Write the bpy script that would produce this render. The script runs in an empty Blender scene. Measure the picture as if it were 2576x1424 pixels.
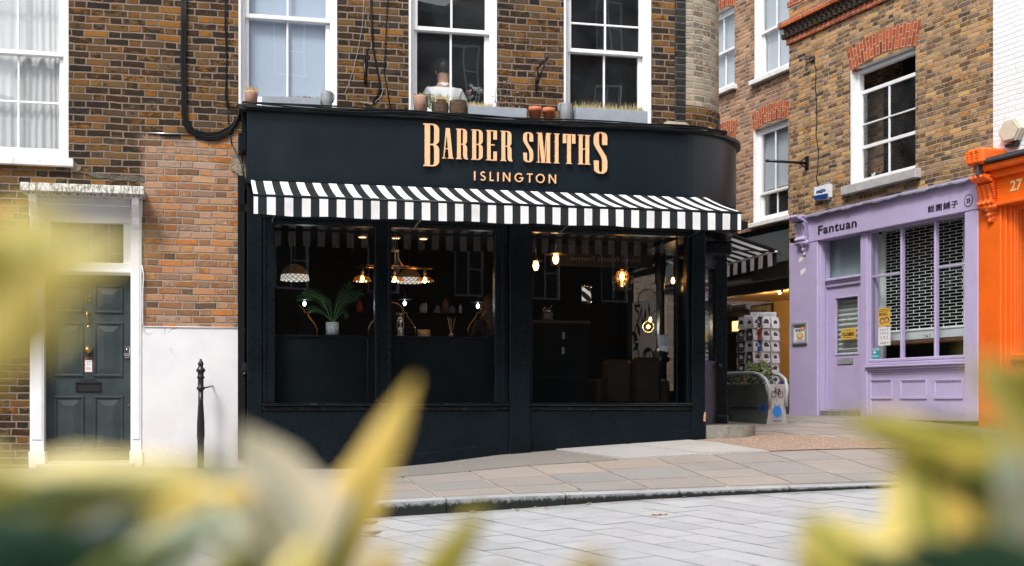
import bpy, bmesh, math, random
from mathutils import Vector, Matrix
random.seed(7)
SC = bpy.context.scene
COL = SC.collection
R = math.radians
sin, cos, pi = math.sin, math.cos, math.pi

# ---------------------------------------------------------------- camera
FPX = 3200.0            # focal length in units of a 2576 px wide picture
HZ = 1013.0             # horizon row in that picture
cam_d = bpy.data.cameras.new('camera'); cam = bpy.data.objects.new('camera', cam_d)
COL.objects.link(cam); SC.camera = cam
cam.location = (0, 0, 1.0); cam.rotation_euler = (R(90), 0, 0)
cam_d.sensor_width = 36; cam_d.lens = 36*FPX/2576
cam_d.shift_y = (HZ-712)/2576
cam_d.clip_start = 0.02; cam_d.clip_end = 800
cam_d.dof.use_dof = True; cam_d.dof.focus_distance = 13.8; cam_d.dof.aperture_fstop = 3.0

# ---------------------------------------------------------------- light
world = bpy.data.worlds.new("World"); SC.world = world; world.use_nodes = True
wn = world.node_tree; bg = wn.nodes['Background']
sky = wn.nodes.new('ShaderNodeTexSky'); sky.sky_type = 'NISHITA'; sky.sun_disc = False
SUN_EL, SUN_AZ = R(52), R(205)       # azimuth clockwise from north (+Y)
sky.sun_elevation = SUN_EL; sky.sun_rotation = SUN_AZ
sky.air_density = 1.0; sky.dust_density = 4.0; sky.ozone_density = 1.0
hs = wn.nodes.new('ShaderNodeHueSaturation'); hs.inputs['Saturation'].default_value = 0.35
wn.links.new(sky.outputs[0], hs.inputs['Color']); wn.links.new(hs.outputs[0], bg.inputs['Color'])
bg.inputs['Strength'].default_value = 0.13
sd = bpy.data.lights.new('sun', 'SUN'); sd.energy = 1.5; sd.angle = R(12); sd.color = (1, .965, .92)
sun = bpy.data.objects.new('sun', sd); COL.objects.link(sun)
sv = Vector((sin(SUN_AZ)*cos(SUN_EL), cos(SUN_AZ)*cos(SUN_EL), sin(SUN_EL)))
sun.rotation_euler = sv.to_track_quat('Z', 'Y').to_euler(); sun.location = (0, -20, 40)
SC.view_settings.view_transform = 'Standard'; SC.view_settings.look = 'None'
SC.view_settings.exposure = 0.84; SC.view_settings.gamma = 1
SC.render.engine = 'CYCLES'
SC.cycles.max_bounces = 7; SC.cycles.diffuse_bounces = 3; SC.cycles.glossy_bounces = 4
SC.cycles.transmission_bounces = 6; SC.cycles.transparent_max_bounces = 14
SC.cycles.caustics_reflective = False; SC.cycles.caustics_refractive = False
SC.cycles.sample_clamp_indirect = 6
try:
    SC.cycles.use_denoising = True; SC.cycles.denoiser = 'OPENIMAGEDENOISE'
except Exception: pass

# ---------------------------------------------------------------- frames
class Frame:
    """a vertical plane: x runs to the right along it, y into it, z up"""
    def __init__(s, ox, oy, ang):
        s.o = (ox, oy); s.a = ang; s.d = (cos(ang), sin(ang)); s.n = (-sin(ang), cos(ang))
    def W(s, u, y, z):
        return Vector((s.o[0]+s.d[0]*u+s.n[0]*y, s.o[1]+s.d[1]*u+s.n[1]*y, z))
    def p(s, px, py, y=0.0):
        dx, dz = (px-1288)/FPX, (HZ-py)/FPX
        t = (y+s.o[0]*s.n[0]+s.o[1]*s.n[1])/(dx*s.n[0]+s.n[1])
        X, Y = t*dx, t
        return ((X-s.o[0])*s.d[0]+(Y-s.o[1])*s.d[1], 1+t*dz)
    def u(s, px, y=0.0): return s.p(px, HZ, y)[0]
    def z(s, px, py, y=0.0): return s.p(px, py, y)[1]
    def L(s, X, Y):
        return ((X-s.o[0])*s.d[0]+(Y-s.o[1])*s.d[1], (X-s.o[0])*s.n[0]+(Y-s.o[1])*s.n[1])
WF = Frame(0, 0, 0)
F = Frame(-2.81, 13.5, 0.2287)          # the barber's facade
C = Frame(5.04, 19.39, R(-68.1))        # the lilac and orange shops
def PX(px, py, Z): return Vector(((px-1288)/FPX*Z, Z, 1+(HZ-py)/FPX*Z))

BASE = {}
def _reg(o, fr, b): BASE[o.name] = (fr, b)
def props(o, label=None, cat=None, group=None, kind=None):
    if label: o['label'] = label
    if cat: o['category'] = cat
    if group: o['group'] = group
    if kind: o['kind'] = kind
    return o
def thing(name, label, cat, fr, base, group=None, kind=None):
    o = bpy.data.objects.new(name, None); COL.objects.link(o)
    o.empty_display_size = .1
    o.location = fr.W(*base); o.rotation_euler = (0, 0, fr.a)
    _reg(o, fr, base); return props(o, label, cat, group, kind)
def copy_tree(o, parent=None):
    c = o.copy(); COL.objects.link(c); c.parent = parent
    BASE[c.name] = BASE[o.name]
    for ch in list(o.children): copy_tree(ch, c)
    return c

class MB:
    def __init__(s): s.v = []; s.f = []; s.m = []; s.uv = []; s.sm = []
    def face(s, pts, m=0, uv=None, smooth=False):
        i = len(s.v); s.v += [tuple(p) for p in pts]; s.f.append(tuple(range(i, i+len(pts)))); s.m.append(m)
        s.sm.append(smooth)
        if uv is None:
            p0, p1, p2 = Vector(pts[0]), Vector(pts[1]), Vector(pts[2]); n = (p1-p0).cross(p2-p0)
            ax = max(range(3), key=lambda k: abs(n[k]))
            a, b = ((1, 2), (0, 2), (0, 1))[ax]
            uv = [(p[a], p[b]) for p in pts]
        s.uv.append(uv)
    def mesh(s, verts, faces, m=0, smooth=True, uvs=None):
        i = len(s.v); s.v += [tuple(v) for v in verts]
        for f in faces:
            s.f.append(tuple(i+k for k in f)); s.m.append(m); s.sm.append(smooth)
            if uvs: s.uv.append([uvs[k] for k in f])
            else:
                pts = [Vector(verts[k]) for k in f]; n = (pts[1]-pts[0]).cross(pts[2]-pts[0])
                ax = max(range(3), key=lambda k: abs(n[k])); a, b = ((1, 2), (0, 2), (0, 1))[ax]
                s.uv.append([(p[a], p[b]) for p in pts])
        return s
    def box(s, x0, x1, y0, y1, z0, z1, m=0, bev=0.0, skip=''):
        if x0 > x1: x0, x1 = x1, x0
        if y0 > y1: y0, y1 = y1, y0
        if z0 > z1: z0, z1 = z1, z0
        if bev > 0:
            b = min(bev, (x1-x0)*.45, (y1-y0)*.45, (z1-z0)*.45)
            bm = bmesh.new(); bmesh.ops.create_cube(bm, size=1)
            for v in bm.verts:
                v.co = Vector(((x0+x1)/2+v.co.x*(x1-x0), (y0+y1)/2+v.co.y*(y1-y0), (z0+z1)/2+v.co.z*(z1-z0)))
            bmesh.ops.bevel(bm, geom=bm.edges[:], offset=b, segments=1, affect='EDGES')
            bm.verts.index_update()
            s.mesh([v.co[:] for v in bm.verts], [[v.index for v in f.verts] for f in bm.faces], m, False); bm.free(); return s
        a = [(x0,y0,z0),(x1,y0,z0),(x1,y1,z0),(x0,y1,z0),(x0,y0,z1),(x1,y0,z1),(x1,y1,z1),(x0,y1,z1)]
        for k, q in (('f',(0,1,5,4)),('b',(2,3,7,6)),('l',(3,0,4,7)),('r',(1,2,6,5)),('t',(4,5,6,7)),('d',(3,2,1,0))):
            if k not in skip: s.face([a[j] for j in q], m)
        return s
    def prism(s, pts, y0, y1, m=0):
        """outline in (x,z), counter-clockwise seen from the front, extruded from y0 (front) to y1"""
        if area(pts) < 0: pts = pts[::-1]
        s.face([(p[0], y0, p[1]) for p in pts], m); s.face([(p[0], y1, p[1]) for p in reversed(pts)], m)
        for a, b in zip(pts, pts[1:]+pts[:1]):
            s.face([(b[0],y0,b[1]),(a[0],y0,a[1]),(a[0],y1,a[1]),(b[0],y1,b[1])], m)
        return s
    def plan(s, pts, z0, z1, m=0):
        """outline in (x,y) extruded upwards"""
        if area(pts) < 0: pts = pts[::-1]
        s.face([(p[0], p[1], z1) for p in pts], m); s.face([(p[0], p[1], z0) for p in reversed(pts)], m)
        for a, b in zip(pts, pts[1:]+pts[:1]):
            s.face([(a[0],a[1],z0),(b[0],b[1],z0),(b[0],b[1],z1),(a[0],a[1],z1)], m)
        return s
    def strip(s, A, B, y0, y1, m=0):
        """ribbon between two (x,z) paths, extruded"""
        for i in range(len(A)-1):
            q = [A[i], A[i+1], B[i+1], B[i]]
            q2 = [q[0]]
            for p in q[1:]:
                if (p[0]-q2[-1][0])**2+(p[1]-q2[-1][1])**2 > 1e-12: q2.append(p)
            if (q2[0][0]-q2[-1][0])**2+(q2[0][1]-q2[-1][1])**2 < 1e-12: q2.pop()
            if len(q2) < 3: continue
            if area(q2) < 0: q2 = q2[::-1]
            s.face([(p[0], y0, p[1]) for p in q2], m); s.face([(p[0], y1, p[1]) for p in reversed(q2)], m)
        for Q in (A, B):
            for i in range(len(Q)-1):
                s.face([(Q[i][0],y0,Q[i][1]),(Q[i+1][0],y0,Q[i+1][1]),(Q[i+1][0],y1,Q[i+1][1]),(Q[i][0],y1,Q[i][1])], m)
        for i in (0, -1):
            s.face([(A[i][0],y0,A[i][1]),(B[i][0],y0,B[i][1]),(B[i][0],y1,B[i][1]),(A[i][0],y1,A[i][1])], m)
        return s
    def tube(s, path, r, n=8, m=0, cap=True, rs=None):
        P = [Vector(p) for p in path]; k = len(P); V = []; Fc = []
        up = Vector((0, 0, 1)); prev = None
        for i in range(k):
            t = (P[min(i+1, k-1)]-P[max(i-1, 0)])
            t = t.normalized() if t.length > 1e-9 else Vector((0,0,1))
            if prev is None:
                a = up if abs(t.dot(up)) < .9 else Vector((1, 0, 0))
                e1 = t.cross(a).normalized()
            else:
                e1 = (prev-t*prev.dot(t)).normalized()
            prev = e1; e2 = t.cross(e1); rr = rs[i] if rs else r
            for j in range(n):
                a = 2*pi*j/n; V.append(P[i]+(e1*cos(a)+e2*sin(a))*rr)
        for i in range(k-1):
            for j in range(n):
                Fc.append((i*n+j, i*n+(j+1)%n, (i+1)*n+(j+1)%n, (i+1)*n+j))
        s.mesh([v[:] for v in V], Fc, m, True)
        if cap:
            b = len(s.v)-k*n
            s.f.append(tuple(b+j for j in reversed(range(n)))); s.m.append(m); s.sm.append(False); s.uv.append([(0,0)]*n)
            s.f.append(tuple(b+(k-1)*n+j for j in range(n))); s.m.append(m); s.sm.append(False); s.uv.append([(0,0)]*n)
        return s
    def lathe(s, cx, cy, prof, n=20, m=0, axis='z', smooth=True, sc=(1, 1)):
        """profile of (radius, height); axis z upright, y lying along y (height = y)"""
        V = []; Fc = []
        for r, h in prof:
            for j in range(n):
                a = 2*pi*j/n
                if axis == 'z': V.append((cx+r*cos(a)*sc[0], cy+r*sin(a)*sc[1], h))
                else: V.append((cx+r*cos(a)*sc[0], h, cy+r*sin(a)*sc[1]))
        for i in range(len(prof)-1):
            for j in range(n):
                q = (i*n+j, i*n+(j+1)%n, (i+1)*n+(j+1)%n, (i+1)*n+j)
                Fc.append(q if axis == 'z' else q[::-1])
        s.mesh(V, Fc, m, smooth)
        for i, rev in ((0, True), (len(prof)-1, False)):
            if prof[i][0] > 1e-4:
                b = len(s.v)-len(V)
                idx = [b+i*n+j for j in range(n)]
                s.f.append(tuple(reversed(idx)) if rev == (axis == 'z') else tuple(idx)); s.m.append(m); s.sm.append(False); s.uv.append([(0,0)]*n)
        return s
    def ball(s, c, r, n=14, k=9, m=0, sc=(1, 1, 1)):
        V = []; Fc = []
        for i in range(k+1):
            th = pi*i/k
            for j in range(n):
                a = 2*pi*j/n; V.append((c[0]+r*sc[0]*sin(th)*cos(a), c[1]+r*sc[1]*sin(th)*sin(a), c[2]-r*sc[2]*cos(th)))
        for i in range(k):
            for j in range(n): Fc.append((i*n+j, i*n+(j+1)%n, (i+1)*n+(j+1)%n, (i+1)*n+j))
        return s.mesh(V, Fc, m, True)
    def grid(s, fn, nu, nv, m=0, smooth=True, flip=False):
        V = []; U = []; Fc = []
        for i in range(nu+1):
            for j in range(nv+1):
                V.append(fn(i/nu, j/nv)); U.append((i/nu, j/nv))
        for i in range(nu):
            for j in range(nv):
                q = (i*(nv+1)+j, (i+1)*(nv+1)+j, (i+1)*(nv+1)+j+1, i*(nv+1)+j+1)
                Fc.append(q[::-1] if flip else q)
        return s.mesh(V, Fc, m, smooth, U)
    def text(s, body, x, z, h, y0, y1, m=0, bold=0.0, sx=1.0, spacing=1.0, align='LEFT', w=None, mirror=False):
        """text of cap height h standing in the xz plane"""
        c = bpy.data.curves.new('t', 'FONT'); c.body = body; c.size = 1; c.offset = bold
        c.space_character = spacing; c.resolution_u = 3
        o = bpy.data.objects.new('t', c); COL.objects.link(o)
        dg = bpy.context.evaluated_depsgraph_get()
        me = bpy.data.meshes.new_from_object(o.evaluated_get(dg))
        pts = [v.co.copy() for v in me.vertices]; fs = [tuple(p.vertices) for p in me.polygons]
        bpy.data.objects.remove(o); bpy.data.curves.remove(c); bpy.data.meshes.remove(me)
        if not pts: return s
        k = h/0.729; x0 = min(p.x for p in pts); x1 = max(p.x for p in pts)
        if w: sx = w/((x1-x0)*k)
        off = {'LEFT': 0, 'CENTER': -(x1-x0)/2, 'RIGHT': -(x1-x0)}[align]
        def mp(p, y):
            xx = (p.x-x0+off)*k*sx
            return (x+(-xx if mirror else xx), y, z+p.y*k)
        i = len(s.v)
        fl = [f if not mirror else f[::-1] for f in fs]
        V = [mp(p, y0) for p in pts]
        s.mesh(V, fl, m, False)
        if abs(y1-y0) > 1e-6:
            cnt = {}
            for f in fl:
                for a, b in zip(f, f[1:]+f[:1]): cnt[(a, b)] = 1
            V2 = V+[mp(p, y1) for p in pts]; n = len(pts)
            side = [(b, a, a+n, b+n) for (a, b) in cnt if (b, a) not in cnt]
            s.mesh(V2, side, m, False)
        return s
    def build(s, name, mat, parent=None, fr=None, base=None, label=None, cat=None, group=None, kind=None):
        if parent is not None: fr, base = BASE[parent.name]
        if fr is None: fr = WF
        if base is None: base = (0, 0, 0)
        me = bpy.data.meshes.new(name)
        me.from_pydata([(v[0]-base[0], v[1]-base[1], v[2]-base[2]) for v in s.v], [], s.f)
        mats = mat if isinstance(mat, (list, tuple)) else [mat]
        for mm in mats: me.materials.append(mm)
        uvl = me.uv_layers.new(name='UVMap')
        flat = []
        for u in s.uv:
            for p in u: flat += [p[0], p[1]]
        uvl.data.foreach_set('uv', flat)
        me.polygons.foreach_set('material_index', s.m); me.polygons.foreach_set('use_smooth', s.sm)
        me.update()
        o = bpy.data.objects.new(name, me); COL.objects.link(o)
        if parent is not None: o.parent = parent
        else: o.location = fr.W(*base); o.rotation_euler = (0, 0, fr.a)
        _reg(o, fr, base); return props(o, label, cat, group, kind)
def area(pts):
    return sum(a[0]*b[1]-b[0]*a[1] for a, b in zip(pts, pts[1:]+pts[:1]))/2
def arc(cx, cy, rx, ry, a0, a1, n=8):
    return [(cx+rx*cos(R(a0+(a1-a0)*i/n)), cy+ry*sin(R(a0+(a1-a0)*i/n))) for i in range(n+1)]
def lerp(a, b, t): return a+(b-a)*t
def interp(x, tab):
    if x <= tab[0][0]: return tab[0][1]
    for (a, va), (b, vb) in zip(tab, tab[1:]):
        if x <= b: return va+(vb-va)*(x-a)/(b-a)
    return tab[-1][1]

# ---------------------------------------------------------------- materials
class NT:
    def __init__(s, name):
        s.mat = bpy.data.materials.new(name); s.mat.use_nodes = True; s.t = s.mat.node_tree
        s.b = s.t.nodes['Principled BSDF']; s.out = s.t.nodes['Material Output']
    def n(s, typ, **kw):
        nd = s.t.nodes.new(typ)
        for k, v in kw.items(): setattr(nd, k, v)
        return nd
    def set(s, inp, v):
        if hasattr(v, 'is_output') or isinstance(v, bpy.types.NodeSocket): s.t.links.new(v, inp)
        elif v is not None:
            if isinstance(v, (tuple, list)) and len(v) == 3 and len(inp.default_value) == 4: v = (*v, 1)
            inp.default_value = v
    def M(s, op, a, b=None, c=None, clamp=False):
        nd = s.n('ShaderNodeMath', operation=op, use_clamp=clamp)
        for i, v in enumerate((a, b, c)):
            if v is not None: s.set(nd.inputs[i], v)
        return nd.outputs[0]
    def V(s, op, a, b=None):
        nd = s.n('ShaderNodeVectorMath', operation=op)
        s.set(nd.inputs[0], a)
        if b is not None: s.set(nd.inputs[3 if op == 'SCALE' else 1], b)
        return nd.outputs[0]
    def mix(s, f, a, b, mode='MIX'):
        nd = s.n('ShaderNodeMix', data_type='RGBA', blend_type=mode)
        s.set(nd.inputs[0], f); s.set(nd.inputs[6], a); s.set(nd.inputs[7], b); return nd.outputs[2]
    def noise(s, vec, scale, detail=3, rough=.55, out=0):
        nd = s.n('ShaderNodeTexNoise'); s.set(nd.inputs['Vector'], vec); s.set(nd.inputs['Scale'], scale)
        nd.inputs['Detail'].default_value = detail; nd.inputs['Roughness'].default_value = rough; return nd.outputs[out]
    def ramp(s, f, stops, interp='LINEAR'):
        nd = s.n('ShaderNodeValToRGB'); s.set(nd.inputs[0], f); cr = nd.color_ramp; cr.interpolation = interp
        while len(cr.elements) < len(stops): cr.elements.new(.5)
        for e, (p, c) in zip(cr.elements, stops):
            e.position = p; e.color = (*c, 1) if len(c) == 3 else c
        return nd.outputs[0]
    def ss(s, x, a, b):
        nd = s.n('ShaderNodeMapRange', interpolation_type='SMOOTHSTEP')
        s.set(nd.inputs[0], x); s.set(nd.inputs[1], a); s.set(nd.inputs[2], b); return nd.outputs[0]
    def bump(s, h, strength=.5, dist=.01, normal=None):
        nd = s.n('ShaderNodeBump'); s.set(nd.inputs['Height'], h); nd.inputs['Strength'].default_value = strength
        nd.inputs['Distance'].default_value = dist
        if normal is not None: s.set(nd.inputs['Normal'], normal)
        return nd.outputs[0]
    def uv(s): return s.n('ShaderNodeUVMap').outputs[0] if False else s.n('ShaderNodeTexCoord').outputs['UV']
    def obj(s): return s.n('ShaderNodeTexCoord').outputs['Object']
    def pos(s): return s.n('ShaderNodeNewGeometry').outputs['Position']
    def fin(s, col, rough, normal=None, metal=None, spec=None):
        s.set(s.b.inputs['Base Color'], col); s.set(s.b.inputs['Roughness'], rough)
        if normal is not None: s.set(s.b.inputs['Normal'], normal)
        if metal is not None: s.set(s.b.inputs['Metallic'], metal)
        if spec is not None: s.set(s.b.inputs['Specular IOR Level'], spec)
        return s.mat

def paint(name, col, rough=.5, var=.12, scale=6, bump=.15, bscale=60, spec=.5, metal=0.0, dirt=None, dirtamt=.5, dist=.003):
    """painted / plain surface with slight mottling, brush-out and optional dirt"""
    t = NT(name); P = t.pos()
    n1 = t.noise(P, scale, 4); n2 = t.noise(P, bscale, 3)
    f = t.ss(n1, .3, .7)
    c = t.mix(f, tuple(x*(1-var) for x in col), tuple(min(1, x*(1+var)) for x in col))
    if dirt is not None:
        n3 = t.noise(P, scale*2.3, 6, .7)
        c = t.mix(t.M('MULTIPLY', t.ss(n3, .52, .72), dirtamt), c, dirt)
    r = t.M('ADD', t.M('MULTIPLY', t.M('SUBTRACT', n2, .5), .25), rough, clamp=True)
    return t.fin(c, r, t.bump(n2, bump, dist) if bump else None, metal, spec)

def plain(name, col, rough=.5, metal=0.0, spec=.5):
    t = NT(name); n = t.noise(t.pos(), 25, 3)
    c = t.mix(t.ss(n, .3, .7), tuple(x*.93 for x in col), tuple(min(1, x*1.06) for x in col))
    return t.fin(c, rough, None, metal, spec)

def emit(name, col, strength):
    t = NT(name); t.set(t.b.inputs['Base Color'], col)
    t.set(t.b.inputs['Emission Color'], col); t.b.inputs['Emission Strength'].default_value = strength
    return t.mat

def glass(name, tint=(1, 1, 1), k=1.0, dirty=0.0, ior=1.5, wave=.0, dcol=(.6,.62,.62)):
    """single thin pane: Fresnel mix of mirror and clear, with a little dust"""
    t = NT(name); g_ = t.n('ShaderNodeNewGeometry'); dt = t.n('ShaderNodeVectorMath', operation='DOT_PRODUCT')
    t.set(dt.inputs[0], g_.outputs['Normal']); t.set(dt.inputs[1], g_.outputs['Incoming'])
    f0 = ((ior-1)/(ior+1))**2*2*.95
    frs = t.M('ADD', f0, t.M('MULTIPLY', 1-f0, t.M('POWER', t.M('SUBTRACT', 1, t.M('ABSOLUTE', dt.outputs['Value'])), 5)))
    tr = t.n('ShaderNodeBsdfTransparent'); t.set(tr.inputs[0], tint)
    gl = t.n('ShaderNodeBsdfGlossy'); gl.inputs['Roughness'].default_value = .0; t.set(gl.inputs[0], (1, 1, 1))
    if wave:
        nn = t.bump(t.noise(t.pos(), 1.6, 1), 1.0, wave)
        t.set(gl.inputs['Normal'], nn)
    mx = t.n('ShaderNodeMixShader'); t.set(mx.inputs[0], t.M('MULTIPLY', frs, k, clamp=True))
    t.t.links.new(tr.outputs[0], mx.inputs[1]); t.t.links.new(gl.outputs[0], mx.inputs[2]); res = mx.outputs[0]
    if dirty > 0:
        df = t.n('ShaderNodeBsdfDiffuse'); t.set(df.inputs[0], dcol)
        m2 = t.n('ShaderNodeMixShader'); n = t.noise(t.pos(), 2.5, 3, .55)
        t.set(m2.inputs[0], t.M('MULTIPLY', t.ss(n, .15, .85), dirty))
        t.t.links.new(res, m2.inputs[1]); t.t.links.new(df.outputs[0], m2.inputs[2]); res = m2.outputs[0]
    t.t.links.new(res, t.out.inputs[0]); return t.mat

def brick(name, ramp, mortar, h=.080, P=.355, L=.232, joint=.015, soot=(.012,.011,.010), sootamt=.75, region=None,
          bumpd=.012, bond='flemish', wob=.006, lowsoot=None, mortar2=None, spec=.2, nsc=15, rj_=.10, thr0=.26):
    t = NT(name); uv = t.uv()
    w1 = t.V('SCALE', t.V('SUBTRACT', t.noise(uv, 2.5, 2, out=1), (.5, .5, .5)), wob*3)
    w2 = t.V('SCALE', t.V('SUBTRACT', t.noise(uv, 28, 3, out=1), (.5, .5, .5)), wob*1.6)
    q = t.V('ADD', t.V('ADD', uv, w1), w2)
    sp = t.n('ShaderNodeSeparateXYZ'); t.set(sp.inputs[0], q); x, y = sp.outputs[0], sp.outputs[1]
    yr = t.M('DIVIDE', y, h); row = t.M('FLOOR', yr); fy = t.M('MULTIPLY', t.M('FRACT', yr), h)
    par = t.M('FLOORED_MODULO', row, 2)
    rj = t.n('ShaderNodeTexWhiteNoise', noise_dimensions='1D'); t.set(rj.inputs['W'], row)
    xs = t.M('ADD', t.M('DIVIDE', x, P), t.M('ADD', t.M('MULTIPLY', par, .5), t.M('MULTIPLY', rj.outputs[0], .10)))
    colm = t.M('FLOOR', xs); tt = t.M('MULTIPLY', t.M('FRACT', xs), P)
    if bond == 'flemish': isH = t.M('GREATER_THAN', tt, L)
    else: isH = t.M('MULTIPLY', tt, 0)
    lx = t.M('SUBTRACT', tt, t.M('MULTIPLY', isH, L))
    ww = t.M('ADD', L if bond == 'flemish' else P, t.M('MULTIPLY', isH, P-2*L))
    e = t.M('MINIMUM', t.M('MINIMUM', lx, t.M('SUBTRACT', ww, lx)), t.M('MINIMUM', fy, t.M('SUBTRACT', h, fy)))
    mask = t.ss(e, joint*.5-.0028, joint*.5+.0038)
    cb = t.n('ShaderNodeCombineXYZ'); t.set(cb.inputs[0], t.M('ADD', t.M('MULTIPLY', colm, 2), isH)); t.set(cb.inputs[1], row)
    wn_ = t.n('ShaderNodeTexWhiteNoise', noise_dimensions='2D'); t.set(wn_.inputs['Vector'], cb.outputs[0])
    sc_ = t.n('ShaderNodeSeparateColor'); t.set(sc_.inputs[0], wn_.outputs['Color'])
    r1, r2, r3 = sc_.outputs[0], sc_.outputs[1], sc_.outputs[2]
    base = t.ramp(r1, ramp)
    if region:
        ramp2, fnm = region
        base = t.mix(fnm(t, uv), base, t.ramp(r1, ramp2))
    # soot and wear inside each brick
    off = t.V('SCALE', wn_.outputs['Color'], 7.0)
    nz = t.noise(t.V('ADD', t.V('MULTIPLY', uv, (1, 1.7, 1)), off), nsc, 5, .72)
    thr = t.M('ADD', thr0, t.M('MULTIPLY', r2, .42))
    sf = t.M('MULTIPLY', t.ss(t.M('SUBTRACT', nz, thr), -.06, .14), sootamt)
    if region and lowsoot is not None:
        sf = t.M('MULTIPLY', sf, t.M('SUBTRACT', 1, t.M('MULTIPLY', fnm(t, uv), 1-lowsoot)))
    bc = t.mix(sf, base, soot)
    fine = t.noise(uv, 90, 4, .7)
    bc = t.mix(.55, bc, t.mix(1.0, bc, t.ramp(fine, [(.3, (.45,)*3), (.7, (1.5,)*3)]), 'MULTIPLY'))
    mo = t.mix(t.ss(t.noise(uv, 5, 4), .35, .65), mortar, mortar2 or tuple(c*.72 for c in mortar))
    mo = t.mix(.5, mo, t.mix(1.0, mo, t.ramp(fine, [(.25, (.5,)*3), (.75, (1.45,)*3)]), 'MULTIPLY'))
    if region: mo = t.mix(t.M('MULTIPLY', fnm(t, uv), .8), mo, (.36,.275,.215))
    c = t.mix(mask, mo, bc)
    # broad weathering
    wv = t.noise(uv, .9, 4, .6)
    c = t.mix(t.M('MULTIPLY', t.ss(wv, .48, .75), .30), c, soot)
    hgt = t.M('ADD', t.M('MULTIPLY', mask, t.M('ADD', .75, t.M('MULTIPLY', r3, .25))), t.M('MULTIPLY', fine, .25))
    hgt = t.M('ADD', hgt, t.M('MULTIPLY', nz, .2))
    return t.fin(c, .88, t.bump(hgt, .9, bumpd), None, spec)

DARK_R = [(0, (.175,.085,.022)), (.14, (.105,.058,.022)), (.28, (.255,.108,.018)), (.42, (.075,.050,.026)), (.56, (.175,.098,.030)), (.70, (.048,.037,.028)), (.82, (.270,.120,.022)), (.92, (.130,.085,.042)), (1, (.040,.037,.034))]
PINK_R = [(0, (.44,.195,.070)), (.16, (.40,.275,.205)), (.32, (.50,.180,.035)), (.5, (.36,.250,.185)), (.66, (.47,.225,.085)), (.84, (.17,.105,.070)), (1, (.53,.310,.170))]
def reg_low(t, uv):
    """paler, rubbed bricks between the front door and the shop"""
    s = t.n('ShaderNodeSeparateXYZ'); t.set(s.inputs[0], t.V('ADD', uv, t.V('SCALE', t.noise(uv, 3, 3, out=1), .25)))
    a = t.ss(s.outputs[1], 3.98, 3.86); b = t.ss(s.outputs[0], -1.02, -.90)
    return t.M('MULTIPLY', a, b)
M_brick = brick('facade_brick', DARK_R, (.255,.190,.148), region=(PINK_R, reg_low), lowsoot=.45, mortar2=(.20,.15,.12), h=.0735, P=.36, L=.236, sootamt=.85, wob=.009, bumpd=.016)
M_brick_round = brick('round_corner_brick', [(0, (.30,.29,.215)), (.3, (.43,.39,.29)), (.55, (.27,.29,.235)), (.8, (.38,.31,.22)), (1, (.50,.43,.32))], (.52,.41,.31), sootamt=.55, nsc=22, thr0=.33, wob=.011, joint=.014, P=.28, L=.16, h=.070)
YEL_R = [(0, (.54,.29,.100)), (.2, (.44,.27,.140)), (.4, (.60,.35,.120)), (.56, (.29,.18,.105)), (.72, (.56,.34,.18)), (.86, (.14,.10,.075)), (1, (.60,.27,.06))]
M_brick_c = brick('yellow_stock_brick', YEL_R, (.43,.35,.27), h=.066, P=.34, L=.225, joint=.014, sootamt=.72, bumpd=.020, nsc=26, wob=.011, thr0=.30)
PB_R = [(0, (.46,.25,.135)), (.3, (.52,.31,.19)), (.6, (.42,.22,.10)), (.85, (.26,.16,.12)), (1, (.55,.31,.15))]
M_brick_b = brick('pale_stock_brick', PB_R, (.47,.38,.31), h=.068, P=.34, L=.225, joint=.014, sootamt=.62, nsc=22, wob=.008, thr0=.31)
M_brick_w = brick('white_painted_brick', [(0, (.82,.82,.83)), (1, (.86,.86,.87))], (.81,.81,.82), mortar2=(.80,.80,.81), h=.066, P=.34, L=.225, joint=.009, soot=(.7,.7,.7), sootamt=.10, bumpd=.006, spec=.4)
M_brick_o = brick('opposite_brick', [(0, (.10,.06,.04)), (.5, (.14,.08,.05)), (1, (.08,.06,.05))], (.16,.14,.12), sootamt=.5)
M_red = brick('red_rubber_brick', [(0, (.50,.115,.035)), (.4, (.42,.085,.03)), (.7, (.58,.15,.045)), (1, (.27,.05,.025))], (.56,.38,.28), h=.073, P=.31, L=.205, joint=.014, sootamt=.3)
M_white = paint('white_gloss_paint', (.82,.82,.83), .38, .02, 4, .12, 80, dirt=(.55,.53,.48), dirtamt=.18)
M_white_old = paint('flaking_white_paint', (.76,.75,.73), .5, .03, 5, .25, 50, dirt=(.34,.30,.24), dirtamt=.55)
M_render = paint('white_render', (.70,.69,.715), .75, .03, 2.5, .5, 18, dirt=(.58,.56,.56), dirtamt=.5, dist=.006)
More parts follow.
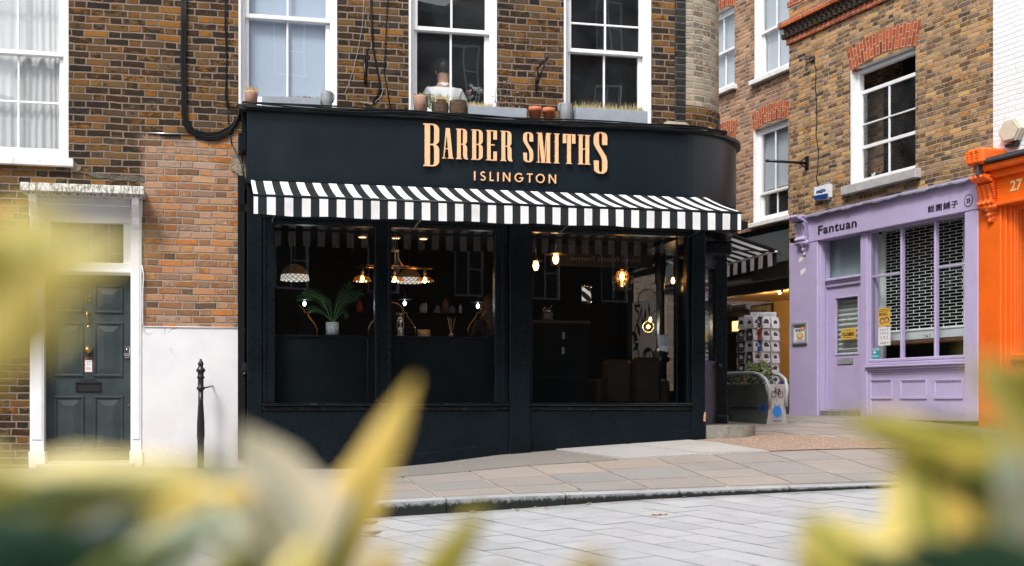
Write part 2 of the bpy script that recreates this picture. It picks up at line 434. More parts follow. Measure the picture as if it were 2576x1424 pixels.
def render_mat():
    t = NT('old_white_render'); P = t.pos(); s = t.n('ShaderNodeSeparateXYZ'); t.set(s.inputs[0], P)
    n = t.noise(P, 2.2, 5); n2 = t.noise(P, 25, 5, .7)
    c = t.mix(t.ss(n, .35, .65), (.70,.69,.715), (.76,.755,.775))
    v = t.n('ShaderNodeTexVoronoi', feature='DISTANCE_TO_EDGE'); t.set(v.inputs['Vector'], t.V('ADD', P, t.V('SCALE', t.noise(P, 3, 4, out=1), .5))); v.inputs['Scale'].default_value = .75
    crack = t.M('MULTIPLY', t.ss(v.outputs['Distance'], .014, .002), t.ss(t.noise(P, 1.3, 2), .47, .6))
    c = t.mix(t.M('MULTIPLY', crack, .75), c, (.22,.21,.20))
    foot = t.M('MULTIPLY', t.ss(t.M('ADD', s.outputs[2], t.M('MULTIPLY', n2, .35)), .80, .42), .6)
    c = t.mix(foot, c, (.36,.33,.28)); chip = t.ss(t.noise(P, 14, 5, .75), .70, .74); c = t.mix(t.M('MULTIPLY', chip, .5), c, (.45,.42,.38))
    return t.fin(c, .75, t.bump(t.M('ADD', n2, t.M('MULTIPLY', crack, -2)), .6, .006), None, .3)
M_render = render_mat()
M_stone = paint('weathered_stone', (.42,.41,.40), .85, .12, 8, .4, 70, dirt=(.16,.15,.13), dirtamt=.6)
M_black = paint('black_shop_paint', (.0038,.0078,.0110), .30, .25, 3, .35, 22, spec=.22, dirt=(.012,.016,.019), dirtamt=.35, dist=.002)
M_sign = paint('black_sign_panel', (.0050,.0110,.0155), .32, .10, 2, .0, 1.5, spec=.42, dist=.0006)
M_blackmetal = paint('black_metal', (.010,.011,.012), .35, .2, 12, .25, 60, spec=.5)
M_lead = paint('lead_flashing', (.10,.115,.12), .55, .25, 6, .6, 14, dirt=(.02,.025,.02), dirtamt=.8, dist=.008)
M_leadblack = paint('black_roof_edge', (.018,.022,.022), .5, .3, 8, .6, 20, dirt=(.10,.11,.10), dirtamt=.5, dist=.006)
M_cable = plain('black_cable', (.006,.007,.008), .55, spec=.2)
M_greycable = plain('grey_cable', (.30,.31,.32), .5)
M_copper = plain('copper_lettering', (.86,.50,.27), .42)
M_lilac = paint('lilac_paint', (.470,.400,.610), .5, .035, 2.5, .2, 40, dirt=(.30,.24,.44), dirtamt=.3)
M_orange = paint('orange_paint', (.82,.135,.010), .42, .05, 3, .2, 30, dirt=(.55,.09,.01), dirtamt=.3)
M_door = paint('blue_green_door_paint', (.030,.044,.047), .42, .22, 4, .2, 40, dirt=(.07,.085,.085), dirtamt=.35)
M_brass = plain('aged_brass', (.42,.27,.10), .35, 1.0)
M_gold = plain('gold', (.80,.48,.20), .28, 1.0)
M_chrome = plain('chrome', (.72,.73,.75), .2, 1.0)
M_terra = paint('terracotta', (.52,.16,.07), .8, .12, 15, .3, 60)
M_terra_old = paint('limed_terracotta', (.47,.27,.20), .85, .12, 15, .4, 60, dirt=(.35,.25,.2), dirtamt=.5)
M_greybox = paint('grey_planter_paint', (.30,.335,.385), .6, .06, 8, .3, 40, dirt=(.2,.22,.25), dirtamt=.4)
M_soil = paint('soil', (.04,.028,.02), .95, .3, 30, .8, 60)
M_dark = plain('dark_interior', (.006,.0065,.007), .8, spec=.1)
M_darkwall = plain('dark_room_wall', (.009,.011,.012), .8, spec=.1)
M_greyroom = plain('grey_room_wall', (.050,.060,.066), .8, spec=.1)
M_blackgloss = paint('worn_black_gloss', (.0045,.0075,.0100), .16, .25, 5, .5, 18, spec=.6, dirt=(.05,.055,.06), dirtamt=.5, dist=.003)
M_screen = paint('blue_black_screen', (.0030,.0060,.0085), .6, .15, 4, .1, 60, spec=.08)
M_glass = glass('window_glass', (.93,.96,.95), 1.0, .0, wave=.0)
M_glass_shop = glass('shop_glass', (.92,.95,.95), .62, .003, 1.5)
M_glass_up = glass('old_window_glass', (.95,.97,.97), 1.25, .060, 1.6, wave=.0013, dcol=(.40,.48,.52))
M_concrete = paint('mossy_concrete', (.25,.24,.21), .9, .2, 7, .7, 50, dirt=(.08,.085,.045), dirtamt=.85)
# ================================================================ GROUND
KY = -3.45                                             # front face of the kerb
HK = [(-9,.10),(-4,.12),(-1.5,.15),(.765,.186),(2.03,.225),(3.21,.239),(4.44,.262),(5.47,.276),(7,.288),(9,.30),(14,.33)]
HR = [(-9,-.06),(-4,-.04),(-1.5,-.005),(.765,.054),(2.03,.109),(3.21,.171),(4.44,.207),(5.47,.234),(7,.268),(9,.285),(14,.31)]
HB = [(-9,.34),(-1,.335),(.3,.305),(1.34,.295),(2.0,.35),(2.7,.435),(3.4,.485),(5,.585),(5.8,.615),(8,.63),(14,.6)]
def Gr(u, y):
    e = interp(u, HR)
    return lerp(e, min(e, -.02), min(1, max(0, (KY-y)/6)))
def Gp(u, y):
    hk, hb = interp(u, HK), interp(u, HB)
    if y <= -.25:
        t = (y-KY)/(-.25-KY); return lerp(hk, hb, max(0, t))
    return lerp(hb, .80, min(1, (y+.25)/3.75)) if u > 4.5 else hb

def slab_mat(name, ramp, rough, jitter=.12, fine=60, bump=.3, stain=(.1,.1,.1), sp=.3, spots=True, gutter=False):
    t = NT(name); g = t.n('ShaderNodeNewGeometry'); P = g.outputs['Position']
    c = t.ramp(g.outputs['Random Per Island'], ramp)
    big = t.noise(P, 1.7, 4); c = t.mix(.6, c, t.mix(1, c, t.ramp(big, [(.3,(1-jitter*1.5,)*3), (.7,(1+jitter*1.5,)*3)]), 'MULTIPLY'))
    nn = t.noise(P, fine, 4, .7); c = t.mix(1, c, t.ramp(nn, [(.3,(1-jitter*2.2,)*3), (.7,(1+jitter*2.0,)*3)]), 'MULTIPLY')
    st = t.noise(t.V('MULTIPLY', P, (1, 3, 1)), 3.1, 6, .7)
    c = t.mix(t.M('MULTIPLY', t.ss(st, .56, .74), .5), c, stain)
    if spots:
        v = t.n('ShaderNodeTexVoronoi'); t.set(v.inputs['Vector'], P); v.inputs['Scale'].default_value = 9
        c = t.mix(t.M('MULTIPLY', t.ss(v.outputs['Distance'], .085, .05), .45), c, (.55,.54,.52))
    if gutter:
        so = t.n('ShaderNodeSeparateXYZ'); t.set(so.inputs[0], t.obj()); f = t.ss(t.M('ADD', so.outputs[1], t.M('MULTIPLY', t.noise(P, 5, 5, .7), .5)), -3.50, -3.12)
        c = t.mix(t.M('MULTIPLY', f, .65), c, (.12,.12,.115))
        gum = t.n('ShaderNodeTexVoronoi'); t.set(gum.inputs['Vector'], P); gum.inputs['Scale'].default_value = 4.5; c = t.mix(t.M('MULTIPLY', t.ss(gum.outputs['Distance'], .075, .05), .35), c, (.16,.165,.17))
        cl = t.noise(P, .8, 5, .65); c = t.mix(t.M('MULTIPLY', t.ss(cl, .5, .7), .28), c, (.24,.25,.26))
    return t.fin(c, rough, t.bump(t.M('ADD', nn, t.M('MULTIPLY', big, 2)), bump, .004), None, sp)
M_paver = slab_mat('granite_pavers', [(0,(.375,.382,.392)),(.5,(.405,.412,.422)),(1,(.350,.357,.367))], .75, .07, 120, .3, (.27,.28,.30), spots=False, gutter=True)
M_flag = slab_mat('york_flagstones', [(0,(.285,.248,.220)),(.25,(.26,.248,.235)),(.5,(.320,.275,.240)),(.75,(.235,.235,.230)),(1,(.300,.250,.212))], .8, .08, 70, .5, (.24,.21,.185))
M_flaglight = slab_mat('pale_flagstones', [(0,(.33,.335,.34)),(1,(.39,.375,.35))], .8, .08, 60, .5, (.30,.29,.28))
M_granite = slab_mat('granite_kerb', [(0,(.31,.32,.33)),(1,(.37,.375,.38))], .75, .2, 150, .6, (.22,.22,.21), spots=False)
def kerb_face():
    t = NT('dark_footed_kerb_face'); P = t.pos(); uv = t.uv(); s = t.n('ShaderNodeSeparateXYZ'); t.set(s.inputs[0], uv)
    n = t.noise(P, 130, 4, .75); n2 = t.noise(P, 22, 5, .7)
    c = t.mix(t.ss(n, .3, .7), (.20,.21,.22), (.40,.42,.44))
    f = t.ss(t.M('ADD', s.outputs[1], t.M('MULTIPLY', n2, -.9)), .52, .18)  # face turns nearly black towards its foot, broken by noise
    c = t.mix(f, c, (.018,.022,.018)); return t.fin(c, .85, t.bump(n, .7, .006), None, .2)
M_kerbf = kerb_face()
M_joint = paint('joint_mortar', (.42,.385,.35), .9, .15, 1.6, .5, 80, dirt=(.03,.03,.025), dirtamt=1.0)
M_roadjoint = paint('road_joint', (.10,.103,.11), .9, .15, 8, .3, 60)
M_asphalt = paint('footway_asphalt', (.205,.19,.17), .9, .30, 90, .9, 160, dirt=(.36,.33,.29), dirtamt=.6, dist=.004)
def aggregate():
    t = NT('exposed_aggregate'); P = t.pos(); v = t.n('ShaderNodeTexVoronoi'); t.set(v.inputs['Vector'], P); v.inputs['Scale'].default_value = 55
    sc = t.n('ShaderNodeSeparateColor'); t.set(sc.inputs[0], v.outputs['Color'])
    c = t.ramp(sc.outputs[0], [(0,(.30,.17,.11)),(.3,(.42,.27,.19)),(.55,(.50,.36,.26)),(.8,(.22,.20,.19)),(1,(.66,.60,.52))])
    c = t.mix(t.ss(v.outputs['Distance'], .3, .65), c, (.25,.17,.125)); return t.fin(c, .8, t.bump(v.outputs['Distance'], .8, -.008))
M_aggr = aggregate()

def sheet(name, u0, u1, y0, y1, hf, mat, nu, nv, dz=0, label=None):
    mb = MB()
    def fn(a, b):
        u, y = lerp(u0, u1, a), lerp(y0, y1, b); return (u, y, hf(u, y)+dz)
    mb.grid(fn, nu, nv, 0, False)
    return mb.build(name, mat, None, F, (0, 0, 0), kind='structure')
# the wide ground everything stands on, out to the horizon
mb = MB(); mb.face([(-400,-400,-.30),(400,-400,-.30),(400,400,-.30),(-400,400,-.30)])
mb.build('ground', paint('distant_ground', (.16,.16,.155), .9, .1, .5, .2, 10), kind='structure')
sheet('road', -22, 30, -24, KY+.02, Gr, M_roadjoint, 40, 30, -.004)

# road pavers, in a running bond laid askew
mb = MB(); ang = math.atan2(-2.53, 1.345)
dx, dy = cos(ang), sin(ang); ex, ey = -dy, dx
PWd, PLn = .26, .42; J = .0035
for i in range(-60, 66):
    off = (i % 2)*.5*PLn
    for j in range(-50, 50):
        a0, b0 = j*PLn+off, i*PWd
        cs = [(a0+J, b0+J), (a0+PLn-J, b0+J), (a0+PLn-J, b0+PWd-J), (a0+J, b0+PWd-J)]
        wl = [(.6+dx*a+ex*b, 8.4+dy*a+ey*b) for a, b in cs]
        L = [F.L(*w) for w in wl]
        if max(l[1] for l in L) > KY-.005:
            # trim against the kerb
            if min(l[1] for l in L) > KY-.02: continue
            poly = []
            for k in range(4):
                p, q = L[k], L[(k+1) % 4]
                if p[1] <= KY-.005: poly.append(p)
                if (p[1] <= KY-.005) != (q[1] <= KY-.005):
                    tt = (KY-.005-p[1])/(q[1]-p[1]); poly.append((p[0]+(q[0]-p[0])*tt, KY-.005))
            L = poly
        if len(L) < 3: continue
        cu = sum(l[0] for l in L)/len(L); cy = sum(l[1] for l in L)/len(L)
        if not (-9 < cu < 13 and cy > -11): continue
        dzz = random.uniform(0, .0025)
        if area(L) < 0: L = L[::-1]
        mb.face([(l[0], l[1], Gr(l[0], l[1])+dzz) for l in L])
mb.build('road_pavers', M_paver, None, F, (0, 0, 0), kind='structure')

# kerb stones
mb = MB(); u = -9.0; bd = []
while u < 14:
    ln = random.uniform(.85, 1.15) if not 0 < u < 6 else 1.02
    bd.append((u, u+ln)); u += ln
for a, b in bd:
    n = 5; g = .004
    for k in range(n):
        p, q = lerp(a+g, b-g, k/n), lerp(a+g, b-g, (k+1)/n)
        hp, hq, rp, rq = interp(p, HK), interp(q, HK), interp(p, HR)-.02, interp(q, HR)-.02
        mb.face([(p,KY+.022,hp),(q,KY+.022,hq),(q,KY+.15,hq+.003),(p,KY+.15,hp+.003)], 0)
        mb.face([(p,KY,hp-.009),(q,KY,hq-.009),(q,KY+.022,hq),(p,KY+.022,hp)], 0)
        mb.face([(p,KY,rp),(q,KY,rq),(q,KY,hq-.009),(p,KY,hp-.009)], 1, [(p,0),(q,0),(q,1),(p,1)])
    for e in (a+g, b-g):
        mb.face([(e,KY,interp(e,HR)-.02),(e,KY+.15,interp(e,HR)-.02),(e,KY+.15,interp(e,HK)),(e,KY,interp(e,HK)-.018)], 1)
mb.box(-9, 14, KY+.01, KY+.14, -.2, -.05, 1)
mb.build('kerb', [M_granite, M_kerbf], None, F, (0, 0, 0), kind='structure')

# pavement: base sheet of mortar, then the separate stones
sheet('pavement_base', -9, 16, KY+.155, 9, lambda u, y: Gp(u, y)-.010, M_joint, 60, 40)
flags = MB(); light = MB()
def slab(mb, L, dz=0, m=0, tilt=.0025):
    if area(L) < 0: L = L[::-1]
    t1, t2 = random.uniform(-tilt, tilt), random.uniform(-tilt, tilt)
    cu = sum(p[0] for p in L)/len(L); cy = sum(p[1] for p in L)/len(L)
    top = [(p[0], p[1], Gp(p[0], p[1])+dz+(p[0]-cu)*t1+(p[1]-cy)*t2) for p in L]
    i = len(mb.v); n = len(L)
    mb.mesh(top+[(p[0], p[1], p[2]-.03) for p in top], [tuple(range(n))]+[(k, k+n, (k+1) % n+n, (k+1) % n) for k in range(n)], m, False)
def inset(L, g):
    cu = sum(p[0] for p in L)/len(L); cy = sum(p[1] for p in L)/len(L)
    r = []
    for p in L:
        d = math.hypot(p[0]-cu, p[1]-cy); k = 1-g*1.6/d
        r.append((cu+(p[0]-cu)*k+random.uniform(-.004,.004), cy+(p[1]-cy)*k+random.uniform(-.004,.004)))
    # bow the edges a little so that they are not ruled lines
    o = []
    for a, b in zip(r, r[1:]+r[:1]):
        for k in range(3):
            t = k/3; j = 0 if k == 0 else random.uniform(-.004, .004)
            o.append((lerp(a[0], b[0], t)+j, lerp(a[1], b[1], t)+j))
    return o
YB = -1.36                                             # back line of the kerbside flags
u = -9.0
while u < 15:
    w = random.uniform(.56, .74); y = KY+.155
    cuts = [y]
    while cuts[-1] < YB-.75: cuts.append(cuts[-1]+random.uniform(.42, .85))
    if YB-cuts[-1] < .3: cuts[-1] = YB
    else: cuts.append(YB)
    for a, b in zip(cuts, cuts[1:]):
        slab(flags, inset([(u, a), (u+w, a), (u+w, b), (u, b)], .011))
    u += w
# back strip beside the shop: asphalt ramp, two pale slabs, then pebbles in concrete
mb = MB()
poly_as = [(-9, YB), (3.72, YB), (3.30, -.26), (-9, -.26)]
def fa(a, b):
    y = lerp(YB, -.20, b); u1 = lerp(3.74, 3.28, b); u = lerp(-9, u1, a); return (u, y, Gp(u, y)+.002)
mb.grid(fa, 60, 6, 0, False); mb.build('asphalt_footway', M_asphalt, None, F, (0, 0, 0), kind='structure')
slab(light, inset([(3.76, YB+.03), (4.62, YB+.02), (4.12, -.26), (3.31, -.26)], .004), .012, 0)
slab(light, inset([(4.64, YB+.08), (5.35, YB+.02), (5.10, -.62), (4.86, -.26), (4.15, -.26)], .004), .010, 0)
slab(light, inset([(4.66, YB+.01), (5.36, YB+.0), (5.35, YB+.03), (4.66, YB+.06)], .002), .004, 0)
light.build('pale_pavement_slabs', M_flaglight, None, F, (0, 0, 0), kind='structure')
mb = MB()
ag = [(5.38, YB+.02), (7.05, YB+.03), (7.2, YB+.16), (6.05, .25), (5.3, -.25), (4.93, -.30), (5.14, -.62)]
ac = (sum(p[0] for p in ag)/len(ag), sum(p[1] for p in ag)/len(ag)); ed = []
for p, q in zip(ag, ag[1:]+ag[:1]): ed += [(lerp(p[0], q[0], k/6), lerp(p[1], q[1], k/6)) for k in range(6)]
rg = [[(lerp(ac[0], e[0], r_), lerp(ac[1], e[1], r_)) for e in ed] for r_ in (.02, .2, .4, .6, .8, 1)]
for A_, B_ in zip(rg, rg[1:]):
    for k in range(len(ed)):
        j_ = (k+1) % len(ed); Q = [A_[k], B_[k], B_[j_], A_[j_]]
        if area(Q) < 0: Q = Q[::-1]
        mb.face([(p[0], p[1], Gp(p[0], p[1])+.003) for p in Q])
mb.build('pebble_concrete', M_aggr, None, F, (0, 0, 0), kind='structure')
# flags of the passage
for jx in range(26):
    y = YB+.02; u0 = 0
uu = 6.0
for row in range(16):
    y0 = YB+.02+row*.62; y1 = y0+.62; u = 4.9+random.uniform(0, .5)
    while u < 15:
        w = random.uniform(.6, 1.15); q = [(u, y0), (u+w, y0), (u+w, y1), (u, y1)]
        cu, cy = u+w/2, (y0+y1)/2
        # keep clear of the pebble patch and of the building
        edge = 7.2 if cy < -.75 else (6.75 if cy < -.2 else (6.35 if cy < .4 else 5.75))
        if cu-w/2 < edge:
            if cu+w/2 > edge+.15: q = [(edge, y0), (u+w, y0), (u+w, y1), (edge-.12, y1)]
            else: u += w; continue
        slab(flags, inset(q, .008), 0, 0, .003); u += w
flags.build('pavement', M_flag, None, F, (0, 0, 0), kind='structure')

# ================================================================ FACADE WALLS
def wall_cells(mb, x0, x1, z0, z1, holes, y=0.0, m=0):
    xs = sorted({x0, x1, *[min(max(h[k], x0), x1) for h in holes for k in (0, 1)]})
    zs = sorted({z0, z1, *[min(max(h[k], z0), z1) for h in holes for k in (2, 3)]})
    for a, b in zip(xs, xs[1:]):
        for c, d in zip(zs, zs[1:]):
            cx, cz = (a+b)/2, (c+d)/2
            if any(h[0] < cx < h[1] and h[2] < cz < h[3] for h in holes): continue
            mb.face([(a, y, c), (b, y, c), (b, y, d), (a, y, d)], m)
def reveals(mb, hole, y0, y1, m, sides='lrtb'):
    a, b, c, d = hole
    if 'l' in sides: mb.face([(a,y0,c),(a,y0,d),(a,y1,d),(a,y1,c)], m)
    if 'r' in sides: mb.face([(b,y0,c),(b,y1,c),(b,y1,d),(b,y0,d)], m)
    if 't' in sides: mb.face([(a,y0,d),(b,y0,d),(b,y1,d),(a,y1,d)], m)
    if 'b' in sides: mb.face([(a,y0,c),(a,y1,c),(b,y1,c),(b,y0,c)], m)

def sash(parent, hole, yf, rail, ucols=(.5,), lcols=(.5,), urows=(), lrows=(), mat=None, fw=.055, low_open=0, bar=.022, lab=None,
         gl=None, sill=None, glz=.0, sw=.045, railh=.045):
    """box sash window: hole=(u0,u1,z0,z1); returns the window part. upper sash in front of the lower"""
    mat = mat or M_white; gl = gl or M_glass_up
    a, b, c, d = hole; mb = MB()
    mb.box(a, a+fw, yf, yf+.10, c, d, bev=.004); mb.box(b-fw, b, yf, yf+.10, c, d, bev=.004)
    mb.box(a+fw, b-fw, yf, yf+.10, d-fw, d, bev=.004); mb.box(a+fw, b-fw, yf-.01, yf+.10, c, c+.05, bev=.004)
    w = mb.build('window', mat, parent)
    if lab: w['label'] = lab
    def leaf(z0, z1, y, cols, rows, nm, bot, top):
        x0, x1 = a+fw, b-fw; m2 = MB(); m2.box(x0, x0+sw, y, y+.04, z0, z1, bev=.004); m2.box(x1-sw, x1, y, y+.04, z0, z1, bev=.004)
        m2.box(x0+sw, x1-sw, y, y+.04, z0, z0+bot, bev=.004); m2.box(x0+sw, x1-sw, y, y+.04, z1-top, z1, bev=.004)
        ix0, ix1, iz0, iz1 = x0+sw, x1-sw, z0+bot, z1-top
        for f in cols: xx = lerp(ix0, ix1, f); m2.box(xx-bar/2, xx+bar/2, y+.006, y+.034, iz0, iz1, bev=.003)
        for f in rows: zz = lerp(iz0, iz1, f); m2.box(ix0, ix1, y+.009, y+.031, zz-bar/2, zz+bar/2, bev=.003)
        m2.build(nm, mat, w)
        g = MB(); g.face([(ix0,y+.02,iz0),(ix1,y+.02,iz0),(ix1,y+.02,iz1),(ix0,y+.02,iz1)]); g.build('pane', gl, w)
    leaf(rail-railh/2, d-fw, yf+.012, ucols, urows, 'upper_sash', railh, .05)
    leaf(c+.05+low_open, rail+railh/2+low_open, yf+.055, lcols, lrows, 'lower_sash', .07, railh)
    return w

# --- openings of the brick wall (y = 0 in the frame F)
ZT = 6.6
def hole(pxl, pxr, zb, zt): return (F.u(pxl), F.u(pxr), zb, zt)
zL = F.z(90, 397)                                 # bottom of the left window
hL = (F.u(172)-1.45, F.u(172), zL, zL+2.35)
zS = 4.165
h1 = hole(603, 845, zS, 6.2); h2 = hole(1031, 1247, zS-.02, 6.2); h3 = hole(1421, 1635, zS, 6.2)
hD = (F.u(76), F.u(357), .33, F.z(200, 487))      # opening of the front door case
US = F.u(603)                                     # where the shop begins
URX, RR = 4.90, .66                               # start and radius of the rounded corner

house = thing('brick_house', 'brown brick house with the blue green panelled front door and white lower wall', 'house', F, (-3.0, 0, .33))
mb = MB(); wall_cells(mb, -9, US, .0, ZT, [hL, hD], 0, 0)
mb.face([(-9,0,0),(-9,0,ZT),(-9,4,ZT),(-9,4,0)], 0)
mb.build('wall', M_brick, house)
mb = MB(); pl_t = F.z(490, 822)
mb.box(F.u(357)+.002, US+.055, -.022, 0.02, .20, pl_t, bev=.008); mb.build('plinth', M_render, house)
rv = MB(); reveals(rv, hL, 0, .12, 0, 'lrt'); rv.build('reveal', M_white, house)
wL = sash(house, hL, .06, F.z(80, 128), (.18,.585) if False else (.36,.68), (.36,.68), (.5,), (.5,))
mb = MB(); mb.box(hL[0]-.05, hL[1]+.055, -.07, .08, zL-.085, zL-.004, bev=.006); mb.build('sill', M_white_old, wL)
# net curtain
def curtain(parent, x0, x1, z0, z1, y, mat, folds=14, amp=.02, name='curtain'):
    mb = MB()
    def fn(a, b):
        x = lerp(x0, x1, a); return (x+.01*sin(b*3+a*11), y+amp*sin(a*folds*2*pi+sin(a*9)*2.6+sin(a*23)*1.1+.5*sin(b*2+a*5))*(.35+.35*(1-b))*(.6+.5*sin(a*13)**2)+.006*sin(a*47+b), lerp(z0, z1, b))
    mb.grid(fn, folds*8, 6, 0, True); return mb.build(name, mat, parent)
def cloth_mat(name, col, trans=.5):
    t = NT(name); d = t.n('ShaderNodeBsdfDiffuse'); t.set(d.inputs[0], col); tr = t.n('ShaderNodeBsdfTranslucent'); t.set(tr.inputs[0], col)
    m = t.n('ShaderNodeMixShader'); m.inputs[0].default_value = trans; t.t.links.new(d.outputs[0], m.inputs[1]); t.t.links.new(tr.outputs[0], m.inputs[2])
    t.t.links.new(m.outputs[0], t.out.inputs[0]); return t.mat
M_net = cloth_mat('net_curtain', (.93,.93,.94), .3)
curtain(house, hL[0]+.03, hL[0]+.70, zL+.02, hL[3], .22, M_net, 9)
curtain(house, hL[0]+.66, hL[1]-.02, zL+.02, hL[3], .20, M_net, 9)

corner = thing('corner_building', 'brown brick corner building with three white sash windows above the black barber shopfront', 'building', F, (2.5, 0, .4))
mb = MB(); wall_cells(mb, US+.001, URX, 3.29, ZT, [h1, h2, h3], 0, 0)
mb.build('wall', M_brick, corner)
# rounded corner, bricks smaller and paler, bottom two courses dark
def rounded(mb, z0, z1, r, m, n=24, du=0):
    cx, cy = URX, RR
    for i in range(n):
        a0, a1 = R(-90+90*i/n), R(-90+90*(i+1)/n)
        p, q = (cx+r*cos(a0), cy+r*sin(a0)), (cx+r*cos(a1), cy+r*sin(a1))
        u0, u1 = URX+r*pi/2*i/n, URX+r*pi/2*(i+1)/n
        mb.face([(p[0],p[1],z0),(q[0],q[1],z0),(q[0],q[1],z1),(p[0],p[1],z1)], m, [(u0,z0),(u1,z0),(u1,z1),(u0,z1)], True)
rc = MB(); rounded(rc, 4.42, ZT, RR, 0); rc.build('rounded_corner', M_brick_round, corner)
rc = MB(); rounded(rc, 3.29, 4.42, RR+.012, 0)
rc.build('rounded_corner_foot', M_brick, corner)
mb = MB(); mb.box(URX-.10, URX+.03, -.012, .02, 4.0, ZT, 0)
mb.build('soot_strip', brick('sooty_corner_brick', [(0,(.035,.038,.036)),(1,(.02,.022,.022))], (.11,.10,.09), sootamt=.7, P=.30, L=.17, joint=.013), corner)
mb = MB(); mb.face([(URX+RR,RR,3.4),(URX+RR,9,3.4),(URX+RR,9,ZT),(URX+RR,RR,ZT)]); mb.build('side_wall', M_brick, corner)
rv = MB()
for h in (h1, h2, h3): reveals(rv, h, -.006, .13, 0, 'lrt')
for h in (h1, h2, h3):
    for s, x in ((1, h[0]), (-1, h[1])): rv.box(x-.012 if s > 0 else x-.010, x+.010 if s > 0 else x+.012, -.008, .0, h[2], h[3])
rv.build('painted_reveal', M_white, corner)
w1 = sash(corner, h1, .075, F.z(715, 46, .1), (.5,), (.5,), (), (), lab='white sash window over a drawn pale blue blind')
w2 = sash(corner, h2, .075, F.z(1125, 76, .1), (.5,), (.5,), (), (), lab='white sash window with a person standing behind it')
w3 = sash(corner, h3, .075, F.z(1510, 131, .1), (.5,), (.5,), (.265,), (), lab='white sash window of six dark panes')
for h, w_ in ((h1, w1), (h2, w2), (h3, w3)):
    mb = MB(); mb.box(h[0]+.0, h[1]-.0, -.03, .08, h[2]-.05, h[2]-.003, bev=.005); mb.build('sill', M_white_old, w_)
# room behind the upper windows
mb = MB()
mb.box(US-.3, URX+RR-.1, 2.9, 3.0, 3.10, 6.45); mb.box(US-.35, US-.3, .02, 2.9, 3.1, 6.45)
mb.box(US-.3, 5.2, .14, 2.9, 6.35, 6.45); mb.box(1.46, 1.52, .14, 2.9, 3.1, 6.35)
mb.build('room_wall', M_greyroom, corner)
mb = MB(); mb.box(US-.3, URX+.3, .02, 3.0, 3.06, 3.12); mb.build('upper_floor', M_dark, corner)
mb = MB(); mb.box(h1[0]+.05, h1[1]-.05, .19, .195, h1[2]+.02, h1[3]-.02)
mb.build('blind', cloth_mat('pale_blue_blind', (.60,.69,.84), .1), corner)
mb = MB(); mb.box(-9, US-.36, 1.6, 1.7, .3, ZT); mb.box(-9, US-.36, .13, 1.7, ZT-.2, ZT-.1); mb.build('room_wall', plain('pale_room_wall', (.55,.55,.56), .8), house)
# roofs and the upper part out of sight
mb = MB(); mb.box(-9, URX+RR, -.02, 9, ZT, ZT+.15); mb.build('roof', M_lead, corner)

# --- left front door (number 12)
xa, xb = F.u(112, .12), F.u(329, .12)
zd0, zd1 = .395, F.z(220, 692, .12)
dr = MB(); wd = xb-xa
dr.box(xa, xb, .12, .165, zd0, zd1, bev=.004)
def dpan(px0, py0, px1, py1):
    x0, x1 = F.u(px0, .12), F.u(px1, .12); z1, z0 = F.z((px0+px1)/2, py0, .12), F.z((px0+px1)/2, py1, .12); t = .028
    for (a, b, c, d) in ((x0,x1,z0,z0+t),(x0,x1,z1-t,z1),(x0,x0+t,z0+t,z1-t),(x1-t,x1,z0+t,z1-t)): dr.box(a, b, .104, .122, c, d, bev=.007)
    i0, i1, j0, j1 = x0+t+.012, x1-t-.012, z0+t+.012, z1-t-.012; s = .062
    o = [(i0,j0),(i1,j0),(i1,j1),(i0,j1)]; n = [(i0+s,j0+s),(i1-s,j0+s),(i1-s,j1-s),(i0+s,j1-s)]
    dr.face([(p[0],.108,p[1]) for p in n])
    for k in range(4):
        p, q, r_, t_ = o[k], o[(k+1)%4], n[(k+1)%4], n[k]
        dr.face([(p[0],.1195,p[1]),(q[0],.1195,q[1]),(r_[0],.108,r_[1]),(t_[0],.108,t_[1])])
# crop scale: D = 67.1 + cx*.2637 ; y = 670.8 + cy*.2637
def dc(cx, cy): return (67.1+cx*.2637, 670.8+cy*.2637)
for r_ in ((258,172,545,440),(638,172,920,446),(255,527,545,1050),(636,527,920,1052),(258,1232,548,1750),(638,1232,922,1750)):
    dpan(*dc(r_[0], r_[1]), *dc(r_[2], r_[3]))
front_door = dr.build('front_door', M_door, house)
fd = front_door
def fz(cx, cy, y=.1): p = dc(cx, cy); return F.p(p[0], p[1], y)
mb = MB(); u, z = fz(587, 330); mb.text('12', u, z, .062, .108, .119, bold=.03, align='CENTER', sx=.8); mb.build('house_number', M_brass, fd)
mb = MB(); u, z = fz(586, 795); mb.lathe(u, z, [(.0,.045),(.012,.046),(.020,.052),(.036,.066),(.040,.078),(.036,.09),(.022,.10),(.02,.119)], 20, axis='y'); mb.build('door_knob', M_brass, fd)
mb = MB(); u, z = fz(586, 570); mb.lathe(u, z, [(.0,.112),(.010,.112),(.012,.119)], 14, axis='y'); mb.build('key_hole', M_chrome, fd)
mb = MB(); u, z = fz(586, 490)
mb.tube([(u-.004,.119,z+.062),(u-.006,.085,z+.058),(u-.010,.072,z+.03),(u-.010,.070,z),(u-.002,.075,z-.03),(u+.01,.09,z-.045),(u+.005,.105,z-.048)], .01, 8, rs=[.013,.014,.011,.009,.010,.014,.012])
mb.lathe(u+.002, z+.055, [(0,.100),(.014,.102),(.02,.119)], 14, axis='y'); mb.lathe(u+.004, z-.045, [(0,.105),(.012,.107),(.015,.119)], 14, axis='y'); mb.build('door_knocker', M_brass, fd)
mb = MB(); (u0, z1), (u1, z0) = fz(466, 1100), fz(711, 1196)
t = .02
for q in ((u0,u1,z0,z0+t),(u0,u1,z1-t,z1),(u0,u0+t,z0+t,z1-t),(u1-t,u1,z0+t,z1-t)): mb.box(q[0],q[1],.108,.121,q[2],q[3], bev=.004)
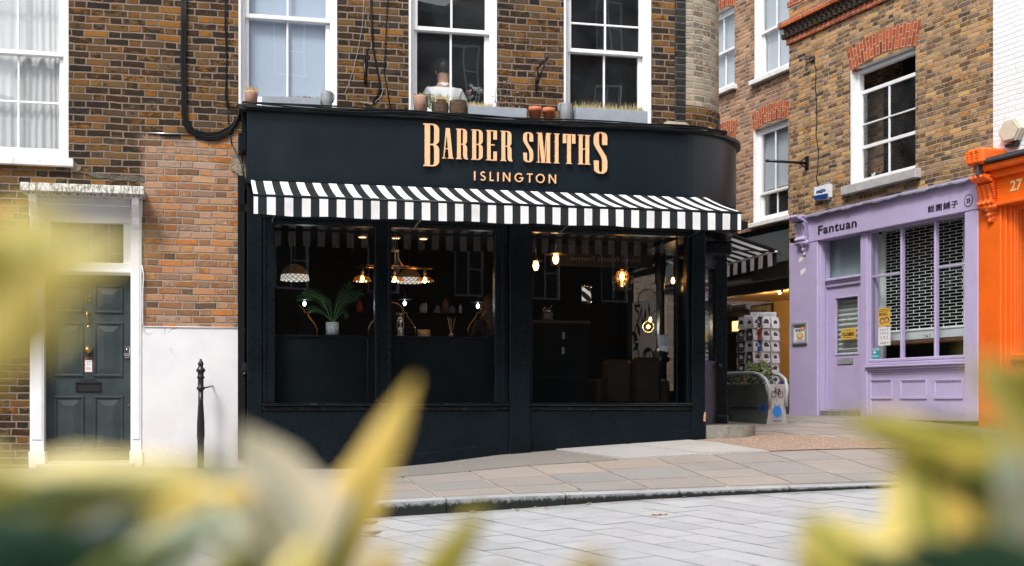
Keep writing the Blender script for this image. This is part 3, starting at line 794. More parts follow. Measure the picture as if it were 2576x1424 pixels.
mb.box(u0+t,u1-t,.1165,.121,z0+t,z1-t, 1); mb.build('letter_slot', [M_blackmetal, plain('slot_dark', (.004,.003,.003), .6)], fd)
mb = MB(); (u0, z1), (u1, z0) = fz(925, 762), fz(984, 862)
mb.box(u0, u1, .098, .121, z0+.03, z1, bev=.008); mb.box(u0-.002, u1+.002, .078, .121, z0+.012, z0+.032, bev=.008); mb.box(u0+.004,u1-.004,.095,.121,z0-.01,z0+.012,bev=.006)
mb.lathe((u0+u1)/2, z1-.03, [(0,.092),(.009,.093),(.010,.099)], 14, axis='y'); mb.build('door_latch', M_chrome, fd)
mb = MB(); u, z = fz(972, 1330); mb.lathe(u, z, [(.0,.112),(.013,.113),(.015,.121)], 14, axis='y'); mb.build('keyhole_cover', plain('bronze', (.12,.08,.05), .4, 1.0), fd)
mb = MB(); u, z = fz(588, 1088)
mb.text('NO LEAFLETS OR', u, z+.003, .012, .1165, .119, align='CENTER', w=.165); mb.text('JUNK MAIL PLEASE', u, z-.018, .012, .1165, .119, align='CENTER', w=.165); mb.build('door_notice_lettering', M_blackmetal, fd)
# notice stuck to the door
(u0, z1), (u1, z0) = fz(552, 868), fz(625, 1006)
nt = thing('door_sticker', 'white paper notice with a red border stuck under the brass door knob', 'notice', F, ((u0+u1)/2, .118, z0))
mb = MB(); mb.box(u0, u1, .1172, .1188, z0, z1, 0); mb.box(u0+.004, u1-.004, .1165, .1175, z0+.004, z1-.004, 1); mb.box(u0+.004, u1-.004, .1160, .1168, z1-.024, z1-.004, 2)
mb.build('sheet', [plain('notice_red', (.62,.09,.05), .6), plain('notice_white', (.80,.80,.81), .6), plain('notice_black', (.02,.02,.02), .6)], nt)
mb = MB(); uc = (u0+u1)/2
for k, (s, hh) in enumerate((('WE DO NOT', .009), ('BUY OR', .009), ('SELL AT', .009), ('THIS DOOR.', .009))): mb.text(s, uc, z1-.040-k*.0135, hh, .1158, .1166, align='CENTER', sx=.8, bold=.01)
for k in range(5): mb.box(u0+.010, u1-.012-random.uniform(0,.012), .1160, .1166, z1-.100-k*.0075, z1-.0975-k*.0075)
mb.build('lettering', plain('notice_ink', (.05,.08,.16), .6), nt)
# door case: pilasters, transom, fanlight, canopy with brackets
case = MB()
for (pa, pb) in ((76, 112), (329, 357)):
    x0, x1 = F.u(pa), F.u(pb, .0); case.box(x0, x1, -.03, .17, .50, F.z(pa, 545), bev=.006)
    case.box(x0+.02, x1-.02, -.038, -.03, .62, F.z(pa, 560), bev=.003)
    case.box(x0-.01, x1+.01, -.05, .17, .33, .50, bev=.006)
    case.box(x0-.006, x1+.006, -.045, .17, F.z(pa, 545), F.z(pa, 487), bev=.004)
case.box(xa-.01, xb+.01, .03, .17, zd1, F.z(220, 660, .05), bev=.006); case.box(xa-.01, xb+.01, .01, .03, zd1+.02, zd1+.045, bev=.004)
ft, fb_ = F.z(220, 560, .05), F.z(220, 660, .05)
case.box(xa-.01, xa+.07, .05, .15, fb_, ft, bev=.004); case.box(xb-.07, xb+.01, .05, .15, fb_, ft, bev=.004)
case.box(xa-.01, xb+.01, .03, .15, ft, F.z(220, 517, 0), bev=.004)
case.box(F.u(112), F.u(329), -.05, .15, F.z(220, 517, 0), F.z(220, 497, 0), bev=.004)
case.box(F.u(112), F.u(329), -.02, .15, F.z(220, 497, 0), F.z(220, 470, 0), bev=.004)
dcase = case.build('door_case', M_white, house)
mb = MB(); mb.face([(xa+.07,.10,fb_),(xb-.07,.10,fb_),(xb-.07,.10,ft),(xa+.07,.10,ft)]); mb.build('fanlight_pane', glass('fanlight_glass', (.35,.38,.38), 1.2, .1, 1.6), dcase)
mb = MB(); mb.box(xa, xb, .5, .55, fb_-.1, ft+.2); mb.build('hall_wall', M_darkwall, house)
yc = -.34; x0, x1 = F.u(50, yc), F.u(362, yc); zt_, zb_ = F.z(200, 463, yc), F.z(200, 484, yc)
mb = MB(); mb.box(x0, x1, yc, .0, zb_, zt_, bev=.006); mb.box(x0+.03, x1-.03, yc+.05, 0, zb_-.02, zb_-.001); 
def canopy_mat():
    t = NT('stained_canopy'); P = t.pos(); n = t.noise(t.V('MULTIPLY', P, (1,1,.35)), 45, 6, .75)
    c = t.mix(t.ss(n, .42, .6), (.74,.73,.71), (.20,.19,.11)); return t.fin(c, .8, t.bump(n, .3, .004))
mb.build('door_canopy', canopy_mat(), house)
for px in (88, 343):
    mb = MB(); c = F.u(px, -.05); b0, b1 = c-.035, c+.035
    zt2 = zb_-.02; pr = [(-.27, zt2), (-.26, zt2-.07), (-.20, zt2-.12), (-.13, zt2-.19), (-.10, zt2-.26), (-.045, zt2-.30), (0.0, zt2-.30), (0.0, zt2)]
    mb.face([(b0,p[0],p[1]) for p in pr]); mb.face([(b1,p[0],p[1]) for p in reversed(pr)])
    for p, q in zip(pr, pr[1:]+pr[:1]): mb.face([(b0,p[0],p[1]),(b1,p[0],p[1]),(b1,q[0],q[1]),(b0,q[0],q[1])])
    mb.build('canopy_bracket', M_white, house)
mb = MB(); mb.box(xa-.05, xb+.05, -.16, .17, .27, .375, bev=.01); mb.box(xa-.01, xb+.01, .0, .17, .375, .394, bev=.004); mb.build('door_step', M_stone, house)
# iron bollard-like post against the white wall
random.seed(19)
def scar(nm, L, mat, th=.012):
    P = []
    for (a, b) in zip(L, L[1:]+L[:1]):
        for k in range(4): t_ = k/4; P.append((F.u(lerp(a[0],b[0],t_))+random.uniform(-.012,.012), F.z(lerp(a[0],b[0],t_), lerp(a[1],b[1],t_))+random.uniform(-.015,.015)))
    mb = MB(); mb.prism(P, -th, .0); mb.build(nm, mat, house)
M_scar = paint('rough_mortar_patch', (.26,.215,.16), .95, .25, 9, 1.0, 30, dirt=(.10,.085,.06), dirtamt=.7, dist=.02)
scar('mortar_patch', [(596,342),(619,340),(620,475),(607,470),(598,440),(580,425),(586,390),(598,370)], M_scar)
scar('mortar_patch', [(176,415),(190,408),(205,416),(198,432),(180,436)], M_scar)
scar('mortar_patch', [(196,432),(250,440),(360,444),(364,458),(300,452),(230,446)], paint('dark_mortar_seam', (.10,.09,.065), .95, .25, 9, 1.0, 30, dist=.02), .008)
u, z = F.p(505, 1165, -.28)
post = thing('iron_post', 'black cast iron post with a turned finial before the white wall', 'post', F, (u, -.28, .31))
zt = F.z(505, 902, -.28); mb = MB()
mb.lathe(u, -.28, [(.030,.30),(.034,.32),(.034,.6),(.040,.66),(.038,.8),(.026,1.0),(.026,zt-.33)], 14); mb.build('shaft', M_blackmetal, post)
mb = MB(); mb.lathe(u, -.28, [(.026,zt-.33),(.040,zt-.32),(.042,zt-.30),(.030,zt-.285),(.030,zt-.21),(.042,zt-.195),(.030,zt-.18),(.030,zt-.15),(.046,zt-.13),(.048,zt-.115),(.030,zt-.095),(.022,zt-.075),(.030,zt-.06),(.026,zt-.04),(.012,zt-.02),(.014,zt-.01),(.0,zt)], 16); mb.build('finial', M_blackmetal, post)
mb = MB(); mb.tube([(u,-.28+.02,zt-.30),(u+.05,-.24,zt-.30),(u+.10,-.14,zt-.285),(u+.12,-.02,zt-.28)], .008, 6); mb.build('wall_tie', M_blackmetal, post)
# ================================================================ SHOPFRONT
YF = -.25                                            # face of the shop's woodwork
YS = -.35                                            # face of the sign board
FU0, FU1, FR = F.u(621, YS), 4.62, 1.19              # sign board: start, end of the flat part, radius of the curve
FZ0, FZ1 = 3.28, 4.035
def fascia_path(off=0.0, n=26, yend=4.6):
    cx, cy, r = FU1, YS+FR, FR+off
    P = [(FU0-off*0, YS-off), (FU1, YS-off)]
    P += [(cx+r*cos(R(a)), cy+r*sin(R(a))) for a in [(-90+90*i/n) for i in range(1, n+1)]]
    return P+[(cx+r, yend)]
def along(mb, path, z0, z1, m=0, smooth=True):
    u = 0
    for p, q in zip(path, path[1:]):
        l = math.dist(p, q); mb.face([(p[0],p[1],z0),(q[0],q[1],z0),(q[0],q[1],z1),(p[0],p[1],z1)], m, [(u,z0),(u+l,z0),(u+l,z1),(u,z1)], smooth); u += l
mb = MB(); fp = fascia_path(); along(mb, fp, FZ0, FZ1)
mb.face([(FU0,YS,FZ0),(FU0,YS,FZ1),(FU0,0,FZ1),(FU0,0,FZ0)])
# underside
inner = fascia_path(-.25)
for (p, q, r_, s_) in zip(fp, fp[1:], inner[1:], inner): mb.face([(p[0],p[1],FZ0),(s_[0],s_[1],FZ0),(r_[0],r_[1],FZ0),(q[0],q[1],FZ0)])
sign = mb.build('sign_board', M_sign, corner)
# screws and the seam between the two panels
mb = MB()
def screw(u, z, y=YS):
    mb = MB(); mb.lathe(u, z, [(0,y-.006),(.006,y-.005),(.008,y)], 8, axis='y'); mb.build('screw', M_blackmetal, sign)
for pz in (.04, .28, .55, .76): screw(FU0+.045, FZ1-pz)
for pu in (.22, .9, 1.6, 2.3, 3.0, 3.7): screw(FU0+pu, FZ1-.035)
for pz in (.03, .27, .52, .74):
    for d in (-.025, .03): screw(FU1+d, FZ1-pz)
mb = MB(); mb.box(FU1-.0015, FU1+.0015, YS-.0015, YS+.01, FZ0+.002, FZ1-.002); mb.build('panel_seam', plain('seam', (.002,.002,.002), .8), sign)

# lettering, cut from copper coloured sheet -------------------------------------------------
def bowl(x0, x1, y0, y1, tx, ty, rx, ry):
    o = [(x0,y1),(x1-rx,y1)]+arc(x1-rx, y1-ry, rx, ry, 90, 0, 6)[1:]+[(x1,y0+ry)]+arc(x1-rx, y0+ry, rx, ry, 0, -90, 6)[1:]+[(x0,y0)]
    ix, iy = max(rx-tx, .03), max(ry-ty, .03)
    i = [(x0,y1-ty),(x1-tx-ix,y1-ty)]+arc(x1-tx-ix, y1-ty-iy, ix, iy, 90, 0, 6)[1:]+[(x1-tx,y0+ty+iy)]+arc(x1-tx-ix, y0+ty+iy, ix, iy, 0, -90, 6)[1:]+[(x0,y0+ty)]
    return ('s', o, i)
def rc_(a, b, c, d): return ('p', [(a,b),(c,b),(c,d),(a,d)])
TH = .030
S_A = [(1,.69),(1,.86),(.97,.92),(.88,.965),(.7,.993),(.5,1),(.3,.993),(.12,.965),(.03,.92),(0,.86),(0,.72),(.07,.65),(.30,.53),(.55,.40),(.63,.31),(.63,.10),(.60,.05),(.5,.032),(.40,.05),(.36,.10),(.36,.31)]
S_B = [(.63,.69),(.63,.90),(.61,.94),(.58,.958),(.54,.966),(.5,.968),(.46,.966),(.42,.958),(.38,.94),(.37,.90),(.37,.73),(.43,.66),(.68,.53),(.93,.41),(1,.30),(1,.14),(.95,.06),(.72,0.0),(.28,.0),(.03,.07),(0,.31)]
S_B[-3:] = [(.30,.004),(.04,.06),(0,.31)]
def serif(a, b, y): return rc_(a, y, b, y+TH)
GL = {
 'B': [rc_(.09,0,.42,1), serif(0,.5,0), serif(0,.5,1-TH), bowl(.40,1,.497,1,.31,TH,.42,.13), bowl(.40,1,0,.527,.31,TH,.42,.13)],
 'A': [('p',[(.12,.02),(.19,.02),(.44,.90),(.40,1),(.34,1)]), ('p',[(.34,1),(.67,1),(.93,.02),(.60,.02),(.385,.90)]), rc_(.22,.31,.66,.34), serif(0,.32,0), serif(.50,1,0)],
 'R': [rc_(.09,0,.40,1), serif(0,.48,0), serif(0,.5,1-TH), bowl(.38,.93,.48,1,.33,TH,.36,.12),
       ('s', [(.40,.51),(.62,.51),(.78,.49),(.89,.45),(.94,.39),(.94,.12),(.95,.06),(.99,.03),(1.03,.025)], [(.40,.48),(.50,.48),(.56,.47),(.60,.44),(.61,.38),(.61,.11),(.66,.04),(.78,0),(1.03,0)])],
 'E': [rc_(.10,0,.42,1), serif(0,1,0), serif(0,1,1-TH), rc_(.68,.70,1,1-TH), rc_(.68,TH,1,.30), rc_(.42,.505,.80,.535)],
 'S': [('s', S_A, S_B)],
 'M': [rc_(.085,0,.145,1), ('p',[(.10,1),(.36,1),(.565,.0),(.335,.0)]), ('p',[(.50,.03),(.56,.03),(.72,1),(.66,1)]), rc_(.69,0,.93,1), serif(0,.23,0), serif(.62,1,0), serif(0,.34,1-TH), serif(.66,1,1-TH)],
 'I': [rc_(.2,0,.82,1), serif(0,1,0), serif(0,1,1-TH)],
 'T': [rc_(.35,0,.64,1), serif(0,1,1-TH), rc_(0,.69,.26,1-TH), rc_(.74,.69,1,1-TH), serif(.27,.72,0)],
 'H': [rc_(.08,0,.37,1), rc_(.62,0,.92,1), rc_(.37,.505,.62,.535), serif(0,.45,0), serif(0,.45,1-TH), serif(.55,1,0), serif(.55,1,1-TH)],
}
def sgp(cx, cy): return F.p(1046.4+cx*.1979, 288.4+cy*.1979, YS-.03)
def letter(mb, ch, u0, u1, z0, z1, y0, y1):
    for k, g in enumerate(GL[ch]):
        d = .0004*k
        T = lambda P: [(lerp(u0, u1, p[0]), lerp(z0, z1, p[1])) for p in P]
        if g[0] == 'p': mb.prism(T(g[1]), y0-d, y1)
        else: mb.strip(T(g[1]), T(g[2]), y0-d, y1)
L1 = [('B',92,292,118,660),('A',330,475,180,563),('R',508,655,185,570),('B',702,845,193,578),('E',890,1025,203,587),('R',1073,1220,212,595),
      ('S',1362,1487,225,607),('M',1535,1713,235,615),('I',1752,1820,243,620),('T',1865,2022,248,628),('H',2057,2210,257,635),('S',2258,2428,222,752)]
zsm1 = sum(sgp((a+b)/2, c)[1] for ch, a, b, c, d in L1[1:-1])/10; zsm0 = sum(sgp((a+b)/2, d)[1] for ch, a, b, c, d in L1[1:-1])/10
for i, (ch, a, b, c, d) in enumerate(L1):
    u0, u1 = sgp(a, 0)[0], sgp(b, 0)[0]
    z1, z0 = (zsm1, zsm0) if 0 < i < 11 else (sgp(192, 118)[1], sgp(192, 660)[1]) if i == 0 else (sgp(2343, 222)[1], sgp(2343, 752)[1])
    mb = MB(); letter(mb, ch, u0, u1, z0, z1, YS-.045, YS-.025)
    for q in (.25, .75): mb.lathe((u0+u1)/2-.02, lerp(z0, z1, q), [(.004,YS-.026),(.004,YS)], 6, axis='y')
    mb.build('sign_letter', M_copper, sign)
# ISLINGTON in a thin geometric letter
def ribbon(mb, pts, h, y0, y1):
    n = len(pts); A = []; B = []
    for i in range(n):
        p = Vector(pts[i]); t = (Vector(pts[min(i+1,n-1)])-Vector(pts[max(i-1,0)])).normalized()
        nn = Vector((-t.y, t.x)); A.append(tuple(p+nn*h)); B.append(tuple(p-nn*h))
    mb.strip(A, B, y0, y1)
L2 = [('I',740,757,722,832),('S',818,888,722,840),('L',940,990,728,843),('I',1035,1052,735,845),('N',1108,1200,735,850),('G',1257,1365,740,858),('T',1412,1482,745,858),('O',1527,1637,752,868),('N',1690,1783,762,873)]
zi1 = sum(sgp((a+b)/2, c)[1] for ch, a, b, c, d in L2)/9; zi0 = sum(sgp((a+b)/2, d)[1] for ch, a, b, c, d in L2)/9
hw = (zi1-zi0)*.068
for ch, a, b, c, d in L2:
    u0, u1 = sgp(a, 0)[0], sgp(b, 0)[0]; y0, y1 = YS-.03, YS-.012; mb = MB(); H = zi1-zi0
    def G(x, z): return (lerp(u0, u1, x), zi0+z*H)
    def rb(pts, k=0): ribbon(mb, [G(*p) for p in pts], hw, y0-.0004*k, y1)
    if ch == 'I': mb.prism([G(0,0),G(1,0),G(1,1),G(0,1)], y0, y1)
    if ch == 'L': rb([(.12,1),(.12,0)]); rb([(.0,.065),(1,.065)], 1)
    if ch == 'T': rb([(0,.94),(1,.94)]); rb([(.5,1),(.5,0)], 1)
    if ch == 'N': rb([(.08,0),(.08,1)]); rb([(.92,0),(.92,1)], 1); rb([(.08,1.0),(.92,0.0)], 2)
    if ch == 'O': rb(arc(.5,.5,.44,.45,0,360,28))
    if ch == 'G': rb(arc(.5,.5,.44,.45,42,360,24)); rb([(.55,.47),(1,.47)], 1)
    if ch == 'S': rb(arc(.52,.735,.36,.215,35,250,10)+arc(.48,.27,.40,.225,75,-155,12))
    mb.build('sign_letter', M_copper, sign)

# moulded roof edge of the sign board and the flat roof with the pots
mb = MB(); e0 = fascia_path(.055); e1 = fascia_path(-.6)
along(mb, e0, FZ1-.004, FZ1+.030)
for (p, q, r_, s_) in zip(e0, e0[1:], e1[1:], e1):
    mb.face([(p[0],p[1],FZ1+.030),(q[0],q[1],FZ1+.030),(r_[0],r_[1],FZ1+.036),(s_[0],s_[1],FZ1+.036)])
    mb.face([(p[0],p[1],FZ1-.004),(s_[0],s_[1],FZ1-.004),(r_[0],r_[1],FZ1-.004),(q[0],q[1],FZ1-.004)])
mb.face([(FU0,YS-.055,FZ1-.004),(FU0,YS-.055,FZ1+.030),(FU0,.0,FZ1+.030),(FU0,.0,FZ1-.004)])
mb.box(FU0-.08, FU0+.0, YS-.02, -.002, FZ1-.0, FZ1+.05, bev=.004)
mb.build('sign_roof', M_leadblack, corner)
# rough mortar fillet at the foot of the round corner
mb = MB()
def fil(a, b):
    an = R(-100+100*a); r = RR+.02+.16*b+.02*sin(a*23); return (URX+r*cos(an) if a > .1 else URX-.25+2.5*a*.25*1.0, RR+r*sin(an), FZ1+.05+.10*(1-b)*(1+.35*sin(a*17)))
mb.grid(fil, 24, 3, 0, True); 
mb.build('mortar_fillet', paint('crumbling_mortar', (.30,.25,.18), .95, .25, 18, 1.0, 40, dirt=(.10,.09,.06), dirtamt=.7, dist=.02), corner)
mb = MB()
mb.box(FU0-.085, FU0-.002, -.30, -.002, 3.62, 3.80, bev=.006); mb.box(FU0-.05, FU0-.003, -.20, -.004, 3.80, 4.07, bev=.006); mb.build('sign_end_block', M_black, corner)

# --- woodwork
zsill = .985
mb = MB()
pu0, pu1 = F.u(622, YF), F.u(660, YF)
mb.box(pu0, pu1-.002, YF, .0, .2, FZ0, bev=.006); mb.build('pilaster', M_black, corner)
pm0, pm1 = F.u(1281, YF), F.u(1334, YF-.03)
mb = MB(); mb.box(pm0, pm1, YF-.03, .0, .3, FZ0, bev=.006); mb.box(pm0-.01, pm1+.01, YF-.05, 0, .3, .62, bev=.01); mb.build('pilaster', M_black, corner)
pr0, pr1 = F.u(1740, YF), F.u(1775, YF-.02)
mb = MB(); mb.box(pr0, pr1, YF-.02, -.05, .4, FZ0, bev=.008); mb.build('pilaster', M_black, corner)
# peeling spot at the foot of the right pilaster
mb = MB(); pz = F.z(1768, 1048, YF-.02); mb.prism([(pr1-.028,pz-.05),(pr1-.002,pz-.055),(pr1+.001,pz+.05),(pr1-.012,pz+.055),(pr1-.022,pz+.02)], YF-.0225, YF-.0185)
mb.build('bare_wood_chip', paint('bare_wood', (.55,.32,.2), .8, .3, 40, .3, 60), corner)
mb = MB(); mb.box(pu1, pr0, YF+.0, -.05, 2.93, FZ0, bev=.005); mb.build('lintel', M_black, corner)
for (a, b) in ((pu1, pm0), (pm1, pr0)):
    mb = MB(); n = 12
    mb.box(a, b, YF, -.05, .22, zsill-.07, bev=.004)
    for k in range(n):                                    # skirting that follows the slope
        p, q = lerp(a, b, k/n), lerp(a, b, (k+1)/n); hp, hq = Gp(p, -.25)+.115, Gp(q, -.25)+.115
        mb.face([(p,YF-.014,.2),(q,YF-.014,.2),(q,YF-.014,hq),(p,YF-.014,hp)]); mb.face([(p,YF-.014,hp),(q,YF-.014,hq),(q,YF,hq+.012),(p,YF,hp+.012)])
    mb.build('stall_riser', M_black, corner)
    mb = MB(); mb.box(a-.0, b+.0, YF-.045, -.05, zsill-.02, zsill+.012, bev=.008); mb.box(a, b, YF-.022, -.05, zsill-.068, zsill-.021, bev=.010); mb.build('window_sill', M_blackgloss, corner)
ZP0, ZP1 = zsill+.012, 2.93
def frame_bar(mb, a, b, z0=ZP0, z1=ZP1, y0=YF+.03, y1=-.10): mb.box(a, b, y0, y1, z0, z1, bev=.006)
shopwin = []
pan = [(692, 943), (985, 1245), (1338, 1706)]
YG = -.16
def upx(px, y=YF+.03): return F.u(px, y)
# left double window
mb = MB(); frame_bar(mb, pu1, upx(692)); frame_bar(mb, upx(943), upx(952)); frame_bar(mb, upx(976), upx(985)); frame_bar(mb, upx(1245), pm0)
mb.box(upx(952), upx(976), YF+.07, -.10, ZP0, ZP1); frame_bar(mb, upx(692), upx(943), ZP1-.05, ZP1); frame_bar(mb, upx(985), upx(1245), ZP1-.05, ZP1)
for (a, b) in ((660,670),(1262,1272)): mb.box(upx(a), upx(b), YF+.016, YF+.03, ZP0, ZP1, bev=.004)
wA = mb.build('shop_window', M_black, corner); wA['label'] = 'black framed double shop window left of the middle pilaster'
mb = MB(); mb.face([(upx(690),YG,ZP0),(upx(945),YG,ZP0),(upx(945),YG,ZP1),(upx(690),YG,ZP1)]); mb.build('pane', M_glass_shop, wA)
mb = MB(); mb.face([(upx(983),YG,ZP0),(upx(1247),YG,ZP0),(upx(1247),YG,ZP1),(upx(983),YG,ZP1)]); mb.build('pane', M_glass_shop, wA)
mb = MB(); frame_bar(mb, pm1, upx(1338)+.01); frame_bar(mb, upx(1728), pr0); frame_bar(mb, upx(1340), upx(1728), ZP1-.05, ZP1)
mb.box(upx(1706), upx(1709), YG-.01, YG+.012, ZP0, ZP1)
wB = mb.build('shop_window', M_black, corner); wB['label'] = 'single wide shop window right of the middle pilaster'
mb = MB(); mb.face([(upx(1336),YG,ZP0),(upx(1706),YG,ZP0),(upx(1706),YG,ZP1),(upx(1336),YG,ZP1)]); mb.build('pane', M_glass_shop, wB)
# curved last pane
mb = MB(); c0 = upx(1709); P_ = [(c0+.12*sin(R(a)), YG+.12*(1-cos(R(a)))) for a in range(0, 91, 10)]
for p, q in zip(P_, P_[1:]): mb.face([(p[0],p[1],ZP0),(q[0],q[1],ZP0),(q[0],q[1],ZP1),(p[0],p[1],ZP1)], 0, None, True)
mb.build('curved_pane', M_glass_shop, wB)

# --- corner door in its recess, post, side wall with the passage window
XS = FU1+FR-.03                                     # plane of the side wall (x = const)
mb = MB(); mb.box(XS-.16, XS+.0, .80, .98, .55, FZ0, bev=.006); mb.box(XS-.18, XS+.02, .78, 1.0, .55, .86, bev=.03); mb.build('corner_post', M_black, corner)
d0, d1 = (pr1+.02, -.02), (XS-.12, .80)
def diag(mb, t0, t1, z0, z1, th=.04, off=0.0):
    dx_, dy_ = d1[0]-d0[0], d1[1]-d0[1]; l = math.hypot(dx_, dy_); nx, ny = dy_/l, -dx_/l
    a = (d0[0]+dx_*t0+nx*off, d0[1]+dy_*t0+ny*off); b = (d0[0]+dx_*t1+nx*off, d0[1]+dy_*t1+ny*off)
    mb.plan([a, b, (b[0]-nx*th, b[1]-ny*th), (a[0]-nx*th, a[1]-ny*th)], z0, z1)
mb = MB(); diag(mb, 0, 1, .74, 1.45); diag(mb, 0, .12, 1.45, 2.75); diag(mb, .88, 1, 1.45, 2.75); diag(mb, .12, .88, 2.62, 2.75); diag(mb, .12, .88, 1.45, 1.5, .05, .01)
diag(mb, 0, 1, 2.80, FZ0, .06, .01)
cd = mb.build('shop_door', M_black, corner)
mb = MB(); diag(mb, .12, .88, 1.5, 2.62, .005, -.02); mb.build('pane', M_glass_shop, cd)
mb = MB(); p = (d0[0]+(d1[0]-d0[0])*.9+.03, d0[1]+(d1[1]-d0[1])*.9-.03); mb.ball((p[0], p[1], 1.45), .028); mb.build('door_knob', M_blackmetal, cd)
mb = MB(); mb.plan([(pr1,-.06),(pr1,2.2)]+[(XS,2.2),(XS,YS+FR)]+[(FU1+(FR-.05)*cos(R(a_)), YS+FR+(FR-.05)*sin(R(a_))) for a_ in range(0,-60,-8)]+[(pr1+.1,-.06)], 2.96, FZ0-.002); mb.build('porch_ceiling', M_black, corner)
SW0, SW1 = 2.35, 4.45                                # passage window along y
mb = MB()
mb.box(XS-.10, XS, .98, SW0, .5, FZ0); mb.box(XS-.10, XS, SW1, 9, .5, FZ0); mb.box(XS-.10, XS, SW0, SW1, .5, 1.12); mb.box(XS-.10, XS, SW0, SW1, 2.95, FZ0)
mb.box(XS-.13, XS+.02, SW0, SW1, 1.10, 1.16, bev=.01); mb.box(XS-.10, XS+.0, SW0-.001, SW0+.06, 1.16, 2.95); mb.box(XS-.10, XS, SW1-.06, SW1+.001, 1.16, 2.95)
mb.build('passage_wall', M_black, corner)
mb = MB(); mb.face([(XS-.05,SW0,1.16),(XS-.05,SW1,1.16),(XS-.05,SW1,2.95),(XS-.05,SW0,2.95)]); mb.build('passage_pane', M_glass_shop, corner)
# --- interior shell
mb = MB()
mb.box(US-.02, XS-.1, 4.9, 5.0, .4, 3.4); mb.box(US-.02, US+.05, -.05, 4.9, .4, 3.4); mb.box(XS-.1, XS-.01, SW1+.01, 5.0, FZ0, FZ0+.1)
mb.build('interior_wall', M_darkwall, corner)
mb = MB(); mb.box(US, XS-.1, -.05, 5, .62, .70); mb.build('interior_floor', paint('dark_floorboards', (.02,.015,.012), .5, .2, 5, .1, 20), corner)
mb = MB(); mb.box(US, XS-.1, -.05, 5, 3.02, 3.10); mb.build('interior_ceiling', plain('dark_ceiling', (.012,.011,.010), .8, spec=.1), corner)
mb = MB(); zsc = F.z(820, 843, -.02); mb.box(pu1+.05, upx(1262), -.03, -.01, .70, zsc, bev=.003); mb.box(pu1+.05, upx(1262), -.05, .16, zsc-.025, zsc, bev=.004)
mb.build('window_screen', M_screen, corner)
ZSC = zsc
# dark partition seen at the left through the glass
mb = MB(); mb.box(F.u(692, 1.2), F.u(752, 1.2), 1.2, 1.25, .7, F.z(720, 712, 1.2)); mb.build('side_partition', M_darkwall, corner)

# --- step
mb = MB(); stp = [(pr1+.012, YF-.02)]; sx1 = F.u(1893, .10)
stp += [(sx1-.42, YF-.06)]+arc(sx1-.42, YF+.36, .42, .42, -90, 0, 10)[1:]+[(sx1, .55), (XS-.02, .95), (pr1+.012, .0)]
mb.plan(stp, .50, .742)
mb.build('door_step', M_concrete, corner)

# ================================================================ AWNINGS
def canvas(name, col, tra=.16):
    t = NT(name); P = t.pos(); n = t.noise(P, 160, 2); n2 = t.noise(P, 3, 5, .65)
    c = t.mix(t.ss(n2, .40, .72), col, tuple(x*.84 for x in col))
    n3 = t.noise(P, 26, 5, .75); c = t.mix(t.M('MULTIPLY', t.ss(n3, .66, .74), .35), c, (.30,.29,.26))
    d = t.n('ShaderNodeBsdfDiffuse'); t.set(d.inputs[0], c); t.set(d.inputs['Normal'], t.bump(n, .15, .001))
    tr = t.n('ShaderNodeBsdfTranslucent'); t.set(tr.inputs[0], c)
    m = t.n('ShaderNodeMixShader'); m.inputs[0].default_value = tra; t.t.links.new(d.outputs[0], m.inputs[1]); t.t.links.new(tr.outputs[0], m.inputs[2])
    t.t.links.new(m.outputs[0], t.out.inputs[0]); return t.mat
M_cw = canvas('white_canvas', (.88,.88,.885)); M_cws = canvas('thin_white_canvas', (.86,.86,.86), .42); M_ck = canvas('charcoal_canvas', (.030,.035,.038))
YT, YW = YS-.03, YS-1.0
au0, au1 = F.u(638, YW), F.u(1864, YW)
azt, azf, azb = F.z(640, 453, YT), 3.0, 2.805
awn = thing('awning', 'wide black and white striped awning over the barber shop windows', 'awning', F, ((au0+au1)/2, YS, azb), group='striped barber awnings')
# stripes: the first one is a narrow white strip
B0 = F.u(649, YW); PER = (F.u(1799, YW)-B0)/28.0
edges = [au0, B0]; k = 0
while True:
    e = B0+PER*(k+1)*.5; k += 1
    if e > au1-.02: break
    edges.append(e)
edges.append(au1)
def awn_canvas(edges, P3, nseg=6, sag=.012, c0=0):
    """P3(u, t, s): t along the fall 0..1, returns a point"""
    mb = MB()
    for i, (a, b) in enumerate(zip(edges, edges[1:])):
        for q in range(2):
            p0, p1 = lerp(a, b, q/2), lerp(a, b, (q+1)/2)
            for k in range(nseg):
                mb.face([P3(p0,(k+1)/nseg), P3(p1,(k+1)/nseg), P3(p1,k/nseg), P3(p0,k/nseg)], (i+c0) % 2, None, True)
    return mb
mb = awn_canvas(edges, lambda u, t: (u, lerp(YT, YW, t), lerp(azt, azf, t)-.014*sin(pi*t)))
mb.build('canopy', [M_cw, M_ck], awn)
random.seed(3)
wav = [random.uniform(0, 6) for _ in range(4)]
def vy(u, t): return YW-.004-.010*t*(sin(u*7+wav[0])+.6*sin(u*17+wav[1]))*.6
mb = awn_canvas(edges, lambda u, t: (u, vy(u, t), lerp(azf-.002, azb+.005*sin(u*9+1)-.006*abs(sin((u-au0)/(au1-au0)*3*pi)), t)), 4)
# hem
mb.build('valance', [M_cw, M_ck], awn)
mb = MB(); mb.tube([(au0, YW+.006, azf-.012), (au1, YW+.006, azf-.012)], .016, 8); mb.build('front_bar', M_black, awn)
mb = MB(); mb.box(au0+.02, FU1+.25, YT-.03, YS-.001, azt-.05, azt+.012, bev=.01); mb.build('housing', M_black, awn)
for t_ in (.04, .34, .66, .96):
    uu_ = lerp(au0, au1, t_); mb = MB(); mb.tube([(uu_, YS, 2.86), (uu_+.03, lerp(YT, YW, .5), 2.93), (uu_, YW+.02, azf-.03)], .014, 8); mb.build('arm', M_blackmetal, awn)
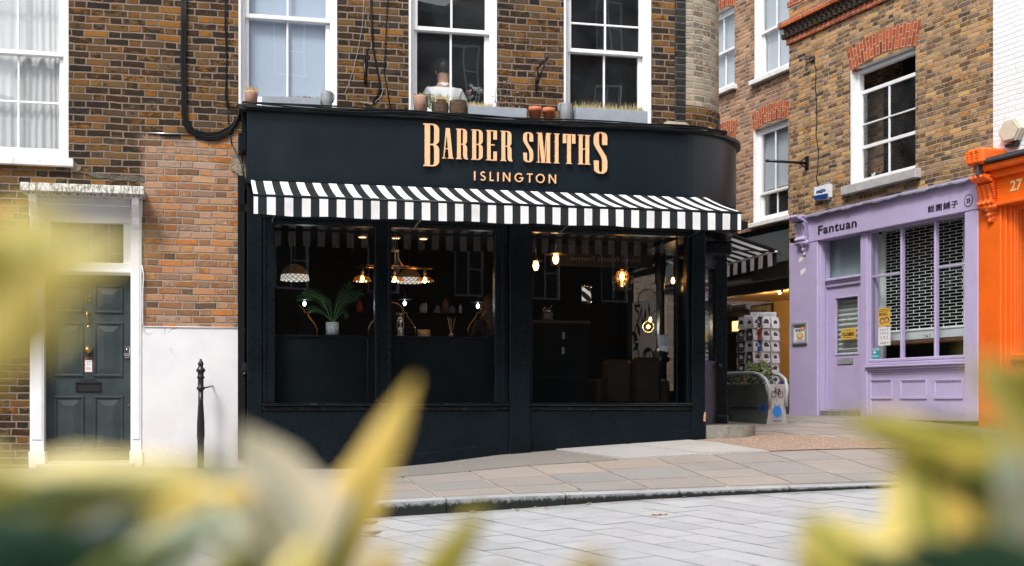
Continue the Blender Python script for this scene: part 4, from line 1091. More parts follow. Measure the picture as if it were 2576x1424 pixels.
# side awning over the passage, its slope falls towards +x
sa = thing('awning', 'short striped awning round the corner, seen from its open end', 'awning', F, (XS, 2.6, 2.8), group='striped barber awnings')
X0, X1 = XS+.03, XS+1.02
ys = [1.60]; 
while ys[-1] < 4.3: ys.append(ys[-1]+PER*.85)
mb = awn_canvas(ys, lambda y, t: (lerp(X0, X1, t), y, lerp(3.30, 2.99, t)-.012*sin(pi*t)), 6, c0=1); mb.build('canopy', [M_cws, M_ck], sa)
mb = awn_canvas(ys, lambda y, t: (X1+.004+.008*t*sin(y*8), y, lerp(2.988, 2.80, t)), 4, c0=1); mb.build('valance', [M_cws, M_ck], sa)
mb = MB(); mb.tube([(X1-.006, ys[0]-.01, 2.978), (X1-.006, ys[-1], 2.978)], .016, 8); mb.build('front_bar', M_white, sa)
mb = MB(); mb.tube([(X0, ys[0]-.005, 3.29), (X1, ys[0]-.005, 2.99)], .011, 6); mb.tube([(X0, ys[0]+.03, 2.98), (X1-.02, ys[0]+.03, 2.975)], .011, 6); mb.build('arm', M_blackmetal, sa)
# black box under the big awning's right end
mb = MB(); bx = F.u(1800, .35); mb.box(pr1+.03, F.u(1838, .3), .25, .75, 2.74, 2.90, bev=.02); mb.build('porch_light_box', M_black, corner)
# ================================================================ LILAC SHOP, ORANGE SHOP, PALE BRICK BUILDING
def c4(cx, cy): return (1770.9+.5183*cx, 402.5+.5183*cy)
def ca(cx, cy): return (1811.2+.3391*cx, .3391*cy)
def C4(cx, cy, y=0.0): return C.p(*c4(cx, cy), y)
def CA(cx, cy, y=0.0): return C.p(*ca(cx, cy), y)
GZ = .80
uc0 = C.u(1985); uc1 = C.u(2500)
lil = thing('lilac_shop', 'yellow brick house over a lilac painted shopfront with a roller grille', 'shop', C, ((uc0+uc1)/2, 0, GZ))
zfa1 = C4(900, 185, -.12)[1]; zfa0 = C4(900, 300, -.12)[1]
zfa1 = (C4(560, 270, -.14)[1]+C4(1300, 90, -.14)[1])/2
zfa0 = (C4(560, 393, -.14)[1]+C4(1300, 240, -.14)[1])/2
hw_l, hw_r = C.u(2142), C.u(2303)
hz0 = (C.z(2142, 464)+C.z(2303, 429))/2; hz1 = (C.z(2142, 176)+C.z(2303, 113))/2
hW = (hw_l, hw_r, hz0, hz1)
CT = 7.4
mb = MB(); wall_cells(mb, uc0, uc1, zfa1-.25, CT, [hW], 0, 0); mb.face([(uc0,0,zfa1-.4),(uc0,0,CT),(uc0,3,CT),(uc0,3,zfa1-.4)]); mb.face([(uc0,0,.5),(uc0,0,zfa1-.4),(uc0,3,zfa1-.4),(uc0,3,.5)])
mb.build('wall', M_brick_c, lil)
# segmental arch of rubbed red brick
def arch(parent, u0, u1, z0, hgt, rise, y, name='brick_arch', flare=.10):
    mb = MB(); n = 20; A = []; B = []
    for i in range(n+1):
        t = i/n; r_ = rise*(1-(2*t-1)**2)
        A.append((lerp(u0, u1, t), z0-rise*.2+r_)); B.append((lerp(u0-flare, u1+flare, t), z0+hgt+r_*.9))
    for i in range(n):
        q = [A[i], A[i+1], B[i+1], B[i]]; uv = [(0, (u1-u0+flare)*i/n), (0, (u1-u0+flare)*(i+1)/n), (hgt, (u1-u0+flare)*(i+1)/n), (hgt, (u1-u0+flare)*i/n)]
        mb.face([(p[0], y, p[1]) for p in q], 0, uv)
        mb.face([(A[i][0],y,A[i][1]),(A[i][0],y+.14,A[i][1]),(A[i+1][0],y+.14,A[i+1][1]),(A[i+1][0],y,A[i+1][1])], 0)
    for P in ((A[0], B[0]), (A[-1], B[-1])): mb.face([(P[0][0],y,P[0][1]),(P[1][0],y,P[1][1]),(P[1][0],y+.02,P[1][1]),(P[0][0],y+.02,P[0][1])])
    for i in range(n): mb.face([(B[i][0],y,B[i][1]),(B[i+1][0],y,B[i+1][1]),(B[i+1][0],y+.02,B[i+1][1]),(B[i][0],y+.02,B[i][1])])
    return mb.build(name, M_red, parent)
arch(lil, hw_l-.02, hw_r+.02, hz1-.01, .33, .09, -.006)
mb = MB(); reveals(mb, hW, -.0, .17, 0, 'lrt'); mb.box(hw_l-.012, hw_l+.004, -.008, .0, hz0, hz1); mb.build('painted_reveal', M_white, lil)
cw = MB(); yf = .10; a, b = hw_l+.0, hw_r-.0
cw.box(a, a+.06, yf, yf+.09, hz0, hz1-.01, bev=.004); cw.box(b-.05, b, yf, yf+.09, hz0, hz1-.01, bev=.004); cw.box(a+.06, b-.05, yf, yf+.09, hz1-.07, hz1-.01, bev=.004); cw.box(a+.06, b-.05, yf-.02, yf+.09, hz0, hz0+.08, bev=.004)
cwin = cw.build('window', M_white, lil); cwin['label'] = 'white sash window with its top sash pulled down'
zr = [C.z(*ca(1250, q), .13) for q in (622, 868, 1042)]
m2 = MB()
for z_, t_ in zip(zr, (.055, .022, .05)): m2.box(a+.06, b-.05, yf+.02, yf+.055, z_-t_/2, z_+t_/2, bev=.004)
m2.box(a+.06, a+.10, yf+.022, yf+.053, hz0+.08, zr[0], bev=.003); m2.box(b-.09, b-.05, yf+.022, yf+.053, hz0+.08, zr[0], bev=.003)
um = C.u(ca(1255, 800)[0], .13); m2.box(um-.012, um+.012, yf+.024, yf+.051, hz0+.08, zr[0], bev=.003); m2.build('sash', M_white, cwin)
m2 = MB(); m2.face([(a+.06,yf+.04,hz0+.08),(b-.05,yf+.04,hz0+.08),(b-.05,yf+.04,zr[0]),(a+.06,yf+.04,zr[0])]); m2.build('pane', M_glass_up, cwin)
m2 = MB(); zz = C4(870, 60)[1]; m2.box(hw_l-.14, hw_r+.12, -.10, .10, hz0-.14, hz0-.004, bev=.01); m2.build('sill', M_stone, cwin)
# cup on the inner sill
cu = C.u(ca(1150,1265)[0], .27); cup = thing('steel_pot', 'small steel pot on the inner sill behind the open upper sash window', 'pot', C, (cu, .27, hz0+.05))
m2 = MB(); m2.lathe(cu, .27, [(.06,hz0+.05),(.062,hz0+.16),(.066,hz0+.165),(.05,hz0+.17),(.0,hz0+.18)], 16); m2.build('body', M_chrome, cup)
m2 = MB(); m2.box(cu+.02+.1, cu+.28, .24, .34, hz0+.05, hz0+.17, bev=.03); m2.box(a, b, .2, .5, hz0+.0, hz0+.05); m2.build('inner_sill', M_dark, lil)
mb = MB(); mb.box(uc0+.1, uc1-.1, 2.2, 2.3, zfa1, CT); mb.box(uc0+.1, uc1-.1, .19, 2.2, zfa1+.1, zfa1+.12); mb.box(uc0+.1, uc1-.1, .18, 2.2, CT-.3, CT-.2); mb.build('room_wall', M_greyroom, lil)
# cornice of red courses and dog-tooth bricks
zc = [C.z(1990, v) for v in (112, 97, 70, 56, 18, 4)]
mb = MB(); mb.box(uc0-.03, uc1+3, -.04, .0, zc[0], zc[1], bev=.004); mb.box(uc0-.11, uc1+3, -.15, .0, zc[2], zc[3], bev=.004); mb.box(uc0-.02, uc1+3, -.03, 0, zc[4], zc[5], bev=.004)
mb.build('string_course', M_red, lil)
mb = MB(); u = uc0-.10
while u < uc1+1.5:
    for (za, zb, o) in ((zc[1], lerp(zc[1], zc[2], .5), 0), (lerp(zc[1], zc[2], .5), zc[2], .06)):
        uu_ = u+o; mb.plan([(uu_, -.05), (uu_+.05, -.115), (uu_+.10, -.05), (uu_+.05, .0)], za+.006, zb-.006)
    u += .125
mb.box(uc0-.05, uc1+3, -.05, .0, zc[1], zc[2]); mb.build('dog_tooth_bricks', brick('sooty_cornice_brick', [(0,(.05,.042,.035)),(1,(.09,.06,.04))], (.10,.08,.06), sootamt=.7, h=.076, P=.34, L=.225), lil)

# ---- lilac shopfront
Yp = -.13
def mould(mb, x0, x1, z, y0, steps):
    """stack of little horizontal mouldings: list of (height, projection)"""
    for h, pr_ in steps:
        mb.box(x0, x1, y0-pr_, y0+.02, z, z+h, bev=min(.008, h*.4)); z += h+.0005
    return z
uL, uLr = C.u(1985, Yp), C.u(2056, Yp)
mb = MB(); zp = C4(440, 402, Yp)[1]; mb.box(uL, uLr, Yp, .10, GZ-.1, zp, bev=.012); 
pier = mb.build('pier', M_lilac, lil)
# bare patches of filler on the pier
for q in ((474,480,.085,.045),(479,542,.07,.05)):
    u, z = C4(q[0], q[1], Yp); mb = MB(); P_ = [(u+q[2]*cos(t_)*(1+.2*sin(3*t_+q[0])), z+q[3]*sin(t_)*(1+.25*cos(2*t_))+.3*q[2]*cos(t_)) for t_ in [2*pi*i/14 for i in range(14)]]
    mb.prism(P_, Yp-.002, Yp+.004); mb.build('filler_patch', plain('white_filler', (.78,.78,.72), .9), pier)
ufa1 = C.u(2459, -.14)
mb = MB(); mb.box(C.u(2030, -.14), ufa1, -.14, .0, zfa0, zfa1, bev=.008); fas = mb.build('fascia', M_lilac, lil)
mb = MB(); u = C.u(1994, -.2); n = 30
def flash(a, b):
    x = lerp(C.u(2020, -.2), ufa1-.02, a); return (x, lerp(-.0, -.21, b)+.006*sin(x*31), zfa1+lerp(.085, .012, b)+.012*sin(x*5)*sin(x*13)+(.0 if b < .99 else -.03+.006*sin(x*41)))
mb.grid(flash, 60, 6, 0, True, True); mb.build('lead_flashing', M_lead, lil)
mb = MB(); mb.box(C.u(2030,-.2), ufa1, -.19, .0, zfa1-.002, zfa1+.03); mb.build('fascia_top', M_lilac, lil)
# lettering on the fascia
M_ink = plain('sign_ink', (.012,.012,.022), .5)
ua, za = C4(555, 362, -.14); ub, _ = C4(742, 330, -.14); zt_ = C4(555, 320, -.14)[1]
mb = MB(); mb.text('Fantuan', ua, za, (zt_-za)*1.02, -.146, -.1405, bold=.016, w=ub-ua, spacing=1.08); mb.build('sign_lettering', M_ink, fas)
ua, za = C4(1087, 258, -.14); ub, _ = C4(1234, 228, -.14); zt_ = C4(1087, 226, -.14)[1]
mb = MB(); mb.text('飯團鋪子', ua, za+.012, (zt_-za)*.80, -.146, -.1405, bold=.0, w=ub-ua, spacing=1.12); mb.build('sign_lettering', M_ink, fas)
uq, zq = C4(1284, 196, -.14); mb = MB(); rr = .082
mb.strip([(uq+rr*cos(t_), zq+rr*sin(t_)) for t_ in [2*pi*i/28 for i in range(29)]], [(uq+(rr-.007)*cos(t_), zq+(rr-.007)*sin(t_)) for t_ in [2*pi*i/28 for i in range(29)]], -.145, -.1405)
mb.text('25', uq, zq-.027, .054, -.146, -.1405, bold=.01, align='CENTER'); mb.build('number_lettering', M_ink, fas)
# door bay
ud0, ud1 = C4(590, 900, .06)[0], C4(758, 700, -.08)[0]+.03
zdb, zdt = GZ+.09, C4(660, 612, .06)[1]
ztr0, ztr1 = C4(690, 574, .06)[1], C4(690, 375, .06)[1]
mb = MB(); dgl = (C4(640, 800, .06)[0], C4(748, 800, .06)[0]-.0, C4(690, 940, .06)[1], C4(690, 668, .06)[1])
wall_cells(mb, ud0, ud1, zdb, zdt, [dgl], .06, 0); reveals(mb, dgl, .06, .09, 0)
for (q0, q1, r0, r1) in ((dgl[0]-.02, dgl[0]+.0, dgl[2]-.02, dgl[3]+.02), (dgl[1], dgl[1]+.02, dgl[2]-.02, dgl[3]+.02), (dgl[0], dgl[1], dgl[2]-.02, dgl[2]), (dgl[0], dgl[1], dgl[3], dgl[3]+.02)): mb.box(q0, q1, .048, .062, r0, r1, bev=.004)
sdoor = mb.build('shop_door', M_lilac, lil)
mb = MB(); mb.face([(dgl[0],.085,dgl[2]),(dgl[1],.085,dgl[2]),(dgl[1],.085,dgl[3]),(dgl[0],.085,dgl[3])]); mb.build('pane', M_glass_shop, sdoor)
M_slat = paint('shutter_slats', (.50,.54,.50), .5, .05, 4, .1, 30, dirt=(.3,.33,.3), dirtamt=.4)
mb = MB(); z = dgl[2]-.05
while z < dgl[3]+.05:
    pr = [(.17, z), (.155, z+.02), (.145, z+.045), (.158, z+.068), (.17, z+.074)]
    for p, q in zip(pr, pr[1:]): mb.face([(dgl[0]-.1,p[0],p[1]),(dgl[1]+.1,p[0],p[1]),(dgl[1]+.1,q[0],q[1]),(dgl[0]-.1,q[0],q[1])], 0, None, True)
    z += .075
mb.build('roller_shutter', M_slat, sdoor)
mb = MB(); q0, q1 = C4(648, 980, .06)[0], C4(722, 980, .06)[0]; z0, z1 = C4(685, 991, .06)[1], C4(685, 966, .06)[1]
mb.box(q0, q1, .046, .062, z0, z1, bev=.004); mb.box(q0-.004, q1+.004, .052, .061, z0-.006, z1+.006, 1); mb.build('letter_plate', [plain('steel_plate', (.62,.62,.66), .35, .6), M_blackmetal], sdoor)
mb = MB(); mb.box(ud0-.02, ud1, .03, .1, zdt, zdt+.06, bev=.006); mould(mb, ud0-.03, ud1, zdt+.06, .04, [(.03,.03),(.025,.05),(.02,.03)])
mb.box(ud0-.02, ud0+.05, .05, .12, ztr0-.06, ztr1+.1, bev=.005); mb.box(ud0+.05, ud1, .05, .12, ztr0-.06, ztr0, bev=.005); mb.box(ud0+.05, ud1, .05, .12, ztr1, ztr1+.2, bev=.005)
mb.box(uLr-.002, ud0-.015, .0, .10, GZ-.05, zfa0, bev=.008); mb.box(uLr-.001, uLr+.03, -.09, .0, GZ-.05, zfa0, bev=.006); mb.build('door_surround', M_lilac, lil)
mb = MB(); mb.face([(ud0+.05,.09,ztr0),(ud1,.09,ztr0),(ud1,.09,ztr1),(ud0+.05,.09,ztr1)], 0); mb.face([(ud0,.16,ztr0-.1),(ud1,.16,ztr0-.1),(ud1,.16,ztr1+.1),(ud0,.16,ztr1+.1)], 1)
mb.build('transom_pane', [M_glass_shop, paint('frosted_backing', (.33,.42,.43), .6, .08, 3, .1, 30)], lil)
# mullion post between door and window
um0, um1 = C4(758, 700, -.08)[0], C4(790, 700, -.08)[0]
mb = MB(); mb.box(um0, um1, -.08, .12, GZ-.05, zfa0, bev=.008); mb.box(um1, um1+.05, -.05, .1, GZ, zfa0, bev=.006); mb.build('post', M_lilac, lil)
# window bay
wu0, wu1 = C4(812, 700, -.02)[0], C4(1296, 700, -.02)[0]
wz0 = (C4(815, 968, -.02)[1]+C4(1282, 945, -.02)[1])/2; wz1 = (C4(815, 352, -.02)[1]+C4(1296, 262, -.02)[1])/2
mb = MB()
for cx, w_ in ((958, .036), (1122, .036)):
    u = C4(cx, 700, -.02)[0]; mb.box(u-w_/2, u+w_/2, -.03, .04, wz0, wz1, bev=.006)
uA, uB = C4(948, 560, -.02)[0], C4(1135, 510, -.02)[0]
zA, zB = C4(880, 560, -.02)[1], C4(1215, 508, -.02)[1]; zA = zB = (zA+zB)/2
mb.box(wu0, uA, -.02, .03, zA-.014, zA+.014, bev=.005); mb.box(uB, wu1, -.02, .03, zB-.014, zB+.014, bev=.005)
mb.box(um1+.05, wu0+.012, -.04, .04, wz0, wz1, bev=.006); mb.box(wu0, wu1, -.04, .04, wz1-.0, zfa0, bev=.006)
mb.box(um1, wu1+.09, -.06, .06, wz0-.05, wz0, bev=.010); mould(mb, um1-.02, wu1+.10, wz0-.19, -.03, [(.03,.02),(.035,.05),(.03,.08),(.04,.05)])
win = mb.build('shop_window', M_lilac, lil)
mb = MB(); mb.face([(wu0,.0,wz0),(wu1,.0,wz0),(wu1,.0,wz1),(wu0,.0,wz1)]); mb.build('pane', M_glass_shop, win)
mb = MB(); mb.box(wu1, C.u(2460, -.13), -.13, .1, GZ-.05, zfa0, bev=.01); mb.build('pier', M_lilac, lil)
mb = MB(); mb.box(um1, wu1+.02, -.03, .08, GZ-.05, wz0-.19, bev=.005); sr = mb.build('stall_riser', M_lilac, lil)
for (p0, p1) in ((795, 915), (955, 1083), (1120, 1258)):
    x0, x1 = C4(p0, 1100, -.03)[0], C4(p1, 1100, -.03)[0]; z1, z0 = C4((p0+p1)/2, 1064, -.03)[1], C4((p0+p1)/2, 1160, -.03)[1]; mb = MB(); t = .035
    for (o, pj) in ((0, .018), (.016, .012)):
        for q in ((x0+o,x1-o,z0+o,z0+o+.016),(x0+o,x1-o,z1-o-.016,z1-o),(x0+o,x0+o+.016,z0+o+.016,z1-o-.016),(x1-o-.016,x1-o,z0+o+.016,z1-o-.016)): mb.box(q[0],q[1],-.03-pj,-.029,q[2],q[3],bev=.004)
    mb.build('riser_panel', M_lilac, sr)
# white lining, roller grille, counter
M_lin = paint('pale_lining', (.62,.66,.66), .6, .04, 3, .1, 20, dirt=(.4,.44,.44), dirtamt=.4)
g0, g1 = C4(877, 600, .22)[0], C4(1262, 600, .22)[0]; gz1 = C4(1120, 305, .22)[1]; gz0 = C4(1120, 812, .22)[1]; gb = C4(1120, 866, .22)[1]
mb = MB(); mb.box(wu0-.05, g0, .21, .25, wz0, wz1+.1); mb.box(g1, wu1+.3, .21, .25, wz0, wz1+.1); mb.box(g0, g1, .21, .25, gz1, wz1+.1); mb.box(wu0-.06, wu0-.05, .02, .25, wz0, wz1); mb.build('window_lining', M_lin, lil)
mb = MB(); rowh = .045; bl = .25; k = 0; z = gz0
while z < gz1:
    mb.tube([(g0, .235, z), (g1, .235, z)], .0042, 5, cap=False)
    u = g0+(k % 2)*bl/2
    while u < g1: mb.box(u-.0045, u+.0045, .231, .239, z, min(z+rowh, gz1)); u += bl
    z += rowh; k += 1
gr = mb.build('roller_grille', paint('grille_steel', (.72,.77,.75), .4, .05, 5, .05, 20), lil)
mb = MB(); mb.box(g0-.02, g1+.02, .215, .25, gb, gz0-.004, bev=.008); mb.box(g0-.02, g1+.02, .205, .24, gz0-.035, gz0-.01, bev=.006); mb.build('bottom_bar', M_lin, gr)
mb = MB(); lb = C4(1085, 855, .22); 
for du, dz in ((0,0),(-.06,.02),(-.06,-.02),(.06,.02),(.06,-.02)): mb.lathe(lb[0]+du, lb[1]+dz, [(0,.203),(.012 if du == 0 else .006,.204),(.013 if du == 0 else .007,.214)], 10, axis='y')
mb.build('grille_lock', M_blackmetal, gr)
mb = MB(); cz = C4(1060, 884, .45)[1]; mb.box(g0-.3, wu1+.2, .35, .75, cz-.025, cz+.025, bev=.004); mb.build('counter', paint('pine_counter', (.42,.22,.10), .5, .15, 8, .1, 40), lil)
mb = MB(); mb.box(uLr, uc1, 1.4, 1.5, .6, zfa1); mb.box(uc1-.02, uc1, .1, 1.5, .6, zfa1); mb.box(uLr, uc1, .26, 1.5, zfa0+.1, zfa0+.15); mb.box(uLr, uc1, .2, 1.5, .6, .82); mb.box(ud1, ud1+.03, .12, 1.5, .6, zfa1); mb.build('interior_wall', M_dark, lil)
mb = MB(); s0, s1 = C4(540, 1225, -.05)[0], C4(745, 1225, -.05)[0]; mb.box(s0+.02, s1+.05, -.09, .12, GZ-.1, GZ+.085, bev=.012); mb.build('door_step', M_concrete, lil)

# ---- scrolled console
def console(parent, u, w, z1, z0, y, mat, top_block=False, name='console'):
    mb = MB(); H = z1-z0; D = H*.40
    prof = []                                         # side outline (projection, z)
    for i in range(41):
        t = i/40
        p = D*(.55+.45*cos(min(t/.30, 1)*pi*.9-.5)) if t < .30 else D*lerp(.60, .30, ((t-.30)/.48)**.6) if t < .78 else D*(.30+.20*sin((t-.78)/.22*pi))
        prof.append((p, z1-.66*H*t))
    nseg = 10
    V = []
    for (p, z) in prof:
        for j in range(nseg*2+1):
            s_ = j/(nseg*2); rid = .010*w/.2*cos(s_*2*pi*3)
            V.append((u-w/2+w*s_, y-p-rid, z))
    m_ = nseg*2+1; Fc = [(i*m_+j, (i+1)*m_+j, (i+1)*m_+j+1, i*m_+j+1) for i in range(40) for j in range(m_-1)]
    mb.mesh(V, Fc, 0, True)
    for sx in (0, 1):
        x = u-w/2+w*sx; pts = [(x, y-p-.010*w/.2, z) for p, z in prof]+[(x, y+.01, prof[-1][1]), (x, y+.01, z1)]
        mb.face(pts if sx else pts[::-1])
        # scroll eyes on the cheeks
        for (cy_, cz_, r) in ((y-D*.62, z1-H*.10, H*.085), (y-D*.34, z1-H*.60, H*.055)):
            sp = [(x+(.012 if sx else -.012), cy_+r*(1-t_/9)*cos(t_), cz_+r*(1-t_/9)*sin(t_)) for t_ in [k*.4 for k in range(22)]]
            mb.tube(sp, .008, 5)
            mb.ball((x, cy_, cz_), .016, 8, 6)
        for k in range(7):
            cz_ = z1-H*(.2+.05*k); cy_ = y-D*(.40-.02*k); mb.tube([(x+(.006 if sx else -.006), cy_-.035, cz_-.01), (x+(.014 if sx else -.014), cy_, cz_+.012), (x+(.006 if sx else -.006), cy_+.03, cz_-.006)], .008, 5)
    mb.face([(u-w/2,y-prof[0][0],z1),(u+w/2,y-prof[0][0],z1),(u+w/2,y,z1),(u-w/2,y,z1)])
    # roll and acanthus leaf below
    zl = z1-.68*H; mb.tube([(u-w*.58, y-D*.30, zl), (u+w*.58, y-D*.30, zl)], H*.052, 12)
    for s_ in (-.58, .58): mb.ball((u+w*s_, y-D*.30, zl), H*.045, 10, 6, sc=(.4,1,1))
    def leaf(a, b):
        x = (a-.5)*2; ww = w*.42*(1-b*.55)*(1+.14*sin(b*19)); bulge = D*.34*math.sqrt(max(0, 1-b*.85))*(1-.5*x*x)+.010*cos(x*9)+.012*sin(b*16)
        return (u+x*ww, y-bulge*(1-abs(x)**4), zl-H*.03-b*(H*.30)+.02*abs(x)*H)
    mb.grid(leaf, 16, 14, 0, True, True)
    return mb.build(name, mat, parent)
u1_, z1_ = C4(470, 283, Yp); _, z0_ = C4(478, 468, Yp)
cons = console(lil, C4(470, 400, Yp-.05)[0]+.04, .24, z1_+.02, z0_, Yp+.02, M_lilac)

# ---- orange shop and the white painted house above
ow = thing('orange_shop', 'white painted brick house over a bright orange shopfront', 'shop', C, (uc1+1.2, 0, .75))
mb = MB(); zw_ = C4(1500, 195, -.20)[1]; wall_cells(mb, uc1+.001, uc1+6.2, zw_, CT, [], -.012, 0); mb.face([(uc1+.001,-.012,zw_),(uc1+.001,.1,zw_),(uc1+.001,.1,CT),(uc1+.001,-.012,CT)]); mb.build('wall', M_brick_w, ow)
op0 = C.u(2460, -.13); op1 = C4(1440, 700, -.13)[0]
ofz1 = C4(1500, 55, -.30)[1]; ofz0 = C4(1500, 195, -.20)[1]
mb = MB(); mb.box(op0, op1, -.13, .1, .5, C4(1400, 215, -.13)[1]+.45, bev=.012); mb.box(op1, op1+.06, -.10, .1, .5, ofz0+.1, bev=.01); mb.box(op1+.06, op1+.12, -.07, .1, .5, ofz0+.1, bev=.01); mb.build('pier', M_orange, ow)
mb = MB(); mb.box(op1-.12, uc1+6, -.17, .0, ofz0, ofz1, bev=.006); mb.box(op1-.12, uc1+6, -.20, .0, ofz0-.03, ofz0+.02, bev=.01); mb.box(op1-.12, uc1+6, -.24, .0, ofz1-.01, ofz1+.08, bev=.01); mb.box(op1-.12, uc1+6, -.33, .0, ofz1+.08, ofz1+.17, bev=.02); ofa = mb.build('fascia', M_orange, ow)
mb = MB(); mb.box(op1-.15, uc1+6, -.38, .0, ofz1+.17, ofz1+.21, bev=.012); mb.plan([(op1-.15,-.36),(uc1+6,-.36),(uc1+6,-.01),(op1-.15,-.01)], ofz1+.2, ofz1+.23); mb.box(op1-.15, op1-.11, -.40, -.30, ofz1+.02, ofz1+.18, bev=.01); mb.build('lead_capping', paint('dark_lead', (.05,.058,.062), .5, .2, 6, .3, 30), ow)
mb = MB(); ua, za = C4(1487, 152, -.17); zt_ = C4(1487, 112, -.17)[1]; mb.text('27', ua, za, (zt_-za)*1.3, -.176, -.1705, bold=.02, sx=1.1); mb.build('number_lettering', plain('cream_letters', (.80,.62,.28), .5), ofa)
oz0 = C4(1540, 940, -.05)[1]
mb = MB(); ox0 = C4(1500, 600, -.05)[0]
mb.box(op1+.12, ox0+.03, -.05, .1, .5, ofz0, bev=.01); mb.box(ox0+.03, ox0+.055, -.03, .08, oz0, ofz0, bev=.005); mb.box(ox0, uc1+6, -.10, .1, oz0-.09, oz0, bev=.015); mb.box(ox0, uc1+6, -.04, .1, .5, oz0-.09, bev=.01); mb.box(ox0+.055, uc1+6, -.03, .08, ofz0-.08, ofz0, bev=.005)
mb.box(ox0+1.3, ox0+1.35, -.03, .08, oz0, ofz0, bev=.005)
owf = mb.build('shop_window', M_orange, ow)
mb = MB(); mb.face([(ox0+.03,.04,oz0),(uc1+6,.04,oz0),(uc1+6,.04,ofz0),(ox0+.03,.04,ofz0)]); mb.build('pane', M_glass_shop, owf)
curtain(ow, ox0-.1, uc1+6, oz0, ofz0, .16, cloth_mat('shop_voile', (.62,.66,.60), .3), 40, .015)
mb = MB(); mb.box(ox0-.1, uc1+6, .5, .6, .5, 4); mb.build('interior_wall', M_dark, ow)
# orange console with its crowned block
ccx = C.u(2484, -.2); cz1 = C4(1370, 80, -.2)[1]; cz0 = C4(1385, 300, -.2)[1]
console(ow, ccx, .26, cz1, cz0, -.13, M_orange)
mb = MB(); tz = C4(1375, 2, -.3)[1]-.02; zz0 = cz1-.02; zz1 = C.z(2478, 366, -.42)
zb_ = lerp(zz0, zz1, .42)
mb.box(ccx-.16, ccx+.15, -.42, .0, zb_, zz1, bev=.035)
for k in range(4):
    for j in range(3): mb.ball((ccx-.09+j*.09, -.425, lerp(zb_+.05, zz1-.06, k/3)), .028, 8, 6, sc=(1.3,.5,.8))
for q in ((ccx-.14,ccx-.12,zb_+.02,zz1-.03),(ccx+.11,ccx+.13,zb_+.02,zz1-.03),(ccx-.12,ccx+.11,zb_+.02,zb_+.04),(ccx-.12,ccx+.11,zz1-.05,zz1-.03)): mb.box(q[0],q[1],-.435,-.42,q[2],q[3],bev=.005)
def shell(a, b):
    an = pi*(a); r = .13*(b); return (ccx+r*cos(an)*1.0, -.16-.16*sin(b*pi*.5)-.012*cos(a*pi*9), zz0+.01+(zb_-zz0)*.9-r*sin(an)*1.25*.9)
mb.grid(shell, 36, 6, 0, True); mb.box(ccx-.12, ccx+.12, -.18, 0, zz0-.02, zb_+.02, bev=.02); mb.build('console_block', M_orange, ow)
# beige bell box on the white wall, small fittings
hb = C.p(2552, 330, -.02); bb = thing('bell_box', 'beige hexagonal burglar bell box high on the white painted wall', 'alarm box', C, (hb[0], -.012, hb[1]-.17))
mb = MB(); mb.prism([(hb[0]+.20*cos(R(a_)), hb[1]+.155*sin(R(a_))) for a_ in (0,60,120,180,240,300)], -.10, -.02); mb.prism([(hb[0]+.17*cos(R(a_)), hb[1]+.13*sin(R(a_))) for a_ in (0,60,120,180,240,300)], -.118, -.10); mb.build('cover', plain('beige_plastic', (.62,.54,.42), .5), bb)
mb = MB(); mb.prism([(hb[0]-.10,hb[1]-.16),(hb[0]+.10,hb[1]-.16),(hb[0]+.08,hb[1]-.20),(hb[0]-.08,hb[1]-.20)], -.09, -.02); mb.build('base_cap', M_blackmetal, bb)
# 'eagle' alarm box on the lilac shop's wall
e0 = C4(549, 165, -.01); e1 = C4(622, 165, -.01); ez1 = C4(585, 125, -.01)[1]; ez0 = C4(585, 198, -.01)[1]
al = thing('alarm_box', 'white and blue alarm box on the brick above the lilac shop name', 'alarm box', C, ((e0[0]+e1[0])/2, 0, ez0))
mb = MB(); a, b = e0[0], e1[0]; P_ = [(a+.03,ez0+.03),(b-.06,ez0),(b-.01,ez0+.03),(b,ez1),(a+.02,ez1),(a,ez0+.10)]
mb.prism(P_, -.075, -.002, 0); mb.prism([(a+.022,ez0+.035),(b-.06,ez0+.006),(b-.012,ez0+.035),(b-.012,ez0+.085),(a+.012,ez0+.10)], -.080, -.074, 1); mb.build('cover', [plain('white_plastic', (.78,.80,.84), .35), plain('blue_plastic', (.015,.05,.20), .35)], al)
mb = MB(); mb.text('eagle', (a+b)/2-.0, (ez0+ez1)/2+.012, .055, -.0805, -.0755, align='CENTER', bold=.02, w=(b-a)*.62); mb.build('lettering', plain('alarm_ink', (.03,.06,.12), .5), al)
mb = MB(); mb.lathe(a+(b-a)*.52, (ez0+ez1)/2+.03, [(0,-.0795),(.035,-.079),(.035,-.076)], 16, axis='y'); mb.build('emblem', plain('sky_blue', (.06,.36,.60), .5), al)
# black flagpole bracket and old cable on the brick
fb0 = CA(345, 1195, -1.05); fb1 = CA(640, 1210, -.02)
uq = fb1[0]; zq = fb1[1]
fp_ = thing('flagpole_bracket', 'black pole bracket sticking out from the yellow brick wall', 'bracket', C, (uq, 0, zq-.1))
